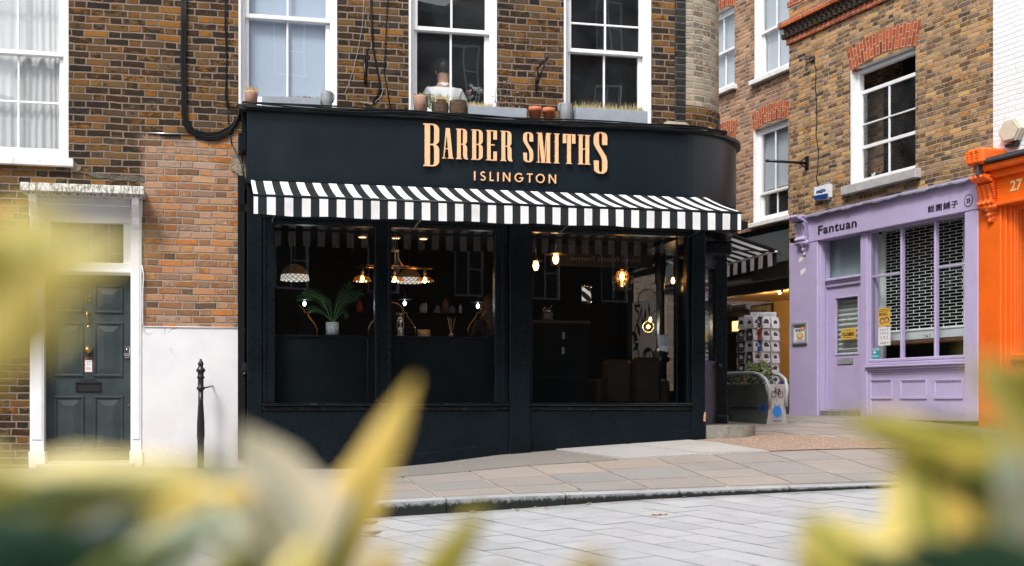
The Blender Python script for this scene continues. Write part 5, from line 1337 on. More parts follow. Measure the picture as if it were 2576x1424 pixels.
# direction: the far end stands out over the passage
wl = [d_ for d_ in [(.3+.05*i) for i in range(30)]]; best = min(wl, key=lambda d_: abs(C.u(1928, -d_)-(uq)))
mb = MB(); mb.tube([(uq, -.02, zq), (uq-.0, -best, C.z(1931, 404, -best))], .022, 8); mb.ball((uq, -best, C.z(1931, 404, -best)), .028, 8, 6); mb.build('pole', M_blackmetal, fp_)
mb = MB(); mb.box(uq-.04, uq+.05, -.02, -.001, zq-.10, zq+.11, bev=.005); mb.tube([(uq, -.02, zq-.08), (uq, -.16, zq-.01)], .012, 6); mb.tube([(uq, -.02, zq+.09), (uq, -.14, zq+.01)], .012, 6); mb.build('wall_plate', M_blackmetal, fp_)
def cable(name, pts, r, label, fr, mat=M_cable, group=None):
    mb = MB(); mb.tube(pts, r, 6); return mb.build(name, mat, None, fr, pts[0], label, 'cable', group)
P_ = [CA(*q, -.012) for q in ((690,430),(712,520),(708,640),(714,760),(718,900),(712,1000),(730,1120),(726,1230),(716,1330),(735,1400))]
cable('cable', [(p[0], -.012, p[1]) for p in P_], .007, 'thin black cable running down the yellow brick to the alarm box', C)
P_ = [C4(*q, -.012) for q in ((606,195),(610,215),(603,232),(598,243))]
cable('cable', [(p[0], -.012, p[1]) for p in P_], .006, 'short grey wire hanging below the blue and white alarm box', C, M_greycable)
# iron hook
hk = CA(660, 450, -.05); ih = thing('iron_hook', 'rusty black iron hook fixed high on the yellow brick corner', 'hook', C, (hk[0], 0, hk[1]-.1))
mb = MB(); mb.tube([(hk[0]-.1,-.06,hk[1]+.12),(hk[0]-.09,-.05,hk[1]+.04),(hk[0],-.02,hk[1]+.03),(hk[0]+.06,-.03,hk[1]+.01),(hk[0]-.02,-.08,hk[1]-.05),(hk[0]-.04,-.09,hk[1]-.13),(hk[0]-.01,-.09,hk[1]-.16),(hk[0]+.02,-.08,hk[1]-.10)], .012, 6); mb.build('hook', M_blackmetal, ih)
mb = MB(); mb.box(hk[0]-.03, hk[0]+.10, -.03, 0, hk[1]-.02, hk[1]+.06, bev=.01); mb.build('plate', M_blackmetal, ih)

# ---- small notices of the lilac shop
def poster(name, label, cx0, cy0, cx1, cy1, y, mats, build, cat='poster'):
    u0, u1 = C4(cx0, (cy0+cy1)/2, y)[0], C4(cx1, (cy0+cy1)/2, y)[0]; z1, z0 = C4((cx0+cx1)/2, cy0, y)[1], C4((cx0+cx1)/2, cy1, y)[1]
    t = thing(name, label, cat, C, ((u0+u1)/2, y, z0)); mb = MB(); mb.box(u0, u1, y-.003, y+.001, z0, z1); mb.build('sheet', mats, t)
    build(t, u0, u1, z0, z1, y-.0036); return t
M_yel = plain('poster_yellow', (.72,.42,.05), .6); M_blk = plain('print_black', (.02,.018,.016), .6); M_wp = plain('poster_white', (.74,.75,.77), .6)
M_bun = plain('bun_brown', (.55,.24,.07), .6); M_bun2 = plain('bun_cream', (.80,.55,.25), .6); M_rice = plain('dark_rice', (.05,.04,.05), .6)
def blob(mb, x, z, rx, rz, y, m=0, n=14): mb.prism([(x+rx*cos(2*pi*i/n), z+rz*sin(2*pi*i/n)) for i in range(n)], y, y+.002, m)
def b1(t, u0, u1, z0, z1, y):
    w, h = u1-u0, z1-z0; mb = MB(); mb.text('PURPLE RICE', u0+w*.07, z1-h*.19, h*.055, y-.001, y+.001, w=w*.86, bold=.02); mb.text('ROLL', u0+w*.07, z1-h*.40, h*.16, y-.001, y+.001, w=w*.72, bold=.04); mb.box(u0+w*.07, u1-w*.07, y-.001, y+.001, z1-h*.085, z1-h*.065)
    mb.build('lettering', M_blk, t)
    mb = MB()
    for k, cx in enumerate((.34, .70)):
        blob(mb, u0+w*cx, z0+h*(.30+.04*k), w*.24, h*.17, y-.0005, 2); blob(mb, u0+w*(cx-.0), z0+h*(.28+.04*k), w*.18, h*.13, y-.001, 0)
        for q in (-.05, 0, .05): mb.box(u0+w*(cx-.12), u0+w*(cx+.12), y-.0016, y, z0+h*(.275+.04*k+q), z0+h*(.275+.04*k+q)+h*.018, 1)
    mb.build('picture', [M_bun, M_bun2, M_rice], t)
poster('poster', 'yellow poster about purple rice rolls in the lilac shop window', 848, 719, 904, 807, -.012, M_yel, b1)
def b2(t, u0, u1, z0, z1, y):
    w, h = u1-u0, z1-z0; mb = MB(); random.seed(5)
    for r_, n_ in ((.85,4),(.66,4),(.47,3),(.38,3),(.13,5)):
        for k in range(n_): x = u0+w*(.12+.76*(k+.5)/n_); blob(mb, x, z0+h*r_, w*.055, h*.028, y-.001, random.randint(0, 2), 8); mb.box(x-w*.05, x+w*.05, y-.001, y, z0+h*(r_+.045), z0+h*(r_+.055), 2)
    mb.build('picture', [M_bun, M_rice, plain('menu_grey', (.3,.3,.33), .6)], t)
poster('menu_sheet', 'white menu sheet of small food pictures below the yellow poster', 847, 811, 905, 900, -.012, M_wp, b2, 'menu')
def b3(t, u0, u1, z0, z1, y):
    w, h = u1-u0, z1-z0; mb = MB(); mb.box(u0, u1, y-.0005, y+.001, z1-h*.24, z1, 1); mb.text('Fantuan', u0+w*.1, z0+h*.22, h*.14, y-.001, y+.001, w=w*.8, bold=.01); blob(mb, u0+w*.5, z0+h*.60, w*.13, h*.12, y-.0008, 0)
    mb.build('print', [plain('sticker_white', (.8,.84,.85), .5), plain('sticker_pale', (.30,.55,.60), .5)], t)
    mb = MB(); mb.prism([(u0+w*.43,z0+h*.53),(u0+w*.57,z0+h*.53),(u0+w*.5,z0+h*.585)], y-.0016, y); mb.text('NOW HERE', u0+w*.22, z1-h*.15, h*.06, y-.0012, y, w=w*.56); mb.build('small_print', M_blk, t)
poster('sticker', 'teal square shop sticker in the bottom corner of the lilac window', 806, 914, 853, 966, -.012, plain('teal_sticker', (.02,.30,.33), .5), b3, 'sticker')
def b4(t, u0, u1, z0, z1, y):
    w, h = u1-u0, z1-z0; mb = MB(); mb.text('CLOSED', u0+w*.09, z0+h*.34, h*.30, y-.001, y+.001, w=w*.82, bold=.05); mb.text('SORRY WE ARE', u0+w*.3, z1-h*.19, h*.08, y-.001, y+.001, w=w*.4, bold=.02); mb.box(u0+w*.2, u1-w*.2, y-.001, y, z0+h*.16, z0+h*.2)
    mb.build('lettering', M_blk, t)
    mb = MB(); uc = (u0+u1)/2; mb.tube([(u0+w*.2, y+.002, z1), (uc, y+.002, z1+h*1.05), (u1-w*.2, y+.002, z1)], .0025, 5); mb.ball((uc, y+.004, z1+h*1.06), .016, 8, 6, sc=(1,.4,1)); mb.build('cord', M_greycable, t)
poster('closed_sign', 'yellow CLOSED sign hanging by a cord in the lilac door', 666, 818, 737, 871, .076, M_yel, b4, 'sign')
def b5(t, u0, u1, z0, z1, y):
    w, h = u1-u0, z1-z0; f = .035; mb = MB()
    for q in ((u0,u1,z0,z0+f),(u0,u1,z1-f,z1),(u0,u0+f,z0+f,z1-f),(u1-f,u1,z0+f,z1-f)): mb.box(q[0],q[1],y-.025,y+.002,q[2],q[3],bev=.004)
    mb.lathe(u1-f/2, (z0+z1)/2, [(0,y-.032),(.009,y-.031),(.01,y-.024)], 10, axis='y'); mb.build('frame', plain('green_grey_frame', (.30,.33,.31), .45, .3), t)
    mb = MB(); mb.text('ROLL', u0+w*.2, z0+h*.60, h*.11, y-.002, y, w=w*.45, bold=.04, m=0); mb.box(u0+w*.2,u0+w*.6,y-.002,y,z0+h*.78,z0+h*.80, 0)
    blob(mb, u0+w*.68, z0+h*.72, w*.15, h*.11, y-.001, 1); blob(mb, u0+w*.68, z0+h*.74, w*.09, h*.05, y-.0018, 2); blob(mb, u0+w*.5, z0+h*.38, w*.24, h*.15, y-.001, 1); blob(mb, u0+w*.5, z0+h*.40, w*.17, h*.10, y-.0018, 2); mb.box(u0+w*.2,u0+w*.8,y-.001,y,z0+h*.13,z0+h*.22, 3)
    mb.build('picture', [M_blk, M_bun, M_bun2, plain('pale_violet', (.5,.42,.6), .6)], t)
poster('menu_case', 'grey framed food picture case on the lilac pier', 432, 790, 502, 894, Yp-.002, M_wp, b5, 'display case')
bx = C4(571, 688, -.0); bq = thing('door_buzzer', 'small black and grey door buzzer beside the lilac door', 'door buzzer', C, (bx[0], 0, bx[1]-.06))
mb = MB(); mb.box(bx[0]-.04, bx[0]+.01, -.06, .0, bx[1]-.04, bx[1]+.05, bev=.008); mb.build('camera_part', M_blackmetal, bq)
mb = MB(); mb.box(bx[0]+.012, bx[0]+.06, -.04, 0, bx[1]-.035, bx[1]+.05, bev=.006); mb.box(bx[0]-.02, bx[0]+.015, -.015, 0, bx[1]-.14, bx[1]-.05, bev=.003); mb.build('plate', plain('grey_plastic', (.34,.35,.38), .4), bq)

# ================================================================ PALE BUILDING WITH THE CARD SHOP (plane y = .6)
YB2 = .62
pb = thing('pale_brick_building', 'pale brick building standing back between the round corner and the lilac shop', 'building', C, (C.u(1900, YB2), YB2, GZ))
ub0 = -14
def CB(px, py, y=YB2): return C.p(px, py, y)
bw = []
z1b, z0b = C.z(1940, -90, YB2), CB(1940, 186)[1]
hA = (C.u(1901, YB2), C.u(1901, YB2)+1.05, z0b, z1b)
hB = (C.u(1898, YB2), C.u(1898, YB2)+1.05, CB(1940, 552)[1], CB(1940, 312)[1])
hC = (C.u(1848, YB2)-1.05, C.u(1848, YB2), CB(1846, 215)[1], CB(1846, 12)[1])
hE = (C.u(1853, YB2)-1.1, C.u(1853, YB2)-.03, hB[2], hB[3])
zsf = CB(1900, 572)[1]
mb = MB(); wall_cells(mb, ub0, uc0+1.6, zsf-.05, 9.8, [hA, hB, hC, hE], YB2, 0); mb.build('wall', M_brick_b, pb)
for h_, nm in ((hA, 0), (hB, 1), (hC, 2), (hE, 3)):
    mb = MB(); reveals(mb, h_, YB2, YB2+.14, 0, 'lrt'); mb.box(h_[0]-.02, h_[0]+.0, YB2-.01, YB2, h_[2], h_[3]); mb.build('reveal', M_white, pb)
    rl = lerp(h_[2], h_[3], .5) if nm != 1 else CB(1940, 478)[1]
    if nm == 0: rl = CB(1950, 62)[1]
    w_ = sash(pb, h_, YB2+.07, rl, (.5,), (.5,), (), (), sw=.05)
    mb = MB(); mb.box(h_[0]-.09, h_[1]+.09, YB2-.10, YB2+.06, h_[2]-.09, h_[2]-.004, bev=.01); mb.build('sill', M_white_old, w_)
    mb = MB(); mb.box(h_[0], h_[1], YB2+.19, YB2+.2, lerp(h_[2], h_[3], .35 if nm == 1 else .0), h_[3]); mb.build('blind', cloth_mat('grey_blind', (.55,.60,.66), .1), pb)
arch(pb, hB[0]-.02, hB[1]+.02, hB[3]-.01, .30, .08, YB2-.006, flare=.07); arch(pb, hE[0]-.02, hE[1]+.0, hE[3]-.01, .30, .08, YB2-.006, flare=.07); arch(pb, hC[0]-.02, hC[1]+.02, hC[3]-.01, .30, .08, YB2-.006, flare=.07)
mb = MB(); mb.box(ub0, uc0+1.5, 2.8, 2.9, zsf, 9.8); mb.build('room_wall', M_darkwall, pb)
# card shop: dark canvas, grey fascia, roller tube, lit interior
sx0, sx1 = C.u(1700, YB2), uc0+.35
def cz(px, py, y=YB2): return C.z(px, py, y)
zc1 = cz(1920, 590); zc0 = cz(1985, 655, YB2-.55)
mb = MB()
def can(a, b): return (lerp(sx0, sx1+.3, a), YB2-.02-.55*b, lerp(zc1, zc0, b)-.05*sin(b*pi)*(1+.3*sin(a*40)))
mb.grid(can, 24, 6, 0, True, True); mb.build('folded_canopy', paint('black_canvas', (.014,.018,.019), .8, .2, 4, .3, 20), pb)
u, z = C4(386, 458, YB2-.3); mb = MB(); mb.text('(23)', u-.09, z, .075, YB2-.43, YB2-.425, w=.2, bold=.01); mb.build('canopy_number', plain('faint_grey', (.05,.055,.055), .6), pb)
zg1, zg0 = cz(1960, 650), cz(1960, 702)
mb = MB(); mb.box(sx0, sx1, YB2-.12, YB2+.1, zg0, zg1, bev=.006); mb.build('fascia', paint('grey_green_board', (.17,.185,.175), .6, .1, 3, .2, 20, dirt=(.08,.09,.085), dirtamt=.6), pb)
ztb = cz(1850, 700, YB2-.28)
mb = MB(); ue = C.u(1898, YB2-.28); mb.tube([(sx0, YB2-.28, ztb-.03), (ue, YB2-.28, ztb-.03)], .075, 14); mb.plan([(sx0,YB2-.30),(ue-.05,YB2-.30),(ue+.05,YB2-.1),(sx0,YB2-.1)], ztb, ztb+.09); mb.build('roller_tube', plain('grey_roller', (.11,.125,.13), .4, .2), pb)
zo = cz(1950, 730)
mb = MB(); mb.box(sx0, sx1, YB2-.02, YB2+.1, zo, zg0, bev=.005); mb.box(sx0, sx1, YB2-.05, YB2+.1, GZ-.2, 1.38, bev=.01); mb.box(sx1-.33, sx1, YB2-.03, YB2+.1, 1.38, zo, bev=.01); mb.build('shopfront', paint('charcoal_paint', (.045,.055,.056), .45, .1, 3, .2, 20), pb)
mb = MB(); mb.face([(sx0,YB2+.03,1.38),(sx1,YB2+.03,1.38),(sx1,YB2+.03,zo),(sx0,YB2+.03,zo)]); mb.build('pane', M_glass, pb)
M_ochre = plain('ochre_wall', (.62,.40,.13), .8)
mb = MB(); mb.box(sx0, sx1, 2.9, 3.0, .7, zg1); mb.box(sx1, sx1+.05, YB2+.1, 2.9, .7, zg1); mb.box(sx0, sx1, YB2+.05, 2.9, zo+.12, zo+.2); mb.box(sx0, sx1, YB2+.05, 2.9, .72, .80); mb.build('interior_wall', M_ochre, pb)
# spot lamps in the card shop
M_warm = emit('warm_bulb', (1.0,.62,.25), 40)
def lampl(o, fr, u, y, z, power, col=(1,.66,.34), r=.04):
    l = bpy.data.lights.new('light', 'POINT'); l.energy = power; l.color = col; l.shadow_soft_size = r
    q = bpy.data.objects.new('light', l); COL.objects.link(q); q.location = fr.W(u, y, z); 
    if o is not None:
        fr_, b_ = BASE[o.name]; q.location = (u-b_[0], y-b_[1], z-b_[2]); q.parent = o
spots = [(303,632),(386,640),(228,634)]
def spot_lamp(k, u, y, z):
    t = thing('spot_lamp', ('small ceiling spot lamp %s inside the card shop' % ('nearest the lilac pier', 'between the other two', 'nearest the striped awning')[(1,0,2)[k]]), 'ceiling lamp', C, (u, y, z), 'spot lamps of the card shop')
    mb = MB(); mb.tube([(u,y,z+.16),(u,y,z+.05)], .008, 6); mb.tube([(u,y,z+.06),(u-.03,y-.05,z)], .03, 10, rs=[.018,.032]); mb.build('spot_body', M_blackmetal, t)
    mb = MB(); mb.ball((u-.034,y-.058,z-.006), .026, 10, 6); mb.build('bulb', M_warm, t)
    lampl(t, C, u-.06, y-.12, z-.06, 26)
for k, (cx, cy) in enumerate(spots): u, z = C4(cx, cy, 1.5); spot_lamp(k, u, 1.5, z)
# framed pictures and a lit shelf in the shop
for k, (c0, c1, r0, r1, lb) in enumerate(((102,127,702,760,'small dark framed print at the left of the card shop wall'), (135,200,703,748,'wide dark framed print above the card rack'), (228,330,700,752,'pale framed drawings high on the ochre shop wall'))):
    u0, u1 = C4(c0, 720, 2.85)[0], C4(c1, 720, 2.85)[0]; z1, z0 = C4((c0+c1)/2, r0, 2.85)[1], C4((c0+c1)/2, r1, 2.85)[1]
    t = thing('picture', lb, 'picture', C, ((u0+u1)/2, 2.88, z0)); mb = MB(); f = .03
    for q in ((u0,u1,z0,z0+f),(u0,u1,z1-f,z1),(u0,u0+f,z0+f,z1-f),(u1-f,u1,z0+f,z1-f)): mb.box(q[0],q[1],2.85,2.89,q[2],q[3])
    mb.build('frame', M_blackmetal, t); mb = MB(); mb.box(u0+f,u1-f,2.87,2.885,z0+f,z1-f); mb.build('print', plain('old_print', ((.10,.09,.08),(.06,.06,.06),(.45,.38,.25))[k], .6), t)
u0, u1 = C4(100, 800, 1.3)[0], C4(240, 800, 1.3)[0]; sh = thing('display_shelf', 'dark display shelf with glowing books behind the card rack', 'shelf', C, ((u0+u1)/2, 1.3, .8))
mb = MB(); z_ = C4(150, 740, 1.3)[1]; mb.box(u0, u1, 1.2, 1.6, z_-.06, z_+.02); mb.box(u1-.05, u1, 1.2, 1.6, .8, z_); mb.box(u0, u0+.04, 1.2, 1.6, .8, z_)
for k in range(3): zz = lerp(.9, z_-.4, k/2.0); mb.box(u0, u1-.05, 1.2, 1.6, zz, zz+.025)
mb.build('frame', M_dark, sh)
for k in range(7):
    zz = lerp(.9, z_-.4, (k % 3)/2.0)+.025; x = lerp(u0+.1, u1-.3, ((k*37) % 10)/10); mb = MB(); mb.plan([(x,1.25),(x+.16,1.28),(x+.16,1.30),(x,1.27)], zz, zz+.2); o = mb.build('book', plain('book_cover', random.choice([(.7,.5,.3),(.5,.15,.08),(.75,.7,.6)]), .5), sh)
lampl(None, C, (u0+u1)/2, 1.1, z_-.25, 3.5, (1,.6,.25), .03)

# ---- card rack
Zr = 18.0; rx = (1908-1288)/FPX*Zr; rL = C.L(rx, Zr)
rack = thing('card_rack', 'tall wire spinner rack full of greetings cards', 'card rack', WF, (rx, Zr, GZ), None)
rk = MB(); rk.tube([(rx,Zr,GZ-.1),(rx,Zr,2.25)], .02, 8); rk.lathe(rx, Zr, [(.30,GZ-.02),(.30,GZ+.02),(.05,GZ+.04)], 20); rk.build('pole', M_chrome, rack)
def rz(py): return 1+(HZ-py)/FPX*Zr
rows_ = [rz(v) for v in (818, 848, 876, 905, 933, 962)]
faces = [(-40, 3), (28, 3)]
random.seed(11)
M_cards = [plain('card_white', (.72,.72,.74), .6), plain('card_dark', (.05,.05,.07), .6), plain('card_orange', (.62,.30,.12), .6), plain('card_green', (.18,.36,.18), .6), plain('card_blue', (.03,.10,.36), .6), plain('card_red', (.45,.06,.05), .6)]
wires = MB(); ncard = 0
for fi, a_deg in enumerate((-52, 24)):
    a_ = R(a_deg); ddx, ddy = cos(a_), sin(a_); nx, ny = sin(a_), -cos(a_)
    for r_, zz in enumerate(rows_):
        for c_ in range(3):
            o = (c_-1)*.155; cx_, cy_ = rx+nx*.20+ddx*o, Zr+ny*.20+ddy*o
            m_ = random.choice([0,0,1,1,2,3,4,0,1]) if fi == 0 else 0
            if fi == 0 and c_ == 2 and r_ == 1: m_ = 5
            w2, hh = .062, .155; lean = .03
            if r_ < 5 or True:
                A_ = [(cx_-ddx*w2, cy_-ddy*w2, zz-.05), (cx_+ddx*w2, cy_+ddy*w2, zz-.05), (cx_+ddx*w2-nx*lean, cy_+ddy*w2-ny*lean, zz-.05+hh), (cx_-ddx*w2-nx*lean, cy_-ddy*w2-ny*lean, zz-.05+hh)]
                mb = MB(); mb.face(A_); mb.face([(p[0]-nx*.012, p[1]-ny*.012, p[2]) for p in reversed(A_)])
                for e in range(4): p, q = A_[e], A_[(e+1) % 4]; mb.face([q, p, (p[0]-nx*.012, p[1]-ny*.012, p[2]), (q[0]-nx*.012, q[1]-ny*.012, q[2])])
                # printed motif: a loose dark shape
                cm = [sum(p[k] for p in A_)/4 for k in range(3)]; n_ = 10; rr_ = random.uniform(.028, .04)
                if fi == 1 and c_ == 1: rr_ = .045
                ring = [(cm[0]+ddx*rr_*cos(2*pi*i/n_)*(1+.3*sin(i*3+r_))+nx*.003, cm[1]+ddy*rr_*cos(2*pi*i/n_)*(1+.3*sin(i*3+r_))+ny*.003, cm[2]+rr_*1.15*sin(2*pi*i/n_)) for i in range(n_)]
                mb.face(ring, 1)
                if fi == 1 and c_ == 1: mb.face([(cm[0]+(p[0]-cm[0])*.62+nx*.001, cm[1]+(p[1]-cm[1])*.62+ny*.001, cm[2]+(p[2]-cm[2])*.62) for p in ring], 0)
                mot = M_cards[1] if m_ in (0, 2, 3, 5) else M_cards[0]
                if fi == 1 and c_ == 0: mot = M_cards[random.choice([1, 2, 5])]
                mb.build('greetings_card', [M_cards[m_], mot], rack); ncard += 1
            e0_, e1_ = (cx_-ddx*.07, cy_-ddy*.07), (cx_+ddx*.07, cy_+ddy*.07)
            wires.tube([(e0_[0]+nx*.012,e0_[1]+ny*.012,zz-.02),(e1_[0]+nx*.012,e1_[1]+ny*.012,zz-.02)], .002, 4, cap=False)
            wires.tube([(e0_[0]+nx*.012,e0_[1]+ny*.012,zz-.055),(e1_[0]+nx*.012,e1_[1]+ny*.012,zz-.055)], .002, 4, cap=False)
            for e_ in (e0_, e1_): wires.tube([(e_[0]+nx*.012,e_[1]+ny*.012,zz-.06),(e_[0]-nx*.02,e_[1]-ny*.02,zz+.09)], .002, 4, cap=False)
wires.build('wire_frame', M_chrome, rack)
for k, (px, w_) in enumerate(((1890, .10), (1937, .09), (1912, .13))):
    x = (px-1288)/FPX*Zr; zt2 = rz(785 if k != 0 else 793); mb = MB(); mb.box(x-w_, x+w_, Zr-.02+k*.02, Zr-.012+k*.02, zt2-.16, zt2); mb.build('price_card', M_cards[0], rack)
    mb = MB(); mb.text('CARDS', x-w_*.7, zt2-.05, .026, Zr-.0225+k*.02, Zr-.0205+k*.02, w=w_*1.4); mb.text('2.95 each', x-w_*.6, zt2-.10, .022, Zr-.0225+k*.02, Zr-.0205+k*.02, w=w_*1.2) if False else None; mb.build('card_lettering', M_greycable, rack)

# ---- planter with the cycle panel
Zp = 16.7; ppx = (1927-1288)/FPX*Zp; PF = Frame(ppx, Zp, R(33)); pg = .70
pgz = 1+(HZ-1071)/FPX*Zp
plr = thing('street_planter', 'steel street planter with a bicycle symbol and a blue dot on its end', 'planter', PF, (.2, .3, pgz))
ztp = 1+(HZ-966)/FPX*Zp; WP = .40; LP = 1.7
def waist(z): t = (z-pgz)/(ztp-pgz); return .055*sin(min(1, t*1.02)*pi)-.02*t
M_steel = paint('weathered_steel', (.46,.475,.485), .5, .15, 5, .3, 30, metal=.2, dirt=(.22,.23,.22), dirtamt=.7)
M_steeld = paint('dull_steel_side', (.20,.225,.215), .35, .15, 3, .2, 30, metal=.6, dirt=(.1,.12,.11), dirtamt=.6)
mb = MB(); n = 12
for i in range(n):
    z0, z1 = lerp(pgz, ztp, i/n), lerp(pgz, ztp, (i+1)/n); a, b = waist(z0), waist(z1)
    mb.face([(a,-.0,z0),(WP-a,-.0,z0),(WP-b,-.0,z1),(b,-.0,z1)], 0, None, False)
    mb.face([(WP-a,0,z0),(WP-a,LP,z0),(WP-b,LP,z1),(WP-b,0,z1)], 1, None, True)
    mb.face([(WP-a,LP,z0),(a,LP,z0),(b,LP,z1),(WP-b,LP,z1)], 0, None, False)
    mb.face([(a,LP,z0),(a,0,z0),(b,0,z1),(b,LP,z1)], 1, None, True)
mb.face([(0,0,ztp-.06),(WP,0,ztp-.06),(WP,LP,ztp-.06),(0,LP,ztp-.06)], 2)
mb.build('body', [M_steel, M_steeld, M_soil], plr)
mb = MB()
for s_ in (0, 1):
    x = .02 if s_ == 0 else WP-.02; zt2 = ztp+.15
    mb.tube([(x+(.03 if s_ == 0 else -.03),-.012,ztp-.30),(x+(.02 if s_ == 0 else -.02),-.02,ztp-.05),(x,.03,ztp+.06),(x,.12,ztp+.12),(x,.25,zt2),(x,LP*.6,zt2),(x,LP,zt2-.02)], .026, 10)
mb.build('tube_rail', M_steel, plr)
mb = MB()
for i in range(9):
    z = lerp(pgz+.03, ztp-.03, i/8); w_ = waist(z)
    for x in (w_+.018, WP-w_-.018): mb.ball((x, -.002, z), .006, 6, 4)
for x, z in ((.06, ztp-.06), (WP-.06, ztp-.06), (WP/2-.045, lerp(pgz, ztp, .52)), (WP/2+.045, lerp(pgz, ztp, .52))): mb.ball((x, -.004, z), .011, 8, 5)
mb.build('rivets', M_steel, plr)
mb = MB(); bz = lerp(pgz, ztp, .80); bc_ = WP/2; y0, y1 = -.006, -.001
def ring(mb, cx, cz, r, t=.006, n=20): mb.strip([(cx+r*cos(2*pi*i/n), cz+r*sin(2*pi*i/n)) for i in range(n+1)], [(cx+(r-t)*cos(2*pi*i/n), cz+(r-t)*sin(2*pi*i/n)) for i in range(n+1)], y0, y1)
ring(mb, bc_-.062, bz-.025, .045); ring(mb, bc_+.062, bz-.025, .045)
for k, P_ in enumerate(([(-.062,-.025),(-.032,.035)],[(-.032,.035),(.035,.035)],[(.062,-.025),(.032,.045)],[(.035,.035),(.005,-.022),(-.032,.035)],[(.005,-.022),(.062,-.025)],[(-.032,.035),(-.04,.062),(-.02,.066)],[(.018,.048),(.046,.048)])):
    ribbon(mb, [(bc_+p[0], bz+p[1]) for p in P_], .0035, y0-.0003*k, y1)
mb.build('bicycle_symbol', M_blk, plr)
mb = MB(); dz = lerp(pgz, ztp, .34); mb.prism([(bc_+.078*cos(2*pi*i/28), dz+.078*sin(2*pi*i/28)) for i in range(28)], -.005, -.001); mb.build('blue_dot', plain('blue_vinyl', (.01,.22,.68), .45), plr)
mb = MB(); mb.text('angel.london', bc_, lerp(pgz, ztp, .105), .016, -.004, -.001, align='CENTER', w=.16); mb.build('small_lettering', M_blk, plr)
# side lettering, laid on the long side (x = 0 plane)
mt = MB(); mt.text('angel.london', 0, 0, .062, 0, .003, w=.56, bold=.02); zl_ = lerp(pgz, ztp, .38); xo = -.062+.06
mb = MB(); xs_ = waist(zl_)-.004
mb.mesh([(xs_-.002+v[1], .75-v[0], zl_+v[2]) for v in mt.v], mt.f, 0, False); mb.build('side_lettering', M_blk, plr)
mb = MB(); mb.mesh([(xs_-.001, .10+.042*cos(2*pi*i/20), zl_+.03+.05*sin(2*pi*i/20)) for i in range(20)], [tuple(reversed(range(20)))], 0, False); mb.build('side_dot', plain('dark_blue_vinyl', (.01,.07,.40), .4), plr)
# planting in it
def leafcard(mb, c, s, m=0, up=.3):
    d = Vector((random.uniform(-1,1), random.uniform(-1,1), random.uniform(-.3,1)*up+up)).normalized(); e = d.cross(Vector((random.uniform(-1,1),random.uniform(-1,1),random.uniform(-1,1)))).normalized()
    c = Vector(c); p = [c, c+d*s*.5+e*s*.26, c+d*s, c+d*s*.5-e*s*.26]; mb.face([tuple(q) for q in p], m, [(0,0),(.5,1),(1,0),(.5,-1)])
M_leafg = [plain('leaf_dark', (.035,.075,.025), .5), plain('leaf_mid', (.10,.17,.045), .5), plain('leaf_lime', (.30,.36,.09), .5)]
M_flo = plain('orange_flower', (.72,.26,.03), .6); M_vio = plain('violet_flower', (.10,.07,.42), .6); M_cream = plain('cream_leaf', (.52,.44,.22), .6)
random.seed(21)
bush = thing('planter_bush', 'yellow green bushy shrub in the near end of the steel planter', 'plant', PF, (WP*.55, .35, ztp-.05))
mb = MB()
for i in range(900):
    r = random.random()**.5; a_ = random.uniform(0, 2*pi); h_ = random.random()
    mb_c = (WP*.55+.21*r*cos(a_)*(1-.35*h_), .36+.26*r*sin(a_)*(1-.35*h_), ztp-.04+h_*(.30+.05*sin(a_*3)))
    leafcard(mb, mb_c, random.uniform(.03,.055), 2 if h_ > .5 and random.random() < .65 else random.choice([0,1]))
mb.build('foliage', M_leafg, bush)
mb = MB()
for i in range(30): leafcard(mb, (WP*.3+random.uniform(-.12,.12) if i % 2 else WP-.05+random.uniform(-.04,.04), .06+random.uniform(-.03,.1), ztp+random.uniform(-.02,.03)), .04)
mb.build('violet_flowers', M_vio, bush)
ivy = thing('trailing_plant', 'dark ivy with pale and orange flowers trailing down the planter side', 'plant', PF, (.05, 1.0, ztp-.05))
mb = MB()
for i in range(700):
    y_ = random.uniform(.5, 1.65); leafcard(mb, (random.uniform(-.03,.25), y_, ztp-.02+random.random()*.13), random.uniform(.025,.05), random.choice([0,0,1]))
for (y_, ln) in ((.72,.62),(.82,.55),(1.25,.58),(1.36,.45),(1.30,.3)):
    for i in range(80):
        t = random.random(); z_ = ztp-ln*t; leafcard(mb, (waist(max(z_,pgz))-.03-random.random()*.02, y_+random.uniform(-.04,.04)+.05*sin(t*7), z_), random.uniform(.02,.035), random.choice([0,0,0,1]))
mb.build('foliage', M_leafg, ivy)
mb = MB()
for i in range(70): leafcard(mb, (-.03+random.uniform(-.02,.06), .95+random.uniform(-.15,.14), ztp+random.uniform(0,.14)), .035, 0)
for i in range(16): leafcard(mb, (-.04+random.uniform(-.01,.02), 1.12+random.uniform(-.05,.05), ztp+random.uniform(.02,.07)), .045, 1)
mb.build('flowers', [M_cream, M_flo], ivy)

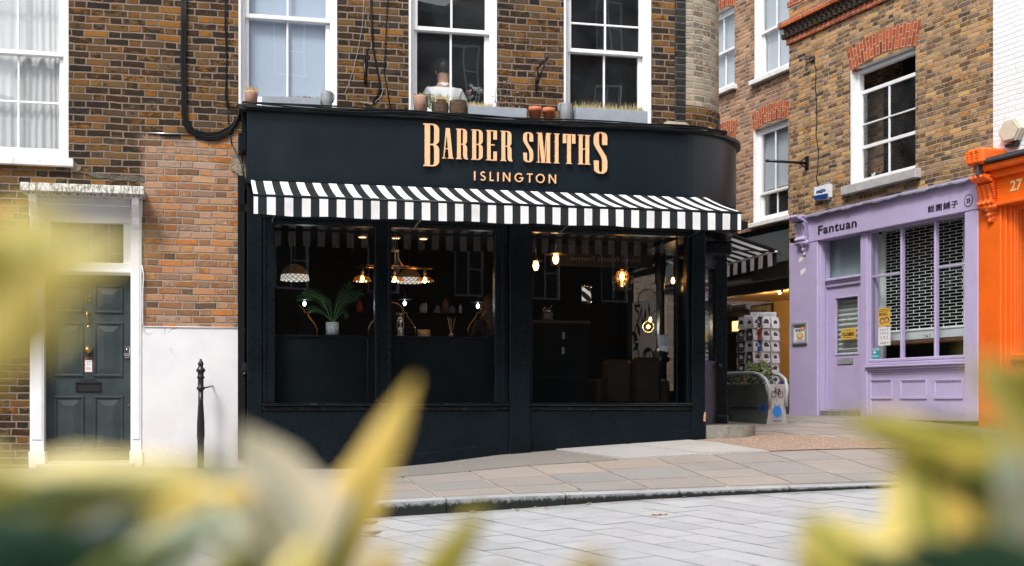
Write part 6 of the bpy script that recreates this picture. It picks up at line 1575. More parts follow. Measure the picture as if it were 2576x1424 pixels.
# the house that goes on behind the barber's along the passage, and the one closing it
nh = thing('brick_house', 'brown brick house behind the barber shop along the passage', 'house', F, (3, 9.5, .6))
mb = MB(); x1_ = FU1+FR-.03
mb.face([(x1_,9.02,.3),(x1_,30,.3),(x1_,30,8),(x1_,9.02,8)]); mb.face([(-3,9.02,0),(-3,30,0),(-3,30,8),(-3,9.02,8)]); mb.face([(-3,30,0),(x1_,30,0),(x1_,30,8),(-3,30,8)]); mb.build('wall', M_brick_o, nh)
mb = MB(); mb.box(-3, x1_+.05, 9.02, 30.05, 8, 8.2); mb.build('roof', M_lead, nh)
for k in range(4):
    y_ = 11+k*4.6
    for z_ in (1.2, 4.6): mb = MB(); mb.box(x1_-.02, x1_+.03, y_, y_+1.3, z_, z_+2.0, bev=.01); w = mb.build('window', M_white_old, nh); mb = MB(); mb.face([(x1_+.034,y_+.1,z_+.1),(x1_+.034,y_+1.2,z_+.1),(x1_+.034,y_+1.2,z_+1.9),(x1_+.034,y_+.1,z_+1.9)]); mb.build('pane', plain('dark_pane', (.02,.025,.03), .1), w)
eh = thing('brick_house', 'brick house closing the far end of the passage', 'house', F, (12, 32, .8))
mb = MB(); mb.box(2, 30, 32, 40, .2, 9); mb.build('wall', M_brick_o, eh)
# ================================================================ POTS AND BOXES ON THE SHOP ROOF
RZ = FZ1+.036
YP = -.21
random.seed(31)
M_straw = [plain('straw_grass', (.42,.32,.14), .8), plain('dry_grass', (.60,.48,.27), .8), plain('green_grass', (.16,.20,.055), .7), plain('dull_green', (.08,.11,.05), .7), plain('brown_stem', (.16,.07,.05), .8), plain('white_petal', (.75,.72,.66), .7)]
def blades(mb, x0, x1, y0, y1, z, h, n, ms=(0,1), w=.0026, lean=.45, droop=0.0):
    for i in range(int(n*1.9)):
        x, y = random.uniform(x0, x1), random.uniform(y0, y1); hh = h*random.uniform(.45, 1.1); a = random.uniform(0, 2*pi); l = random.uniform(0, lean)*hh
        dx, dy = cos(a)*l, sin(a)*l*.7; m = random.choice(ms)
        p0, p1, p2 = (x, y, z), (x+dx*.35, y+dy*.35, z+hh*.6), (x+dx, y+dy, z+hh*(1-droop*random.random()))
        mb.face([(p0[0]-w,p0[1],p0[2]),(p0[0]+w,p0[1],p0[2]),(p1[0]+w*.7,p1[1],p1[2]),(p1[0]-w*.7,p1[1],p1[2])], m)
        mb.face([(p1[0]-w*.7,p1[1],p1[2]),(p1[0]+w*.7,p1[1],p1[2]),p2], m)
def pot(name, label, px0, px1, pyt, mat, taper=.68, rim=False, y=YP, group=None, tilt=0, wov=False):
    u0, u1 = F.u(px0, y), F.u(px1, y); uc, r = (u0+u1)/2, (u1-u0)/2; zt = F.z((px0+px1)/2, pyt, y); zb = RZ
    t = thing(name, label, 'plant pot', F, (uc, y, zb), group); mb = MB(); h = zt-zb
    if rim: pr = [(r*taper,zb),(r*.9,zt-h*.28),(r,zt-h*.27),(r,zt),(r*.88,zt),(r*.86,zt-.03),(0,zt-.03)]
    elif wov: pr = [(r*.82,zb),(r*.97,zb+h*.3),(r,zb+h*.6),(r*.93,zt-.01),(r*.95,zt),(r*.87,zt),(r*.86,zt-.03),(0,zt-.03)]
    else: pr = [(r*taper,zb),(r*.97,zt-h*.12),(r,zt-.01),(r*.98,zt),(r*.86,zt),(r*.84,zt-.03),(0,zt-.03)]
    mb.lathe(uc, y, pr, 22); mb.build('pot', mat, t); return t, uc, y, zt, r
def planting(t, fn, name='plant'): mb = MB(); fn(mb); mb.build(name, M_straw, t)
t, uc, y, zt, r = pot('terracotta_pot', 'pale terracotta pot of straw grass at the left end of the shop roof', 615, 650, 231, M_terra_old)
planting(t, lambda mb: (blades(mb, uc-r*.8, uc+r*.8, y-r*.7, y+r*.7, zt-.03, .085, 130, (0,1,1,0,3)), blades(mb, uc-r*.8, uc+r*.8, y-r*.3, y+r*.7, zt-.03, .14, 10, (4,0), .0015, .5)))
t, uc, y, zt, r = pot('terracotta_pot', 'pale terracotta pot with drooping grass below the person at the window', 1039, 1078, 243, M_terra_old, .74)
planting(t, lambda mb: (blades(mb, uc-r*.8, uc+r*.9, y-r*.7, y+r*.7, zt-.03, .07, 110, (0,1,2), .004, 1.2, .5),))
mb = MB()
for i in range(90): leafcard(mb, (uc+r*.8+random.uniform(-.04,.06), y-.03+random.uniform(-.05,.05), zt-.14+random.random()*.15), .03, random.choice([0,0,1]))
mb.build('trailing_leaves', M_leafg, t)
def wick():
    tt = NT('woven_wicker'); P = tt.pos(); w = tt.n('ShaderNodeTexWave', wave_type='BANDS', bands_direction='Z'); tt.set(w.inputs['Vector'], P); w.inputs['Scale'].default_value = 22; w.inputs['Distortion'].default_value = 2.5; w.inputs['Detail Scale'].default_value = 6
    n = tt.noise(P, 120, 2); c = tt.mix(tt.M('MULTIPLY', w.outputs['Fac'], n), (.02,.013,.008), (.34,.20,.10)); return tt.fin(c, .8, tt.bump(w.outputs['Fac'], .8, .008))
M_wick = wick()
t, uc, y, zt, r = pot('wicker_basket', 'dark wicker basket with long straw grass, left of its twin', 1086, 1129, 254, M_wick, wov=True, group='wicker baskets under the middle window')
planting(t, lambda mb: (blades(mb, uc-r*.8, uc+r*.8, y-r*.8, y+r*.7, zt-.03, .11, 120, (0,1,1), .0035, .8, .4), blades(mb, uc-r*.5, uc+r*.2, y, y+r*.5, zt-.03, .15, 8, (4,), .002, .4)))
t, uc, y, zt, r = pot('wicker_basket', 'dark wicker basket with sparse thin grass, right of its twin', 1130, 1175, 255, M_wick, wov=True, group='wicker baskets under the middle window')
planting(t, lambda mb: (blades(mb, uc-r*.8, uc+r*.8, y-r*.8, y+r*.7, zt-.03, .05, 60, (0,1,2), .0035, .6), blades(mb, uc-r*.6, uc+r*.9, y, y+r*.5, zt-.03, .14, 14, (0,2), .0015, .6)))
for (a, b, py, lb) in ((1330, 1362, 270, 'small bare terracotta pot nearer the long flower box'), (1365, 1396, 273, 'small terracotta pot with one wisp beside the grey jug')):
    t, uc, y, zt, r = pot('small_terracotta_pot', lb, a, b, py, M_terra, .66, True, group='small terracotta pots')
    if a > 1340: planting(t, lambda mb: blades(mb, uc-r*.6, uc+r*.6, y, y+r*.5, zt-.03, .09, 12, (2,3), .002, .6))
def jug(label, px0, px1, pyt, side, grass=True):
    y = YP; u0, u1 = F.u(px0, y), F.u(px1, y); uc, r = lerp(u0, u1, .5-.06*side), (u1-u0)*.42; zt = F.z((px0+px1)/2, pyt, y)
    t = thing('stone_jug', label, 'jug', F, (uc, y, RZ), 'grey stoneware jugs'); h = zt-RZ; mb = MB()
    pr = [(r*.70,RZ)]
    for i in range(1, 20): s_ = i/20; pr.append((r*(.70+.36*sin(min(1, s_*1.25)*pi*.62)-.30*max(0, s_-.55)**1.2)+.0022*(i % 2), RZ+h*s_))
    pr += [(r*.80,zt-.008),(r*.86,zt),(r*.70,zt),(r*.66,zt-.03),(0,zt-.03)]; mb.lathe(uc, y, pr, 24)
    mb.build('body', M_jug, t)
    mb = MB(); mb.tube([(uc+side*r*.70,y,zt-.02),(uc+side*r*1.0,y,zt-.005),(uc+side*r*1.20,y,zt-h*.12),(uc+side*r*1.22,y,zt-h*.30),(uc+side*r*.98,y,zt-h*.50)], .014, 8); mb.build('handle', M_jug, t)
    if grass: planting(t, lambda mb: blades(mb, uc-r*.5, uc+r*.5, y-r*.4, y+r*.5, zt-.03, .05, 40, (2,3), .003, .9))
M_jug = paint('grey_stoneware', (.24,.25,.275), .6, .15, 14, .4, 60, dirt=(.12,.13,.14), dirtamt=.5)
jug('grey stoneware jug with its handle on the right, beside the left window box', 806, 840, 231, 1)
jug('grey stoneware jug with its handle on the left, below the right window', 1404, 1440, 260, -1, False)
def fbox(label, px0, px1, pyt, extra=0):
    y = YP; u0, u1 = F.u(px0, y-.07), F.u(px1, y-.07); zt = F.z((px0+px1)/2, pyt, y-.07); t = thing('flower_box', label, 'flower box', F, ((u0+u1)/2, y, RZ), 'grey wooden flower boxes'); mb = MB()
    for q in ((u0,u1,y-.09,y-.072),(u0,u1,y+.072,y+.09),(u0,u0+.016,y-.072,y+.072),(u1-.016,u1,y-.072,y+.072)): mb.box(q[0],q[1],q[2],q[3],RZ,zt,bev=.002)
    mb.build('box', M_greybox, t); mb = MB(); mb.box(u0+.016,u1-.016,y-.072,y+.072,RZ+.01,zt-.02); mb.build('soil', M_soil, t); return t, u0, u1, y, zt
t, u0, u1, y, zt = fbox('grey flower box of low tufts below the left window', 660, 806, 245)
planting(t, lambda mb: (blades(mb, u0+.05, u0+.25, y-.05, y+.06, zt-.02, .035, 90, (0,1,1)), blades(mb, u0+.26, u0+.60, y-.05, y+.06, zt-.02, .055, 230, (2,2,2,0)), blades(mb, u1-.28, u1-.02, y-.05, y+.06, zt-.02, .03, 60, (0,2)), blades(mb, u1-.18, u1-.1, y-.07, y+.0, zt-.02, .05, 50, (3,4,2), .004, 1.4)))
t, u0, u1, y, zt = fbox('grey flower box with straw grass and tall white flowered weeds', 1178, 1324, 270)
def weeds(mb):
    blades(mb, u0+.02, u0+.28, y-.05, y+.06, zt-.02, .085, 160, (0,1,1))
    blades(mb, u0+.3, u1-.03, y-.05, y+.06, zt-.02, .05, 90, (0,1,4))
    for k in range(11):
        x = u0+.33+k*.024*random.uniform(.8,1.3); h = random.uniform(.12,.42); p = [Vector((x, y+.03, zt-.03))]
        for i in range(5): p.append(p[-1]+Vector((random.uniform(-.02,.022), random.uniform(-.01,.01), h/5)))
        mb.tube([tuple(q) for q in p], .0018, 4, 4)
        for q in p[2:]:
            for _ in range(3): leafcard(mb, (q.x+random.uniform(-.03,.03), q.y, q.z+random.uniform(-.02,.02)), random.uniform(.012,.022), random.choice([3,4,5,3,5]))
planting(t, weeds)
t, u0, u1, y, zt = fbox('long grey flower box full of seeding grass below the right window', 1449, 1628, 276)
planting(t, lambda mb: (blades(mb, u0, u1-.02, y-.05, y+.06, zt-.02, .075, 420, (0,1,2,2,1), .003), blades(mb, u0, u1-.02, y-.05, y+.06, zt-.02, .13, 160, (1,1,0,2), .0018, .5)))

# ================================================================ CABLES ON THE FACADE
def fp3(L, y): return [(F.u(px, y), y, F.z(px, py, y)) for px, py in L]
for k, off in enumerate((-5, -1.5, 2, 5)):
    pts = fp3([(462+off,-40),(463+off,60),(461+off,150),(463+off*.9,220),(463+off,285),(469+off*.8,312-off),(488,333-off*1.2),(520,343-off*1.5),(550,341-off*1.6),(580,325-off*1.5),(596,302-off),(604,282)], -.022-.004*(k % 2))
    mb = MB(); mb.tube(pts, .011, 7); mb.build('cable', M_cable, None, F, pts[0], ('fat black cable looping down the brick to the sign, %s of its bundle' % ('leftmost', 'second from left', 'second from right', 'rightmost')[k]), 'cable', 'bundle of black cables')
def fcable(L, r, lab, y=-.012, mat=M_cable, grp='thin cables on the facade'):
    pts = fp3(L, y); mb = MB(); mb.tube(pts, r, 6); return mb.build('cable', mat, None, F, pts[0], lab, 'cable', grp)
fcable([(567,-30),(566,60),(570,150),(567,240),(571,268),(592,270),(604,262)], .007, 'thin black cable beside the left window box, bending to the sign')
fcable([(569,-30),(571,90),(569,180),(573,262),(574,300),(582,360),(597,390),(606,410),(618,470)], .005, 'thin black cable that runs on down past the sign end')
fcable([(932,-30),(936,80),(938,120),(950,180),(956,215),(950,240),(938,258)], .011, 'thick black cable hanging between the left and middle windows')
fcable([(976,-30),(972,60),(969,130),(966,180),(974,225),(981,268)], .006, 'thin black cable close to the middle window')
fcable([(917,-30),(912,60),(902,120),(888,180),(868,235),(880,262)], .003, 'thin pale wire slanting down beside the folded bracket', mat=M_greycable)
fcable([(948,225),(965,222),(958,245),(935,262),(905,256)], .004, 'loose grey wire loop over the shop roof', mat=M_greycable)
fcable([(372,334),(420,336),(490,337)], .008, 'short steel rod lying against the brick left of the cable loop', mat=M_chrome)
fcable([(357,668),(361,690),(359,740),(359,815),(362,821),(480,823),(612,824)], .006, 'white wire along the top of the white plinth', -.03, M_white)
fcable([(608,390),(614,440),(617,520)], .004, 'short dark wire hanging beside the end of the shop front')
fcable([(617,826),(615,880),(616,915)], .005, 'black wire down the white plinth to the small box', -.03)
# the sagging bundle along the top of the sign board
random.seed(8)
for k in range(6):
    pts = []
    for i in range(34):
        u = lerp(FU0-.05, FU1+.75, i/33); y_ = YS-.03-.008*(k % 3)
        if u > FU1: a_ = (u-FU1)/FR; px_, py_ = FU1+(FR+.07)*sin(a_), YS+FR-(FR+.07)*cos(a_)
        else: px_, py_ = u, YS-.065
        sg = .045*math.exp(-((u-3.3)/.75)**2)+.01*sin(u*3.1)
        pts.append((px_, py_-.006*(k % 3), FZ1+.055-.010*k*.7+.012*sin(u*(2.2+k*.6)+k)-sg*(.4+.12*k)))
    mb = MB(); mb.tube(pts, .0085 if k != 3 else .005, 6); mb.build('cable', M_cable if k != 3 else plain('weathered_cable', (.10,.11,.11), .6), None, F, pts[0], ('cable sagging along the top edge of the sign, '+('uppermost black one','second black one','third black one','weathered grey one','fifth one','lowest one')[k]), 'cable', 'cables along the sign board')
# small junction box on the plinth edge
u, z = F.p(614, 928, -.04); jb = thing('junction_box', 'small black junction box on the right edge of the white plinth', 'box', F, (u, 0, z-.07))
mb = MB(); mb.box(u-.022, u+.03, -.06, -.022, z-.03, z+.065, bev=.006); mb.build('box', M_blackmetal, jb); mb = MB(); mb.ball((u+.005, -.05, z-.055), .024, 10, 6); mb.build('plug', M_blackmetal, jb)
# folding wall brackets
def wbracket(label, A, B, Cc, D_):
    t = thing('wall_bracket', label, 'bracket', F, (F.u(B[0]), 0, F.z(*D_)), 'black folding wall brackets')
    w = lambda p, y: (F.u(p[0], y), y, F.z(p[0], p[1], y))
    mb = MB(); a, b = w(B, -.015), w(D_, -.015); mb.tube([a, b], .014, 6); mb.build('wall_strip', M_blackmetal, t)
    mb = MB(); c = w(A, -.26); mb.tube([c, w((B[0]+2,B[1]+6), -.03)], .010, 6); mb.ball(c, .022, 8, 6); mb.build('arm', M_blackmetal, t)
    mb = MB(); mb.tube([c, w((D_[0]+3,D_[1]-18), -.03)], .010, 6); mb.build('brace', M_blackmetal, t)
wbracket('black folding bracket on the brick between the left and middle windows', (925,124), (917,150), None, (919,210))
wbracket('black triangular bracket on the brick between the middle and right windows', (1376,145), (1349,168), None, (1349,228))

# ================================================================ PEOPLE
M_skin = plain('skin', (.50,.27,.19), .5); M_hairblack = plain('black_hair', (.012,.010,.009), .5); M_hairbrown = paint('brown_hair', (.085,.040,.018), .45, .3, 60, .5, 120)
M_shirt = cloth_mat('pale_blue_shirt', (.93,.95,.97), .1); M_jeans = plain('dark_jeans', (.03,.04,.06), .8); M_blackcloth = plain('black_clothes', (.010,.010,.011), .85)
def skin_mesh(name, verts, edges, rad, mats, parent, root=0, lv=2):
    fr, b = BASE[parent.name]
    me = bpy.data.meshes.new(name); me.from_pydata([(v[0]-b[0], v[1]-b[1], v[2]-b[2]) for v in verts], edges, [])
    o = bpy.data.objects.new(name, me); COL.objects.link(o); o.parent = parent; _reg(o, fr, b)
    sk = o.modifiers.new('skin', 'SKIN'); sk.use_smooth_shade = True
    sl = me.skin_vertices[0] if me.skin_vertices else None
    if sl is None:
        bm = bmesh.new(); bm.from_mesh(me); bm.verts.layers.skin.verify(); bm.to_mesh(me); bm.free(); sl = me.skin_vertices[0]
    for i, r in enumerate(rad): sl.data[i].radius = r if isinstance(r, tuple) else (r, r); sl.data[i].use_root = (i == root)
    sb = o.modifiers.new('sub', 'SUBSURF'); sb.levels = lv; sb.render_levels = lv
    for m in (mats if isinstance(mats, list) else [mats]): me.materials.append(m)
    dg = bpy.context.evaluated_depsgraph_get(); dg.update(); em = bpy.data.meshes.new_from_object(o.evaluated_get(dg)); o.modifiers.clear(); o.data = em; o.data.name = name
    for p in em.polygons: p.use_smooth = True
    return o
def hand(verts, edges, rad, wrist, d, side, grip=.4):
    """palm and five bent fingers grown from a wrist vertex; d = direction the hand points, side = +-1"""
    w = Vector(verts[wrist]); d = Vector(d).normalized(); s = d.cross(Vector((0,1,0))); s = (s if s.length > .1 else Vector((1,0,0))).normalized()*side; n = s.cross(d).normalized()
    def add(p, r, frm): verts.append(tuple(p)); rad.append(r); edges.append((frm, len(verts)-1)); return len(verts)-1
    palm = add(w+d*.05, (.030,.018), wrist)
    for k, ln in enumerate((.072,.080,.074,.058)):
        o = s*(.028-.019*k); a = add(w+d*.088+o, .0095, palm); b = add(w+d*(.088+ln*.5)+o+n*ln*grip*.3, .0085, a); add(w+d*(.088+ln*.85)+o+n*ln*grip*.8, .0075, b)
    a = add(w+d*.045+s*.035+n*.01, .011, palm); add(w+d*.085+s*.055+n*.02, .009, a)
# man seen from behind at the middle window
mu, my = F.u(1118, .32), .36
fl = 3.12; mz = F.z(1118, 222, .32)                     # shoulder line
man = thing('person', 'person in a pale blue shirt seen from behind at the middle window', 'person', F, (mu, my, fl))
sc_ = (mz-fl)/1.46
def Vm(x, y, z): return (mu+x*sc_, my+y*sc_, fl+z*sc_)
# body: hips, waist, chest, neck, head, arms and legs as one surface
v = [Vm(0,0,.95), Vm(0,0,1.12), Vm(0,-.01,1.30), Vm(0,0,1.43), Vm(0,.01,1.52), Vm(0,.03,1.60), Vm(.0,.05,1.70),
     Vm(-.17,0,1.42), Vm(-.235,.03,1.20), Vm(-.21,.20,1.06), Vm(.17,0,1.42), Vm(.235,.03,1.20), Vm(.21,.20,1.06),
     Vm(-.09,0,.88), Vm(-.10,.02,.50), Vm(-.10,-.01,.09), Vm(-.10,.14,.04), Vm(.09,0,.88), Vm(.10,.02,.50), Vm(.10,-.01,.09), Vm(.10,.14,.04)]
e = [(0,1),(1,2),(2,3),(3,4),(4,5),(5,6),(3,7),(7,8),(8,9),(3,10),(10,11),(11,12),(0,13),(13,14),(14,15),(15,16),(0,17),(17,18),(18,19),(19,20)]
r = [(.15,.11),(.14,.10),(.155,.105),(.10,.08),.058,(.075,.09),(.078,.10),.062,.045,.032,.062,.045,.032,.085,.058,.040,.035,.085,.058,.040,.035]
hand(v, e, r, 9, (.1,1,-.1), 1); hand(v, e, r, 12, (-.1,1,-.1), -1)
skin_mesh('body', v, e, [tuple(q*sc_ for q in k) if isinstance(k, tuple) else k*sc_ for k in r], M_skin, man)
v = [Vm(0,0,.93), Vm(0,0,1.10), Vm(0,-.012,1.28), Vm(0,0,1.41), Vm(0,.004,1.455), Vm(-.16,0,1.405), Vm(-.225,.02,1.30), Vm(-.245,.03,1.18), Vm(-.225,.14,1.09), Vm(.16,0,1.405), Vm(.225,.02,1.30), Vm(.245,.03,1.18), Vm(.225,.14,1.09)]
e = [(0,1),(1,2),(2,3),(3,4),(3,5),(5,6),(6,7),(7,8),(3,9),(9,10),(10,11),(11,12)]
skin_mesh('shirt', v, e, [(.185,.13),(.175,.125),(.19,.135),(.15,.105),(.072,.07),.088,.082,.07,.055,.088,.082,.07,.055], M_shirt, man)
mb = MB(); mb.lathe(mu, my+.01, [(.080*sc_,fl+1.44*sc_),(.084*sc_,fl+1.475*sc_),(.076*sc_,fl+1.52*sc_),(.066*sc_,fl+1.52*sc_)], 18); mb.build('collar', M_shirt, man)
v = [Vm(0,0,.97), Vm(-.09,0,.88), Vm(-.10,.02,.50), Vm(-.10,0,.12), Vm(.09,0,.88), Vm(.10,.02,.50), Vm(.10,0,.12)]
skin_mesh('trousers', v, [(0,1),(1,2),(2,3),(0,4),(4,5),(5,6)], [(.17,.13),.10,.075,.062,.10,.075,.062], M_jeans, man)
mb = MB()
for s_ in (-1, 1):
    mb.ball(Vm(s_*.082,.035,1.66), .026, 8, 6, sc=(.4,.7,1.2))
mb.ball(Vm(0,.165,1.655), .018, 8, 6, sc=(.7,1,1.3)); mb.ball(Vm(0,.14,1.60), .02, 8, 5, sc=(1.3,.5,.4)); 
for s_ in (-1, 1): mb.ball(Vm(s_*.032,.14,1.69), .013, 8, 6)
mb.build('face_and_ears', M_skin, man)
mb = MB(); c = Vm(0,.035,1.715)
def hair(a, b):
    th = pi*b*.74; an = 2*pi*a; k = 1+.03*sin(an*9+th*7); fwd = .86 if sin(an) > 0 else 1.06
    return (c[0]+.090*sin(th)*cos(an)*k, c[1]+.108*sin(th)*sin(an)*fwd*k, c[2]+.105*cos(th)*k+(.03 if sin(an) > .3 and th > 1.2 else 0))
mb.grid(hair, 28, 12, 0, True); mb.build('hair', M_hairblack, man)
# flowers in the room, at the right of the person
fu, fzz = F.p(1190, 262, .35); fl_ = thing('flower_vase', 'pink and white flowers with grey green leaves inside the middle window', 'flowers', F, (fu, .35, h2[2]))
mb = MB(); 
for (px, py, m_, s_) in ((1180,234,0,.05),(1204,228,1,.055),(1213,232,1,.05),(1196,225,1,.04)):
    c = F.p(px, py, .33)
    for k in range(34):
        a_ = random.uniform(0, 2*pi); b_ = random.uniform(-1, 1); q = Vector((cos(a_)*(1-b_*b_)**.5, sin(a_)*(1-b_*b_)**.5, b_))*s_*.55; leafcard(mb, (c[0]+q.x, .33+q.y, c[1]+q.z), s_*.6, m_)
mb.build('blossoms', [plain('pink_petal', (.62,.33,.36), .6), plain('white_green_petal', (.55,.62,.55), .6)], fl_)
mb = MB()
for (px, py) in ((1164,232),(1186,217),(1210,240),(1172,246)):
    c = F.p(px, py, .35); 
    for k in range(3): leafcard(mb, (c[0]+.01*k, .35, c[1]-.02), .09, 0, .8)
for px in (1180, 1200, 1210): c = F.p(px, 235, .34); mb.tube([(c[0],.34,c[1]),(fu,.36,h2[2]+.1)], .004, 5)
mb.build('leaves', plain('eucalyptus_leaf', (.10,.16,.14), .6), fl_)
mb = MB(); mb.lathe(fu, .36, [(.04,h2[2]-.05),(.06,h2[2]+.03),(.045,h2[2]+.1)], 14); mb.build('vase', plain('dark_vase', (.03,.03,.04), .3), fl_)

# ================================================================ INSIDE THE BARBER SHOP
def ip(px, py, y): q = F.p(px, py, y); return (q[0], y, q[1])
M_bulbw = emit('warm_filament_bulb', (1.0,.50,.15), 7); M_bulbc = emit('cold_bulb', (.80,.93,1.0), 8); M_glow = emit('filament', (1.0,.62,.26), 22)
M_amber = glass('amber_glass', (1.0,.66,.30), 2.0, .12, 1.6, dcol=(.85,.45,.15))
M_mirror = plain('mirror_face', (.05,.052,.050), .06, .9)
def tiff():
    t = NT('leaded_glass'); uv = t.uv(); s = t.n('ShaderNodeSeparateXYZ'); t.set(s.inputs[0], uv)
    a = t.M('MULTIPLY', s.outputs[0], 16); b = t.M('MULTIPLY', s.outputs[1], 6)
    p, q = t.M('ADD', a, b), t.M('SUBTRACT', a, b)
    e = t.M('MINIMUM', t.M('MINIMUM', t.M('FRACT', p), t.M('SUBTRACT', 1, t.M('FRACT', p))), t.M('MINIMUM', t.M('FRACT', q), t.M('SUBTRACT', 1, t.M('FRACT', q))))
    cb = t.n('ShaderNodeCombineXYZ'); t.set(cb.inputs[0], t.M('FLOOR', p)); t.set(cb.inputs[1], t.M('FLOOR', q)); w = t.n('ShaderNodeTexWhiteNoise', noise_dimensions='2D'); t.set(w.inputs['Vector'], cb.outputs[0])
    low = t.M('GREATER_THAN', s.outputs[1], .80)
    col = t.mix(low, t.ramp(w.outputs['Value'], [(0,(.40,.18,.03)),(.5,(.28,.14,.03)),(1,(.24,.20,.11))]), (.85,.80,.72))
    m = t.ss(e, .05, .09); col = t.mix(m, (.006,.006,.005), col)
    t.set(t.b.inputs['Emission Color'], col); t.set(t.b.inputs['Emission Strength'], t.M('ADD', .05, t.M('MULTIPLY', low, .33)))
    return t.fin(col, .4)
M_tiff = tiff()
def dome(px, py_top, py_bot, wpx, y, lab):
    c = ip(px, py_bot, y); top = ip(px, py_top, y); r = wpx/FPX*(13.5+y)/2*1.0; h = top[2]-c[2]
    t = thing('domed_lamp', lab, 'hanging lamp', F, (c[0], y, c[2]), 'leaded glass dome lamps'); mb = MB()
    def fn(a, b):
        th = b*pi/2; k = 1+.025*(b > .93)*cos(a*2*pi*16); return (c[0]+r*sin(th)*cos(2*pi*a)*k, y+r*sin(th)*sin(2*pi*a)*k, c[2]+h*cos(th)-(.012*abs(sin(a*2*pi*8)) if b > .96 else 0))
    mb.grid(fn, 48, 14, 0, True, True); mb.build('lamp_shade', M_tiff, t)
    mb = MB(); mb.tube([(c[0],y,top[2]),(c[0],y,3.02)], .006, 5); mb.build('cord', M_blackmetal, t)
dome(741.5, 664, 704, 71, 2.0, 'leaded amber glass dome lamp hanging above the palm')
dome(1030, 676, 710, 64, 2.4, 'leaded amber glass dome lamp hanging behind the brass bar lamp')
# brass bar lamp with three glass shades
yb = 1.15; A_, B_ = ip(893, 670, yb), ip(1087, 678, yb); zb_l = (A_[2]+B_[2])/2; cx_ = ip(994, 650, yb)[0]
ch = thing('bar_lamp', 'brass bar lamp with three lit amber glass shades', 'hanging lamp', F, (cx_, yb, zb_l-.2))
mb = MB(); mb.tube([(A_[0],yb,zb_l),(B_[0],yb,zb_l)], .0075, 8); mb.tube([(A_[0]+.06,yb+.05,zb_l+.03),(cx_+.08,yb+.05,zb_l+.03),(cx_+.13,yb+.05,zb_l+.03),(cx_+.33,yb+.05,zb_l+.01)], .0055, 6)
mb.tube([(cx_,yb,zb_l),(cx_,yb,3.0)], .007, 6); mb.tube([(cx_+.02,yb,3.0),(cx_+.04,yb+.02,zb_l+.12),(cx_+.09,yb+.04,zb_l+.04),(cx_+.18,yb+.05,zb_l+.025)], .0055, 6); mb.lathe(cx_, yb, [(.045,zb_l+.19),(.045,zb_l+.22),(.03,zb_l+.235)], 14); mb.build('bar', M_gold, ch)
for px in (911.5, 993, 1069):
    c = ip(px, 700, yb); zt = zb_l-.02; zc_ = ip(px, 708, yb)[2]; R_ = .105
    def shp(a, b):
        r_ = lerp(.028, R_, sin(b*pi/2)**.75)*(1+.035*cos(a*2*pi*14)*b); return (c[0]+r_*cos(2*pi*a), yb+r_*sin(2*pi*a), lerp(zt-.075, zc_, b**1.3)-(.0 if b < .9 else (b-.9)*.0))
    mb = MB(); mb.grid(shp, 56, 8, 0, True, True); s = mb.build('glass_shade', M_amber, ch)
    mb = MB(); mb.lathe(c[0], yb, [(.016,zt-.08),(.018,zt-.02),(.012,zt),(.012,zb_l)], 12); mb.build('socket', M_gold, ch)
    mb = MB(); mb.ball((c[0], yb, zt-.115), .022, 12, 8, sc=(1,1,1.5)); mb.build('bulb', M_glow, ch)
    lampl(ch, F, c[0], yb, zt-.16, .7, (1,.6,.28), .03)
# ceiling down-lights
for k, (px, py) in enumerate(((912,604),(996,607),(1065,608))):
    c = ip(px, py, 1.6); t = thing('downlight', 'small recessed ceiling light, %s of three above the brass lamp' % ('leftmost','middle one','rightmost')[k], 'ceiling lamp', F, (c[0],1.6,3.0), 'recessed ceiling lights')
    mb = MB(); mb.lathe(c[0], 1.6, [(.055,2.998),(.06,3.01),(.06,3.02)], 16); mb.build('ring', M_gold, t); mb = MB(); mb.lathe(c[0], 1.6, [(.0,2.994),(.045,2.995),(.046,2.999)], 14); mb.build('bulb', emit('dim_warm', (1,.6,.3), 2), t)
# palm in a white pot on the screen's ledge
c = ip(836, 842, .08); pz0, pz1 = ZSC, ip(836, 811, .08)[2]; pr_ = 16.5/FPX*13.6
pp = thing('potted_palm', 'small palm in a white patterned pot behind the left pane', 'potted plant', F, (c[0], .08, pz0))
def potmat():
    t = NT('embossed_white_pot'); P = t.pos(); v = t.n('ShaderNodeTexVoronoi'); t.set(v.inputs['Vector'], P); v.inputs['Scale'].default_value = 62
    c_ = t.mix(t.ss(v.outputs['Distance'], .2, .6), (.62,.64,.66), (.40,.42,.45)); return t.fin(c_, .5, t.bump(v.outputs['Distance'], .6, .004))
mb = MB(); mb.lathe(c[0], .08, [(pr_*.90,pz0),(pr_*.92,pz0+.012),(pr_,pz0+.014),(pr_,pz1),(pr_*.9,pz1),(pr_*.88,pz1-.02),(0,pz1-.02)], 28); mb.build('pot', potmat(), pp)
M_palm = plain('palm_green', (.07,.22,.07), .4)
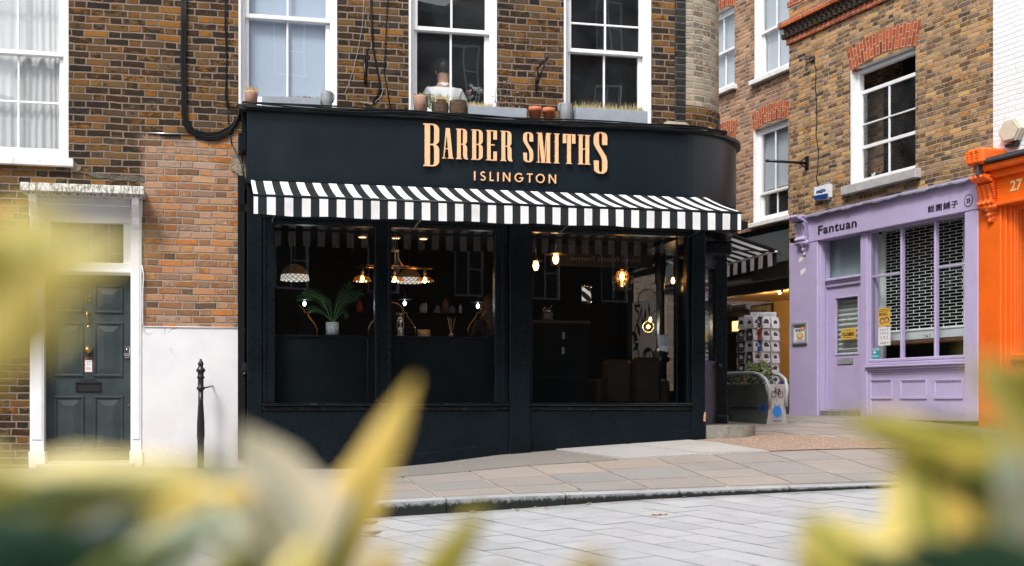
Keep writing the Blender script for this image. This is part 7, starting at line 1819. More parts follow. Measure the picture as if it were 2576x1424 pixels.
def frond(mb, pts, ln):
    P = [Vector(ip(px, py, y)) for px, py, y in pts]
    # smooth the spine
    S = []
    n = 20
    for i in range(n+1):
        t = i/n*(len(P)-1); k = min(int(t), len(P)-2); f = t-k; a, b = P[max(k-1,0)], P[k]; c_, d = P[k+1], P[min(k+2, len(P)-1)]
        S.append(.5*((2*b)+(c_-a)*f+(2*a-5*b+4*c_-d)*f*f+(-a+3*b-3*c_+d)*f**3))
    mb.tube([tuple(s) for s in S], .003, 5, rs=[.004*(1-i/n*.8) for i in range(n+1)])
    for i in range(4, n+1):
        tn = (S[min(i+1,n)]-S[i-1]).normalized(); up = Vector((0,-1,0)); sd = tn.cross(up).normalized(); L_ = ln*sin(min(1,(i-2)/n*1.35)*pi*.55)*(1 if i < n-3 else .65)*random.uniform(.85,1.1)
        for s_ in (-1, 1):
            d = (tn*.75+sd*s_*.75+Vector((0,random.uniform(-.25,.25),-.12))).normalized(); p = S[i]; w = tn*.0024
            mid = p+d*L_*.5; tip = p+d*L_+Vector((0,0,-.02*L_/.1)); mb.face([tuple(p-w*.5), tuple(mid-w), tuple(tip), tuple(mid+w)]); 
mb = MB(); random.seed(4)
for pts, ln in (([(836,812,.08),(815,768,.12),(785,742,.10),(750,748,.05)], .10), ([(834,812,.08),(818,770,.0),(800,740,-.0),(768,732,.0)], .085), ([(838,812,.08),(846,770,.1),(860,742,.1),(882,716,.12)], .095), ([(840,812,.08),(852,780,.06),(875,752,.05),(906,735,.03)], .085), ([(836,812,.09),(812,786,.15),(790,776,.18),(775,780,.2)], .075), ([(838,812,.08),(856,790,.14),(868,784,.2),(872,796,.2)], .055), ([(836,812,.1),(832,780,.2),(826,758,.26),(812,748,.3)], .06)):
    frond(mb, pts, ln)
mb.build('fronds', M_palm, pp)
# hourglass, candle, diffuser on the ledge
zl = ZSC
c = ip(1007, 842, .06); hg = thing('hourglass', 'hourglass in a thin brass frame on the window ledge', 'hourglass', F, (c[0], .06, zl)); zt = ip(1007, 788, .06)[2]; h = zt-zl
mb = MB(); mb.lathe(c[0], .06, [(.046,zl),(.046,zl+.012),(.0,zl+.013)], 18); mb.lathe(c[0], .06, [(.0,zt-.012),(.046,zt-.012),(.046,zt),(0,zt)], 18)
for a_ in (20, 140, 260): x_, y_ = c[0]+.040*cos(R(a_)), .06+.040*sin(R(a_)); mb.tube([(x_,y_,zl+.01),(x_,y_,zt-.01)], .0028, 6)
mb.build('frame', M_gold, hg)
mb = MB(); mb.lathe(c[0], .06, [(.004,zl+.014)]+[(.006+.026*abs(sin(pi*(i/24*2)))**.7, zl+.014+(h-.028)*i/24) for i in range(1,24)]+[(.004,zt-.014)], 20); mb.build('glass_bulbs', glass('clear_thick_glass', (.9,.92,.92), 5.0, .05, 1.6), hg)
mb = MB(); mb.lathe(c[0], .06, [(.02,zl+.016),(.026,zl+.03),(.012,zl+.05),(0,zl+.056)], 16); mb.build('sand', plain('white_sand', (.7,.68,.62), .8), hg)
c = ip(1066.5, 843, .05); r_ = 16.5/FPX*13.6; zt = ip(1066.5, 829.5, .05)[2]; cn = thing('candle', 'wide amber candle with a white foot on the window ledge', 'candle', F, (c[0], .05, zl))
mb = MB(); mb.lathe(c[0], .05, [(r_*.95,zl),(r_,zl+.008)], 24); mb.build('foot', plain('white_ceramic', (.75,.74,.72), .4), cn); mb = MB(); mb.lathe(c[0], .05, [(r_,zl+.0085),(r_,zt),(r_*.9,zt),(r_*.88,zt-.01),(0,zt-.01)], 24); mb.build('glass_cup', plain('amber_cup', (.42,.19,.05), .3), cn)
c = ip(1135, 844, .05); df = thing('reed_diffuser', 'small glass reed diffuser with thin sticks on the window ledge', 'diffuser', F, (c[0], .05, zl)); zt = ip(1135, 832, .05)[2]
mb = MB(); mb.lathe(c[0], .05, [(.024,zl),(.030,zl+.01),(.030,zl+.035),(.014,zl+.05),(.014,zt+.01)], 16); mb.build('bottle', M_amber, df)
mb = MB()
for (px, py) in ((1125,798),(1130,799),(1128,797),(1145,799),(1137,802)): q = ip(px, py, .05); mb.tube([(c[0],.05,zl+.01),(q[0],.05+random.uniform(-.03,.03),q[2])], .0018, 5)
mb.build('reeds', plain('reed', (.50,.30,.12), .7), df)
# wall mirrors in gold frames, on the back wall side
def mirror(px, py_top, py_sh, py_bot, hw, y, lab):
    c = ip(px, py_bot, y); zt, zs = ip(px, py_top, y)[2], ip(px, py_sh, y)[2]; s = (13.5+y)/FPX; r1 = hw*.5*s*.98; r2 = hw*s; z0 = c[2]
    out = [(-r2, z0), (-r2, lerp(z0, zs, .35)), (-r2*.9, lerp(z0, zs, .55)), (-r2*.66, lerp(z0, zs, .85)), (-r2*.62, zs), (-r1, zs)]+[(r1*cos(R(a_)), zs+(zt-zs)*sin(R(a_))) for a_ in range(165, 10, -15)]
    out += [(-p[0], p[1]) for p in reversed(out[:6])]
    t = thing('wall_mirror', lab, 'mirror', F, (c[0], y, z0), 'gold framed mirrors'); P = [(c[0]+p[0], p[1]) for p in out]
    mb = MB(); mb.prism(P, y+.0, y+.015); mb.build('mirror_glass', M_mirror, t)
    mb = MB(); mb.tube([(p[0], y-.008, p[1]) for p in P], .009, 6); mb.build('frame', M_gold, t)
mirror(986, 761, 786, 850, 60, 2.2, 'gold framed arched mirror behind the hourglass')
mirror(735, 764, 786, 850, 62, 2.0, 'gold framed arched mirror half hidden behind the dark partition')
mirror(1236, 764, 787, 850, 62, 2.2, 'gold framed arched mirror beside the long haired person')
def cold(px, py, y, lab, shade=True):
    c = ip(px, py, y); t = thing('wall_lamp', lab, 'lamp', F, (c[0], y, c[2]), 'cold lit bulbs'); mb = MB(); mb.ball(c, .020, 12, 8, sc=(1,1,1.5)); mb.build('bulb', M_bulbc, t)
    mb = MB(); mb.lathe(c[0], y, [(.012,c[2]+.04),(.014,c[2]+.10),(.006,c[2]+.16)], 10)
    if shade: mb.lathe(c[0], y, [(.10,c[2]+.045),(.02,c[2]+.085)], 18)
    mb.build('holder', M_blackmetal, t); lampl(t, F, c[0], y-.09, c[2], .9, (.85,.95,1), .03)
cold(1018, 763, 2.6, 'cold lit bulb under a black disc above the hourglass'); cold(766, 764, 2.6, 'cold lit bulb glimpsed behind the palm'); cold(1202, 770, 2.6, 'cold lit bulb under a black disc beside the right mirror')
# back wall shelf with bottles
ysf = 3.6; q0, q1 = ip(850, 786, ysf), ip(1185, 790, ysf); sf = thing('wall_shelf', 'dark wall shelf of barber bottles at the back of the shop', 'shelf', F, ((q0[0]+q1[0])/2, ysf, q0[2]))
mb = MB(); mb.box(q0[0], q1[0], ysf-.12, ysf+.12, q1[2]-.02, q1[2]); mb.box(q0[0], q1[0], ysf+.08, ysf+.1, q1[2]-.4, q1[2]-.02); mb.build('board', M_dark, sf)
for k, (px, w_, h_, col, lb) in enumerate(((904,.045,.16,(.35,.05,.02),'red glass bottle on the back shelf behind the palm'),(1064,.05,.15,(.30,.34,.36),'clear tumbler on the back shelf above the candle'),(1071,.02,.16,(.6,.6,.55),'thin pale bottle on the back shelf beside the tumbler'),(1099,.055,.11,(.10,.10,.10),'grey pointed carton on the back shelf'),(1120,.05,.23,(.16,.07,.05),'tall brown bottle on the back shelf'),(1136,.05,.12,(.10,.14,.20),'short dark blue bottle on the back shelf'),(1158,.02,.14,(.5,.52,.55),'slim steel bottle at the right end of the shelf'))):
    c = ip(px, 780, ysf-.02); z_ = q1[2]; t = thing('bottle', lb, 'bottle', F, (c[0], ysf-.02, z_)); mb = MB()
    if k == 3: mb.prism([(c[0]-.055,z_),(c[0]+.055,z_),(c[0]+.03,z_+.11),(c[0]-.015,z_+.11)], ysf-.05, ysf)
    else: mb.lathe(c[0], ysf-.02, [(w_,z_),(w_,z_+h_*.7),(w_*.5,z_+h_*.8),(w_*.45,z_+h_*.9)], 14)
    mb.build('body', plain('bottle_body', col, .12), t)
    if k != 3: mb = MB(); mb.lathe(c[0], ysf-.02, [(w_*.5,z_+h_*.9),(w_*.5,z_+h_),(0,z_+h_)], 12); mb.build('cap', M_blackmetal, t)
# customer with long brown hair seen from behind, at the right of the second pane
cu_, cy_ = ip(1238, 770, .95)[0], .95; zh = ip(1230, 742, .95)[2]; fl = zh-1.28
cust = thing('person', 'seated person in black with long wavy brown hair behind the second pane', 'person', F, (cu_, cy_, .70)); 
def Vc(x, y, z): return (cu_+x, cy_+y, fl+z)
v = [Vc(0,0,.50), Vc(0,-.02,.72), Vc(0,0,.92), Vc(0,.01,1.0), Vc(0,.02,1.08), Vc(0,.03,1.18), Vc(-.16,.0,.92), Vc(-.20,.06,.70), Vc(-.16,.28,.62), Vc(.16,.0,.92), Vc(.20,.06,.70), Vc(.16,.28,.62), Vc(-.09,.05,.48), Vc(-.10,.45,.50), Vc(-.10,.48,.12), Vc(-.10,.60,.08), Vc(.09,.05,.48), Vc(.10,.45,.50), Vc(.10,.48,.12), Vc(.10,.60,.08)]
e = [(0,1),(1,2),(2,3),(3,4),(4,5),(2,6),(6,7),(7,8),(2,9),(9,10),(10,11),(0,12),(12,13),(13,14),(14,15),(0,16),(16,17),(17,18),(18,19)]
r = [(.15,.12),(.13,.10),(.12,.085),.06,(.07,.085),(.075,.095),.06,.045,.03,.06,.045,.03,.085,.062,.042,.035,.085,.062,.042,.035]
hand(v, e, r, 8, (.1,1,0), 1); hand(v, e, r, 11, (-.1,1,0), -1); skin_mesh('body', v, e, r, M_skin, cust)
skin_mesh('black_top', [Vc(0,0,.50), Vc(0,-.02,.72), Vc(0,0,.92), Vc(0,.01,.985), Vc(-.16,0,.92), Vc(-.21,.06,.70), Vc(-.17,.24,.63), Vc(.16,0,.92), Vc(.21,.06,.70), Vc(.17,.24,.63)], [(0,1),(1,2),(2,3),(2,4),(4,5),(5,6),(2,7),(7,8),(8,9)], [(.18,.14),(.155,.12),(.15,.105),.075,.078,.06,.045,.078,.06,.045], M_blackcloth, cust)
mb = MB()
for s_ in (-1, 1): mb.ball(Vc(s_*.03,.125,1.18), .012, 8, 6); mb.ball(Vc(s_*.078,.03,1.15), .022, 8, 6, sc=(.4,.7,1.2))
mb.ball(Vc(0,.14,1.15), .016, 8, 6, sc=(.7,1,1.3)); mb.ball(Vc(0,.125,1.11), .018, 8, 5, sc=(1.3,.5,.4)); mb.build('face_and_ears', M_skin, cust)
mb = MB()
def lh(a, b):
    an = pi*(.02+a*.96)+pi; w_ = .095+.025*sin(b*3)+.012*sin(a*40+b*9)+.012*sin(b*22+a*6)
    if b < .25: th = b/.25*pi/2; return (cu_+w_*sin(th)*cos(an), cy_+.02+.115*sin(th)*sin(an), fl+1.19+.10*cos(th))
    z_ = fl+1.19-(b-.25)/.75*(.36+.03*sin(a*31)); return (cu_+(w_+.02*b)*cos(an), cy_+.02+(.115+.02*b)*sin(an), z_)
mb.grid(lh, 40, 24, 0, True); 
def lt(a, b): an = pi*a; th = b*pi/2; return (cu_+.10*sin(th)*cos(an), cy_+.02+.09*sin(th)*sin(an), fl+1.19+.10*cos(th))
mb.grid(lt, 16, 6, 0, True); mb.build('hair', M_hairbrown, cust)
st = thing('stool', 'black stool under the seated person', 'stool', F, (cu_, cy_, .70)); mb = MB(); mb.lathe(cu_, cy_+.03, [(.0,fl+.36),(.18,fl+.36),(.19,fl+.39),(.17,fl+.41),(0,fl+.415)], 20); mb.build('seat', M_blackcloth, st)
mb = MB(); mb.lathe(cu_, cy_+.03, [(.2,.70),(.2,.72),(.03,.74),(.03,fl+.36)], 16); mb.build('stem', M_blackmetal, st)

# --- right part of the shop
def pend(px, py, y, lab, disc, s=1.0):
    c = ip(px, py, y); t = thing('pendant_bulb', lab, 'hanging lamp', F, (c[0], y, c[2]), 'warm pendant bulbs'); r = .036*s
    mb = MB(); mb.lathe(c[0], y, [(0,c[2]-r*1.75),(r*.55,c[2]-r*1.5),(r*.95,c[2]-r*.6),(r,c[2]+r*.1),(r*.75,c[2]+r*1.0),(r*.4,c[2]+r*1.7)], 16); mb.build('bulb', M_bulbw, t)
    mb = MB(); mb.lathe(c[0], y, [(r*.42,c[2]+r*1.7),(r*.45,c[2]+r*2.5),(.004,c[2]+r*2.8)], 12); mb.tube([(c[0],y,c[2]+r*2.7),(c[0],y,3.02)], .003, 5); mb.build('holder', M_gold, t)
    if disc: mb = MB(); mb.lathe(c[0], y, [(disc,c[2]+r*1.35),(disc*.5,c[2]+r*1.9),(.016,c[2]+r*2.2)], 24); mb.build('lamp_shade', M_gold if disc > .1 else M_blackmetal, t)
    lampl(t, F, c[0], y, c[2]-.10, .5, (1,.58,.25), .04)
pend(1348, 668, 1.1, 'pear shaped warm bulb hanging beside the middle pilaster', .09)
pend(1398, 651, 1.3, 'warm bulb under a flat brass disc in the right shop window', .145, 1.05)
c = ip(1565, 699, 1.0); cl = thing('cage_lamp', 'faceted amber glass lamp with a black wire cage behind the right pane', 'hanging lamp', F, (c[0], 1.0, c[2])); s = 14.5/FPX; mb = MB()
n = 12; rr = [(.2,24),(14,18),(19,6),(17,-4),(9,-23),(8,-23)]
for (r0, h0), (r1, h1) in zip(rr, rr[1:]):
    for j in range(n):
        a0, a1 = 2*pi*j/n, 2*pi*(j+1)/n; mb.face([(c[0]+r0*s*cos(a0),1+r0*s*sin(a0),c[2]+h0*s),(c[0]+r1*s*cos(a0),1+r1*s*sin(a0),c[2]+h1*s),(c[0]+r1*s*cos(a1),1+r1*s*sin(a1),c[2]+h1*s),(c[0]+r0*s*cos(a1),1+r0*s*sin(a1),c[2]+h0*s)])
mb.build('glass_shade', M_amber, cl)
mb = MB()
for j in range(n):
    a0 = 2*pi*j/n; mb.tube([(c[0]+r_*1.02*s*cos(a0), 1+r_*1.02*s*sin(a0), c[2]+h_*s) for r_, h_ in rr[1:5]], .0025, 4)
for j in range(26):
    a0 = 2*pi*j/26; mb.tube([(c[0]+r_*s*cos(a0), 1+r_*s*sin(a0), c[2]+h_*s) for r_, h_ in ((29,2),(27,-14),(24,-31))], .002, 4)
for r_, h_ in ((29,2),(27,-14),(24,-31)): mb.tube([(c[0]+r_*s*cos(2*pi*j/28), 1+r_*s*sin(2*pi*j/28), c[2]+h_*s) for j in range(29)], .003, 4)
mb.tube([(c[0],1,c[2]+24*s),(c[0],1,3.02)], .004, 5); mb.build('wire_cage', M_blackmetal, cl)
mb = MB(); mb.ball((c[0],1,c[2]+3*s), .03, 12, 8, sc=(1,1,1.6)); mb.build('bulb', M_glow, cl); lampl(cl, F, c[0], 1.0, c[2]-.02, .7, (1,.62,.3), .03)
pend(1693, 706, 2.2, 'slim warm bulb near the right edge of the right pane', 0, .7)
# small swan lamp over the poster: two bulbs
c = ip(1631, 822, 1.9); c2 = ip(1636, 804, 1.9); dl = thing('arched_lamp', 'arched dark floor lamp with a glowing globe in front of the white poster', 'lamp', F, (c[0]+.2, 1.9, .7))
mb = MB(); mb.ball(c, .075, 16, 10); mb.build('globe_shade', glass('smoked_globe', (.85,.78,.55), .5, .05, 1.5, dcol=(.6,.5,.2)), dl); mb = MB(); mb.ball(c, .022, 10, 8); mb.ball(c2, .017, 10, 8, sc=(1,1,1.8)); mb.build('bulb', M_glow, dl)
q = [ip(px, py, 1.9) for px, py in ((1606,745),(1612,735),(1622,729),(1632,729),(1645,734),(1656,748),(1660,775),(1662,900))]
mb = MB(); mb.tube(q, .007, 6); mb.tube([q[0], (q[0][0], 1.9, q[0][2]-.1)], .007, 6); mb.tube([c2, (c2[0]+.02, 1.9, c2[2]+.08), (q[6][0], 1.9, q[6][2])], .005, 5); mb.tube([q[-1], (q[-1][0]+.02, 1.9, .72)], .012, 6); mb.lathe(q[-1][0]+.02, 1.9, [(.16,.70),(.16,.73),(.02,.75)], 16); mb.build('stand', M_blackmetal, dl); lampl(dl, F, c[0]+.02, 2.05, c[2]+.02, 4, (1,.93,.80), .08)
# white poster film on the passage window with a rose and antler ornament, seen from behind
ya, yb2 = 2.55, 4.30; xg = XS-.056
def gu(px):                                            # where the ray through px meets the passage window plane
    dx = (px-1288)/FPX; return min(range(0, 4000), key=lambda k: abs((F.o[0]+F.d[0]*xg+F.n[0]*(SW0+k*.0006))/(F.o[1]+F.d[1]*xg+F.n[1]*(SW0+k*.0006))-dx))*.0006+SW0
yA, yB = gu(1676), min(gu(1591), SW1-.02)
zA, zB = 1.12, 1+(HZ-753)/FPX*(F.o[1]+F.d[1]*xg+F.n[1]*(yA+yB)/2)
ps = thing('window_poster', 'white window film with black rose ornament, seen from behind through the shop', 'poster', F, (xg, (yA+yB)/2, zA))
M_film = cloth_mat('white_film', (.80,.82,.80), .55)
mb = MB(); mb.box(xg-.002, xg+.002, yA, yB, zA, zB); mb.build('film', M_film, ps)
def onp(P, k=0): return [(xg-.004-.0004*k, lerp(yB, yA, p[0]), lerp(zA, zB, p[1])) for p in P]
mb = MB()
def stroke(P, w, k=0):
    for (a, b) in zip(P, P[1:]):
        d = Vector((b[0]-a[0], b[1]-a[1])); L_ = d.length; nn = Vector((-d.y, d.x))/L_*w*.5; q = onp([(a[0]+nn.x, a[1]+nn.y), (b[0]+nn.x, b[1]+nn.y), (b[0]-nn.x, b[1]-nn.y), (a[0]-nn.x, a[1]-nn.y)], k); mb.face(q)
stroke([(.08,.98),(.10,.93),(.20,.88),(.22,.83),(.10,.72),(.05,.62),(.10,.62),(.06,.58),(.15,.52),(.20,.44),(.25,.32),(.45,.33),(.70,.30),(1,.21)], .03)
stroke([(.08,.96),(.25,.955)], .03, 1)
for (cx_, cy_, a0, L_, w_) in ((.18,.58,150,.25,.10),(.25,.62,120,.22,.09),(.35,.66,100,.2,.10),(.22,.55,200,.22,.08),(.55,.62,70,.2,.1),(.7,.6,40,.26,.1),(.8,.55,10,.24,.09),(.42,.92,260,.22,.07),(.30,.95,250,.18,.05),(.5,.97,285,.2,.06),(.62,.40,330,.22,.07),(.9,.36,300,.12,.06)):
    d = Vector((cos(R(a0)), sin(R(a0)))); nn = Vector((-d.y, d.x)); P = [Vector((cx_,cy_)), Vector((cx_,cy_))+d*L_*.35+nn*w_*.5, Vector((cx_,cy_))+d*L_, Vector((cx_,cy_))+d*L_*.35-nn*w_*.5]
    mb.face(onp([(p.x, p.y) for p in P], 2))
for cx_, cy_, r0 in ((.48,.40,.15),(.82,.37,.12)):
    for k in range(3): stroke([(cx_+(r0*(1-k*.3))*cos(t_*.5+k), cy_+(r0*(1-k*.3))*.55*sin(t_*.5+k)) for t_ in range(0, 11)], .028, 3+k)
mb.build('ornament', M_blk, ps)
mt = MB(); mt.text('BARBER SMITHS', 0, 0, .09, 0, .002, bold=.02, w=(yB-yA)*1.25); mb = MB()
mb.mesh([(xg-.006, yA-.0+v[0]+.02, lerp(zA, zB, .055)+v[2]) for v in mt.v if True], mt.f, 0, False); mb.build('lettering', M_blk, ps)
# paper notice, sofa, jar, barber pole, stand-ins for a lamp post and for a reflected gold sign
c = ip(1668, 862, 1.2); pn = thing('paper_notice', 'curling white paper notice hanging near the right edge of the right pane', 'notice', F, (c[0], 1.2, c[2])); mb = MB(); w_, h_ = .068, .10
def pf(a, b): return (c[0]+(a-.5)*2*w_*(1-.35*(b > .6)*(b-.6)/.4)+.03*(b > .6)*(b-.6)*a, 1.2-.02*sin(a*pi)-.06*max(0, b-.6), c[2]+h_-2*h_*b-.02*a*b)
mb.grid(pf, 8, 10, 0, True); mb.build('sheet', plain('notice_paper', (.75,.75,.82), .7), pn)
mb = MB()
for k in range(9): z_ = c[2]+h_-.03-k*.013; mb.box(c[0]-w_*.8, c[0]+w_*.75, 1.165, 1.167, z_, z_+.003)
mb.box(c[0]-w_*.9, c[0]+w_*.9, 1.164, 1.167, c[2]+h_-.012, c[2]+h_-.0); mb.build('lettering', plain('print_grey', (.12,.12,.15), .6), pn); lampl(None, F, c[0]-.1, .9, c[2]+.1, .25, (.9,.95,1), .08)
M_sofa = paint('brown_leather', (.035,.017,.009), .55, .25, 6, .4, 30)
s0, s1 = ip(1515, 905, 1.5)[0], ip(1661, 905, 1.5)[0]; zs0, zsb = .72, ip(1588, 905, 1.5)[2]; so = thing('sofa', 'dark brown leather two seat sofa with its back to the right pane', 'sofa', F, ((s0+s1)/2, 1.7, .70))
sm_ = (s0+s1)/2
for a, b in ((s0, sm_-.005), (sm_+.005, s1)):
    mb = MB(); mb.box(a, b, 1.42, 1.60, zs0+.25, zsb+(.0 if a == s0 else .03), bev=.05); mb.build('backrest', M_sofa, so)
    mb = MB(); mb.box(a, b, 1.58, 2.2, zs0+.22, zs0+.42, bev=.05); mb.build('seat', M_sofa, so)
for a in (s0-.11, s1): mb = MB(); mb.box(a, a+.11, 1.42, 2.2, zs0+.05, zs0+.58, bev=.04); mb.build('armrest', M_sofa, so)
mb = MB(); mb.box(s0, s1, 1.45, 2.15, zs0+.02, zs0+.22, bev=.02)
for a in (s0+.05, s1-.10):
    for y_ in (1.5, 2.1): mb.box(a, a+.05, y_, y_+.05, .70, zs0+.02)
mb.build('base', M_sofa, so)
ch_ = F.u(1400, .9); arm_ = thing('side_cabinet', 'dark cabinet holding a jar, left inside the right pane', 'cabinet', F, (ch_, .9, .70)); k0, k1 = ip(1338, 807, .9)[0], ip(1478, 807, .9)[0]; zk = ip(1400, 807, .9)[2]
mb = MB(); mb.box(k0-.1, k1, .78, 1.15, zk-.04, zk, bev=.006); mb.build('top', plain('dark_wood', (.03,.02,.015), .4), arm_); mb = MB(); mb.box(k0-.08, k1-.02, .80, 1.12, .70, zk-.041, bev=.004); mb.build('body', M_dark, arm_)
mb = MB(); 
for dz_ in (.3, .6): mb.box(k0, k1-.06, .795, .801, .7+dz_, .705+dz_)
mb.build('drawer_gap', M_blackmetal, arm_)
for k, (px, py) in enumerate(((1418,844),(1417,882))): q = ip(px, py, .79); mb = MB(); mb.box(q[0]-.016, q[0]+.016, .792, .7985, q[2]-.04, q[2]+.04); mb.build('paper_label', plain('grey_label', (.22,.24,.25), .6), arm_)
c = ip(1376, 806, .9); jr = thing('sweet_jar', 'square glass jar of wrapped sweets on the dark cabinet', 'jar', F, (c[0], .9, zk)); mb = MB(); mb.box(c[0]-.06, c[0]+.06, .84, .96, zk+.002, zk+.10, bev=.01); mb.lathe(c[0], .9, [(.045,zk+.10),(.05,zk+.115),(.05,zk+.12)], 16); mb.build('glass', glass('jar_glass', (.8,.82,.82), 4.0, .08, 1.6), jr)
mb = MB(); random.seed(9)
for k in range(60): leafcard(mb, (c[0]+random.uniform(-.045,.045), .9+random.uniform(-.045,.045), zk+.01+random.random()*.14), .035, random.choice([0,1,2]))
mb.build('sweets', [plain('red_wrap', (.4,.06,.05), .3), plain('silver_wrap', (.5,.5,.52), .25), plain('gold_wrap', (.5,.32,.15), .3)], jr)
c = ip(1475, 740, 1.6); bp = thing('barber_pole', 'small lit black and white barber pole on the back wall', 'barber pole', F, (c[0], 1.6, c[2])); mb = MB()
for k in range(14):
    for j in range(24):
        a0, a1 = 2*pi*j/24, 2*pi*(j+1)/24; z0, z1 = c[2]-.085+.012*k, c[2]-.085+.012*(k+1); r_ = .058; mb.face([(c[0]+r_*cos(a0),1.6+r_*sin(a0),z0),(c[0]+r_*cos(a1),1.6+r_*sin(a1),z0),(c[0]+r_*cos(a1),1.6+r_*sin(a1),z1),(c[0]+r_*cos(a0),1.6+r_*sin(a0),z1)], 0 if ((j+k*1.1) % 12) < 5 else 1, None, True)
mb.build('striped_tube', [emit('lit_white_stripe', (.8,.87,.88), .25), M_blk], bp); mb = MB(); mb.lathe(c[0], 1.6, [(.066,c[2]+.082),(.07,c[2]+.10),(.04,c[2]+.13),(0,c[2]+.14)], 18); mb.lathe(c[0], 1.6, [(0,c[2]-.13),(.04,c[2]-.12),(.07,c[2]-.10),(.066,c[2]-.086)], 18); mb.build('end_cap', M_chrome, bp)
c = ip(1661, 900, 2.1); lc = thing('lamp_post_stand_in', 'black column standing in for a street lamp post, inside the right shop window', 'column', F, (c[0], 2.1, .7)); zt = ip(1661, 715, 2.1)[2]; zc_ = ip(1661, 890, 2.1)[2]; mb = MB()
mb.lathe(c[0], 2.1, [(.11,.70),(.10,.85),(.085,1.0),(.085,zc_-.12),(.12,zc_-.10),(.13,zc_-.06),(.09,zc_-.03),(.11,zc_+.01),(.07,zc_+.05),(.055,zc_+.09),(.055,zt),(.07,zt+.02),(.07,3.02)], 18); mb.build('shaft', M_blackmetal, lc)  # added indoors in place of a street lamp post
c0, c1 = ip(1434, 655, 1.7), ip(1613, 640, 1.7); gs = thing('reflected_sign', 'added dark board of backward gold letters imitating a sign reflected in the right pane', 'sign', F, ((c0[0]+c1[0])/2, 1.7, c0[2])); zbd = c0[2]
mb = MB(); mb.box(c0[0]-.25, c1[0]+.15, 1.706, 1.74, zbd-.07, 3.0); mb.build('board', plain('dark_board', (.012,.010,.009), .5), gs)  # added board; its mirrored letters imitate a sign reflected in the glass
mb = MB(); mb.text('eans from home', c1[0], zbd, .062, 1.700, 1.705, w=c1[0]-c0[0], mirror=True); mb.build('lettering', plain('dull_gold', (.16,.12,.055), .5), gs)
# ================================================================ ACROSS THE STREET (seen only as reflections)
OF = Frame(0, -9.5, R(180))
def opposite(x0, x1, h, floors, lab, chim=()):
    # in this frame x runs the other way: local x = -world X
    a, b = -x1, -x0
    t = thing('terrace_house', lab, 'house', OF, ((a+b)/2, 0, 0), 'houses across the street')
    holes = []; n = max(2, int((b-a)/2.4)); fh = (h-3.6)/floors
    for f in range(floors):
        for k in range(n):
            c = lerp(a, b, (k+.5)/n); holes.append((c-.5, c+.5, 3.9+f*fh+.4, 3.9+f*fh+.4+min(1.7, fh-.7)))
    gl = []
    for k in range(2): c0, c1 = lerp(a, b, k/2)+.5, lerp(a, b, (k+1)/2)-.5; gl.append((c0, c1, .8, 2.9))
    mb = MB(); wall_cells(mb, a, b, -.2, h, holes+gl, 0, 0)
    mb.face([(a,0,-.2),(a,0,h),(a,8,h),(a,8,-.2)]); mb.face([(b,0,-.2),(b,8,-.2),(b,8,h),(b,0,h)]); mb.build('wall', M_brick_o, t)
    mb = MB(); mb.box(a, b, -.05, 8, h, h+.25); mb.build('roof', M_lead, t)
    for q in holes+gl:
        mb = MB(); f = .06
        for r_ in ((q[0],q[1],q[2],q[2]+f),(q[0],q[1],q[3]-f,q[3]),(q[0],q[0]+f,q[2]+f,q[3]-f),(q[1]-f,q[1],q[2]+f,q[3]-f),((q[0]+q[1])/2-.02,(q[0]+q[1])/2+.02,q[2]+f,q[3]-f),(q[0]+f,(q[0]+q[1])/2-.02,(q[2]+q[3])/2-.02,(q[2]+q[3])/2+.02)): mb.box(r_[0],r_[1],.04,.12,r_[2],r_[3])
        w = mb.build('window', M_white if q in holes else M_black, t); mb = MB(); mb.face([(q[0],.1,q[2]),(q[1],.1,q[2]),(q[1],.1,q[3]),(q[0],.1,q[3])]); mb.build('pane', M_paneo, w)
    for c in chim:
        c = -c; mb = MB(); mb.box(c-.7, c+.7, .5, 1.3, h+.25, h+1.2); 
        for k in (-.45, 0, .45): mb.lathe(c+k, .9, [(.13,h+1.2),(.11,h+1.6),(.13,h+1.62)], 10)
        mb.build('chimney', M_brick_o, t)
M_paneo = plain('far_window_glass', (.02,.025,.028), .08)
opposite(-30, -12, 9.8, 2, 'dark brick house across the street at the far left')
opposite(-12, 3, 9.0, 2, 'dark brick house across the street, lower, with two chimneys', (-2.4, -9))
opposite(3, 11.5, 13.1, 3, 'tall dark brick house across the street facing the barber shop')
opposite(11.5, 42, 14.8, 4, 'long dark brick house across the street at the far right', (24,))

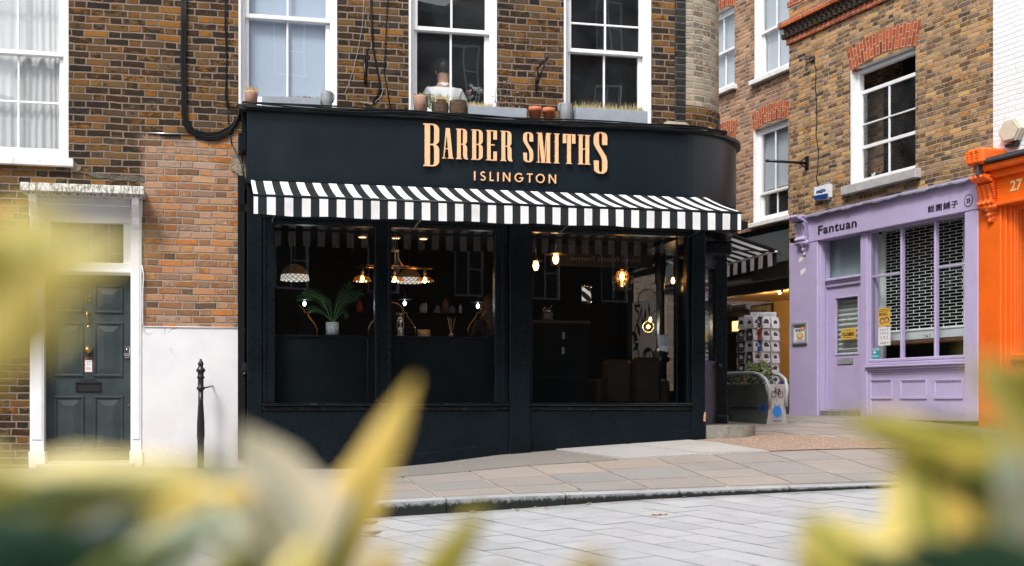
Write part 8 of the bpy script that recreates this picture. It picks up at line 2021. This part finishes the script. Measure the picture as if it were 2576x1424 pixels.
# ================================================================ LITTER
random.seed(77)
lit = [(1285+random.uniform(-5,5), 1285), (1302, 1288), (1345,1279), (1375,1281), (1415,1276), (1480,1270), (1540,1269), (1665,1258), (1720,1250), (1190,1290), (915,1318)]
ORD = ['one','two','three','four','five','six','seven','eight','nine','ten','eleven']
for i, (px, py) in enumerate(lit):
    # find the road point under this pixel
    best = None
    for k in range(400):
        Y = 6+k*.02; X = (px-1288)/FPX*Y; z = 1-(py-HZ)/FPX*Y; u, y = F.L(X, Y)
        g = Gr(u, y) if y < KY else interp(u, HK)
        if best is None or abs(z-g) < best[0]: best = (abs(z-g), u, min(y, KY-.03), X, Y)
    u, y = best[1], best[2]; z = Gr(u, y)+.004; s = random.uniform(.02, .045); a_ = random.uniform(0, 3)
    mb = MB(); P = [(u+s*cos(a_+t_)*(1 if j % 2 else .5), y+s*sin(a_+t_)*(1 if j % 2 else .5), z+random.uniform(.002, .014)) for j, t_ in enumerate([0,.7,1.5,2.4,3.1,3.9,4.7,5.5])]
    mb.face(P); mb.build('dead_leaf', plain('dead_leaf', random.choice([(.34,.19,.10),(.42,.30,.20),(.50,.42,.36),(.25,.13,.07)]), .8), None, F, (u, y, z), 'small curled dead leaf at the kerb foot, number %s from the left' % ORD[sorted(range(len(lit)), key=lambda q: lit[q][0]).index(i)], 'dead leaf', 'dead leaves along the kerb')
best = None
for k in range(400):
    Y = 6+k*.02; X = (1657-1288)/FPX*Y; z = 1-(1297-HZ)/FPX*Y; u, y = F.L(X, Y)
    if best is None or abs(z-Gr(u, y)) < best[0]: best = (abs(z-Gr(u, y)), u, y)
u, y = best[1], best[2]; z = Gr(u, y)+.004; mb = MB()
mb.grid(lambda a, b: (u-.075+.15*a, y-.03*sin(pi*a)**.6*(1-2*b)*.9+.006*sin(a*20), z+.002+.008*sin(a*9+b*3)**2), 16, 4, 0, True)
mb.build('dead_leaf', paint('tan_leaf', (.50,.32,.17), .8, .25, 60, .6, 120), None, F, (u, y, z), 'long tan dead leaf lying alone on the grey pavers', 'dead leaf')

# ================================================================ FOREGROUND PLANTS
def varieg(name, green, edge, width=.5, wob=.35, gloss=.4, trans=.3):
    t = NT(name); uv = t.uv(); s = t.n('ShaderNodeSeparateXYZ'); t.set(s.inputs[0], uv)
    ax = t.M('MULTIPLY', t.M('ABSOLUTE', t.M('SUBTRACT', s.outputs[1], .5)), 2)
    n = t.noise(t.V('MULTIPLY', uv, (3, 5, 1)), 1.6, 3); n2 = t.noise(t.V('MULTIPLY', uv, (30, 90, 1)), 1, 3)
    f = t.ss(t.M('ADD', ax, t.M('MULTIPLY', t.M('SUBTRACT', n, .5), wob*2)), width-.06, width+.06)
    col = t.mix(f, t.mix(t.ss(n2, .3, .7), green, tuple(c*.75 for c in green)), edge)
    vein = t.ss(ax, .02, .05); col = t.mix(vein, tuple(min(1, c*1.4) for c in green), col)
    b = t.b; t.set(b.inputs['Base Color'], col); b.inputs['Roughness'].default_value = gloss
    tr = t.n('ShaderNodeBsdfTranslucent'); t.set(tr.inputs[0], col); m = t.n('ShaderNodeMixShader'); m.inputs[0].default_value = trans
    t.t.links.new(b.outputs[0], m.inputs[1]); t.t.links.new(tr.outputs[0], m.inputs[2]); t.t.links.new(m.outputs[0], t.out.inputs[0]); return t.mat
V_yel = varieg('yellow_edged_leaf', (.40,.38,.07), (.80,.66,.20), .34)
V_gold = varieg('golden_leaf', (.62,.46,.10), (.86,.62,.16), .22)
V_green = varieg('green_leaf', (.035,.075,.018), (.34,.34,.06), .80)
V_dark = varieg('dark_green_leaf', (.018,.055,.028), (.06,.11,.03), .90)
V_cream = varieg('cream_leaf', (.66,.66,.52), (.93,.84,.62), .25)
V_grey = varieg('grey_green_leaf', (.42,.50,.40), (.62,.64,.44), .60)
V_olive = varieg('olive_leaf', (.32,.31,.06), (.68,.56,.10), .45)
M_stem = plain('green_stem', (.12,.14,.04), .6)
def leaf_mesh(A, B, w, bend, roll, cup=.25, n=14, m=6):
    A, B = Vector(A), Vector(B); d = B-A; L_ = d.length; d.normalize()
    v = Vector((0, 1, 0)); s = d.cross(v).normalized(); s = (s*cos(roll)+v*sin(roll)).normalized(); nn = s.cross(d).normalized()
    V = []; U = []; Fc = []
    for i in range(n+1):
        t = i/n; wd = w*.5*(sin(pi*min(1, t**.72))**.8)*(1-.08*sin(t*21)) if 0 < t < 1 else .0008
        c = A+d*L_*t+nn*bend*L_*(sin(pi*t)*.5+t*t*.4)
        for j in range(m+1):
            q = j/m*2-1; V.append(tuple(c+s*wd*q+nn*(cup*wd*(q*q))+nn*(.02*w*sin(t*15+q*3)))); U.append((t, j/m))
    for i in range(n):
        for j in range(m): k = i*(m+1)+j; Fc.append((k, k+1, k+m+2, k+m+1))
    return V, Fc, U
def shrub(lab, base, leaves, stems):
    t = thing('garden_shrub', lab, 'shrub', WF, base, 'blurred shrubs close in front'); hub = Vector(base)+Vector((0,0,.28))
    mb = MB()
    mb.tube([tuple(base), tuple(hub)], .006, 6)
    ends = []
    for (bx, by, tx, ty, w, Z, mat, bend, roll) in leaves:
        A, B = PX(bx, by, Z), PX(tx, ty, Z*(1+random.uniform(-.05,.05))); V, Fc, U = leaf_mesh(A, B, w/FPX*Z, bend, roll); q = MB(); q.mesh(V, Fc, 0, True, U); q.build('leaf', mat, t)
        ends.append(A)
    for A in ends: mid = (hub+A)*.5+Vector((0,.02,-.03)); mb.tube([tuple(hub), tuple(mid), tuple(A)], .0025, 5, rs=[.004,.003,.002])
    mb.build('stems', M_stem, t)
    return t
random.seed(5)
LEFT = [(-420,930,170,520,430,.31,V_yel,.05,.2), (-320,760,345,610,230,.33,V_yel,.05,.2), (-380,900,210,790,290,.31,V_yel,.1,.2), (-330,560,40,640,220,.30,V_olive,0,.2),
        (-200,1290,540,1175,210,.44,V_yel,.05,.2), (-250,1340,330,1200,240,.46,V_olive,.1,.2), (-150,1310,420,1255,170,.50,V_olive,.0,.1), (-200,1150,90,1215,120,.38,V_olive,0,.2), (-100,1250,380,1215,90,.43,V_green,.05,.3),
        (300,1300,645,1236,110,.55,V_gold,.05,.1), (-140,1530,400,1275,200,.43,V_dark,.08,.1), (-200,1440,200,1330,210,.43,V_dark,0,.1), (60,1620,480,1330,130,.44,V_green,0,.2), (180,1600,545,1280,200,.55,V_grey,.05,.1), (250,1640,420,1400,120,.48,V_grey,.0,.1), (500,1600,735,1310,150,.57,V_yel,.05,.1), (430,1640,600,1380,110,.52,V_olive,0,.1)]
MID = [(880,1600,600,1068,300,.57,V_cream,.05,.1), (690,1600,505,1120,150,.58,V_grey,.05,.1), (740,1600,510,1240,110,.53,V_grey,0,.1), (715,1600,1045,948,150,.56,V_gold,.03,.1), (770,1600,925,1190,60,.55,V_green,.02,.3), (800,1600,870,1330,70,.54,V_dark,.0,.2), (1000,1600,1222,1262,105,.56,V_olive,.06,.1), (890,1580,1000,1360,90,.55,V_gold,.05,.1), (1420,1580,1510,1385,120,.48,V_gold,.1,.1), (700,1520,640,1240,150,.54,V_cream,.03,.1), (640,1620,790,1340,130,.50,V_yel,0,.1), (600,1620,640,1370,110,.52,V_green,0,.2), (1180,1620,1280,1420,70,.5,V_olive,.1,.1)]
RIGHT = [(2760,1230,2105,1046,170,.52,V_olive,.08,.1), (2600,1120,2140,1040,60,.53,V_green,.03,.3), (2780,1290,2240,1105,120,.52,V_olive,.05,.2), (2420,1620,2290,1085,300,.53,V_yel,.06,.1), (2600,1600,2390,1130,220,.51,V_gold,.05,.1), (2720,1520,2520,1110,200,.47,V_grey,.05,.1), (2700,1330,2330,1180,120,.50,V_green,.05,.2), (2760,1480,2220,1395,190,.44,V_dark,.05,.2), (2780,1540,2300,1440,170,.44,V_dark,.05,.2), (2310,1640,2020,1290,330,.52,V_yel,.1,.1), (2420,1640,2140,1370,150,.51,V_green,.1,.1), (2280,1640,1990,1400,120,.50,V_olive,.1,.1),
         (2800,1230,2440,890,200,.45,V_yel,.05,.1), (2780,1040,2530,920,170,.43,V_olive,.05,.1), (2780,1420,2590,1190,210,.45,V_cream,.05,.1), (2600,1560,2480,1250,150,.50,V_yel,.05,.1), (2560,1600,2420,1330,120,.49,V_green,.05,.1), (2700,1100,2560,1010,110,.47,V_green,0,.2)]
shrub('blurred olive and yellow leaves filling the lower left corner', (-.17, .45, .52), LEFT, 0)
shrub('blurred cream and yellow pointed leaves rising before the shop', (-.08, .55, .52), MID, 0)
shrub('blurred yellow and dark green leaves filling the lower right corner', (.21, .50, .52), RIGHT, 0)
# the planter they grow in
tb = thing('wooden_planter', 'wooden planter box under the foreground leaves, below the picture', 'planter', WF, (0, .5, -.1))
mb = MB()
for z in (-.08, .07, .22, .37): mb.box(-.6, .6, .28, .30, z, z+.145, bev=.004); mb.box(-.6, .6, .70, .72, z, z+.145, bev=.004); mb.box(-.60, -.58, .302, .698, z, z+.145, bev=.004); mb.box(.58, .60, .302, .698, z, z+.145, bev=.004)
mb.build('box', paint('stained_wood', (.12,.075,.045), .7, .2, 12, .3, 50), tb); mb = MB(); mb.box(-.58, .58, .302, .698, -.08, .50); mb.build('soil', M_soil, tb)
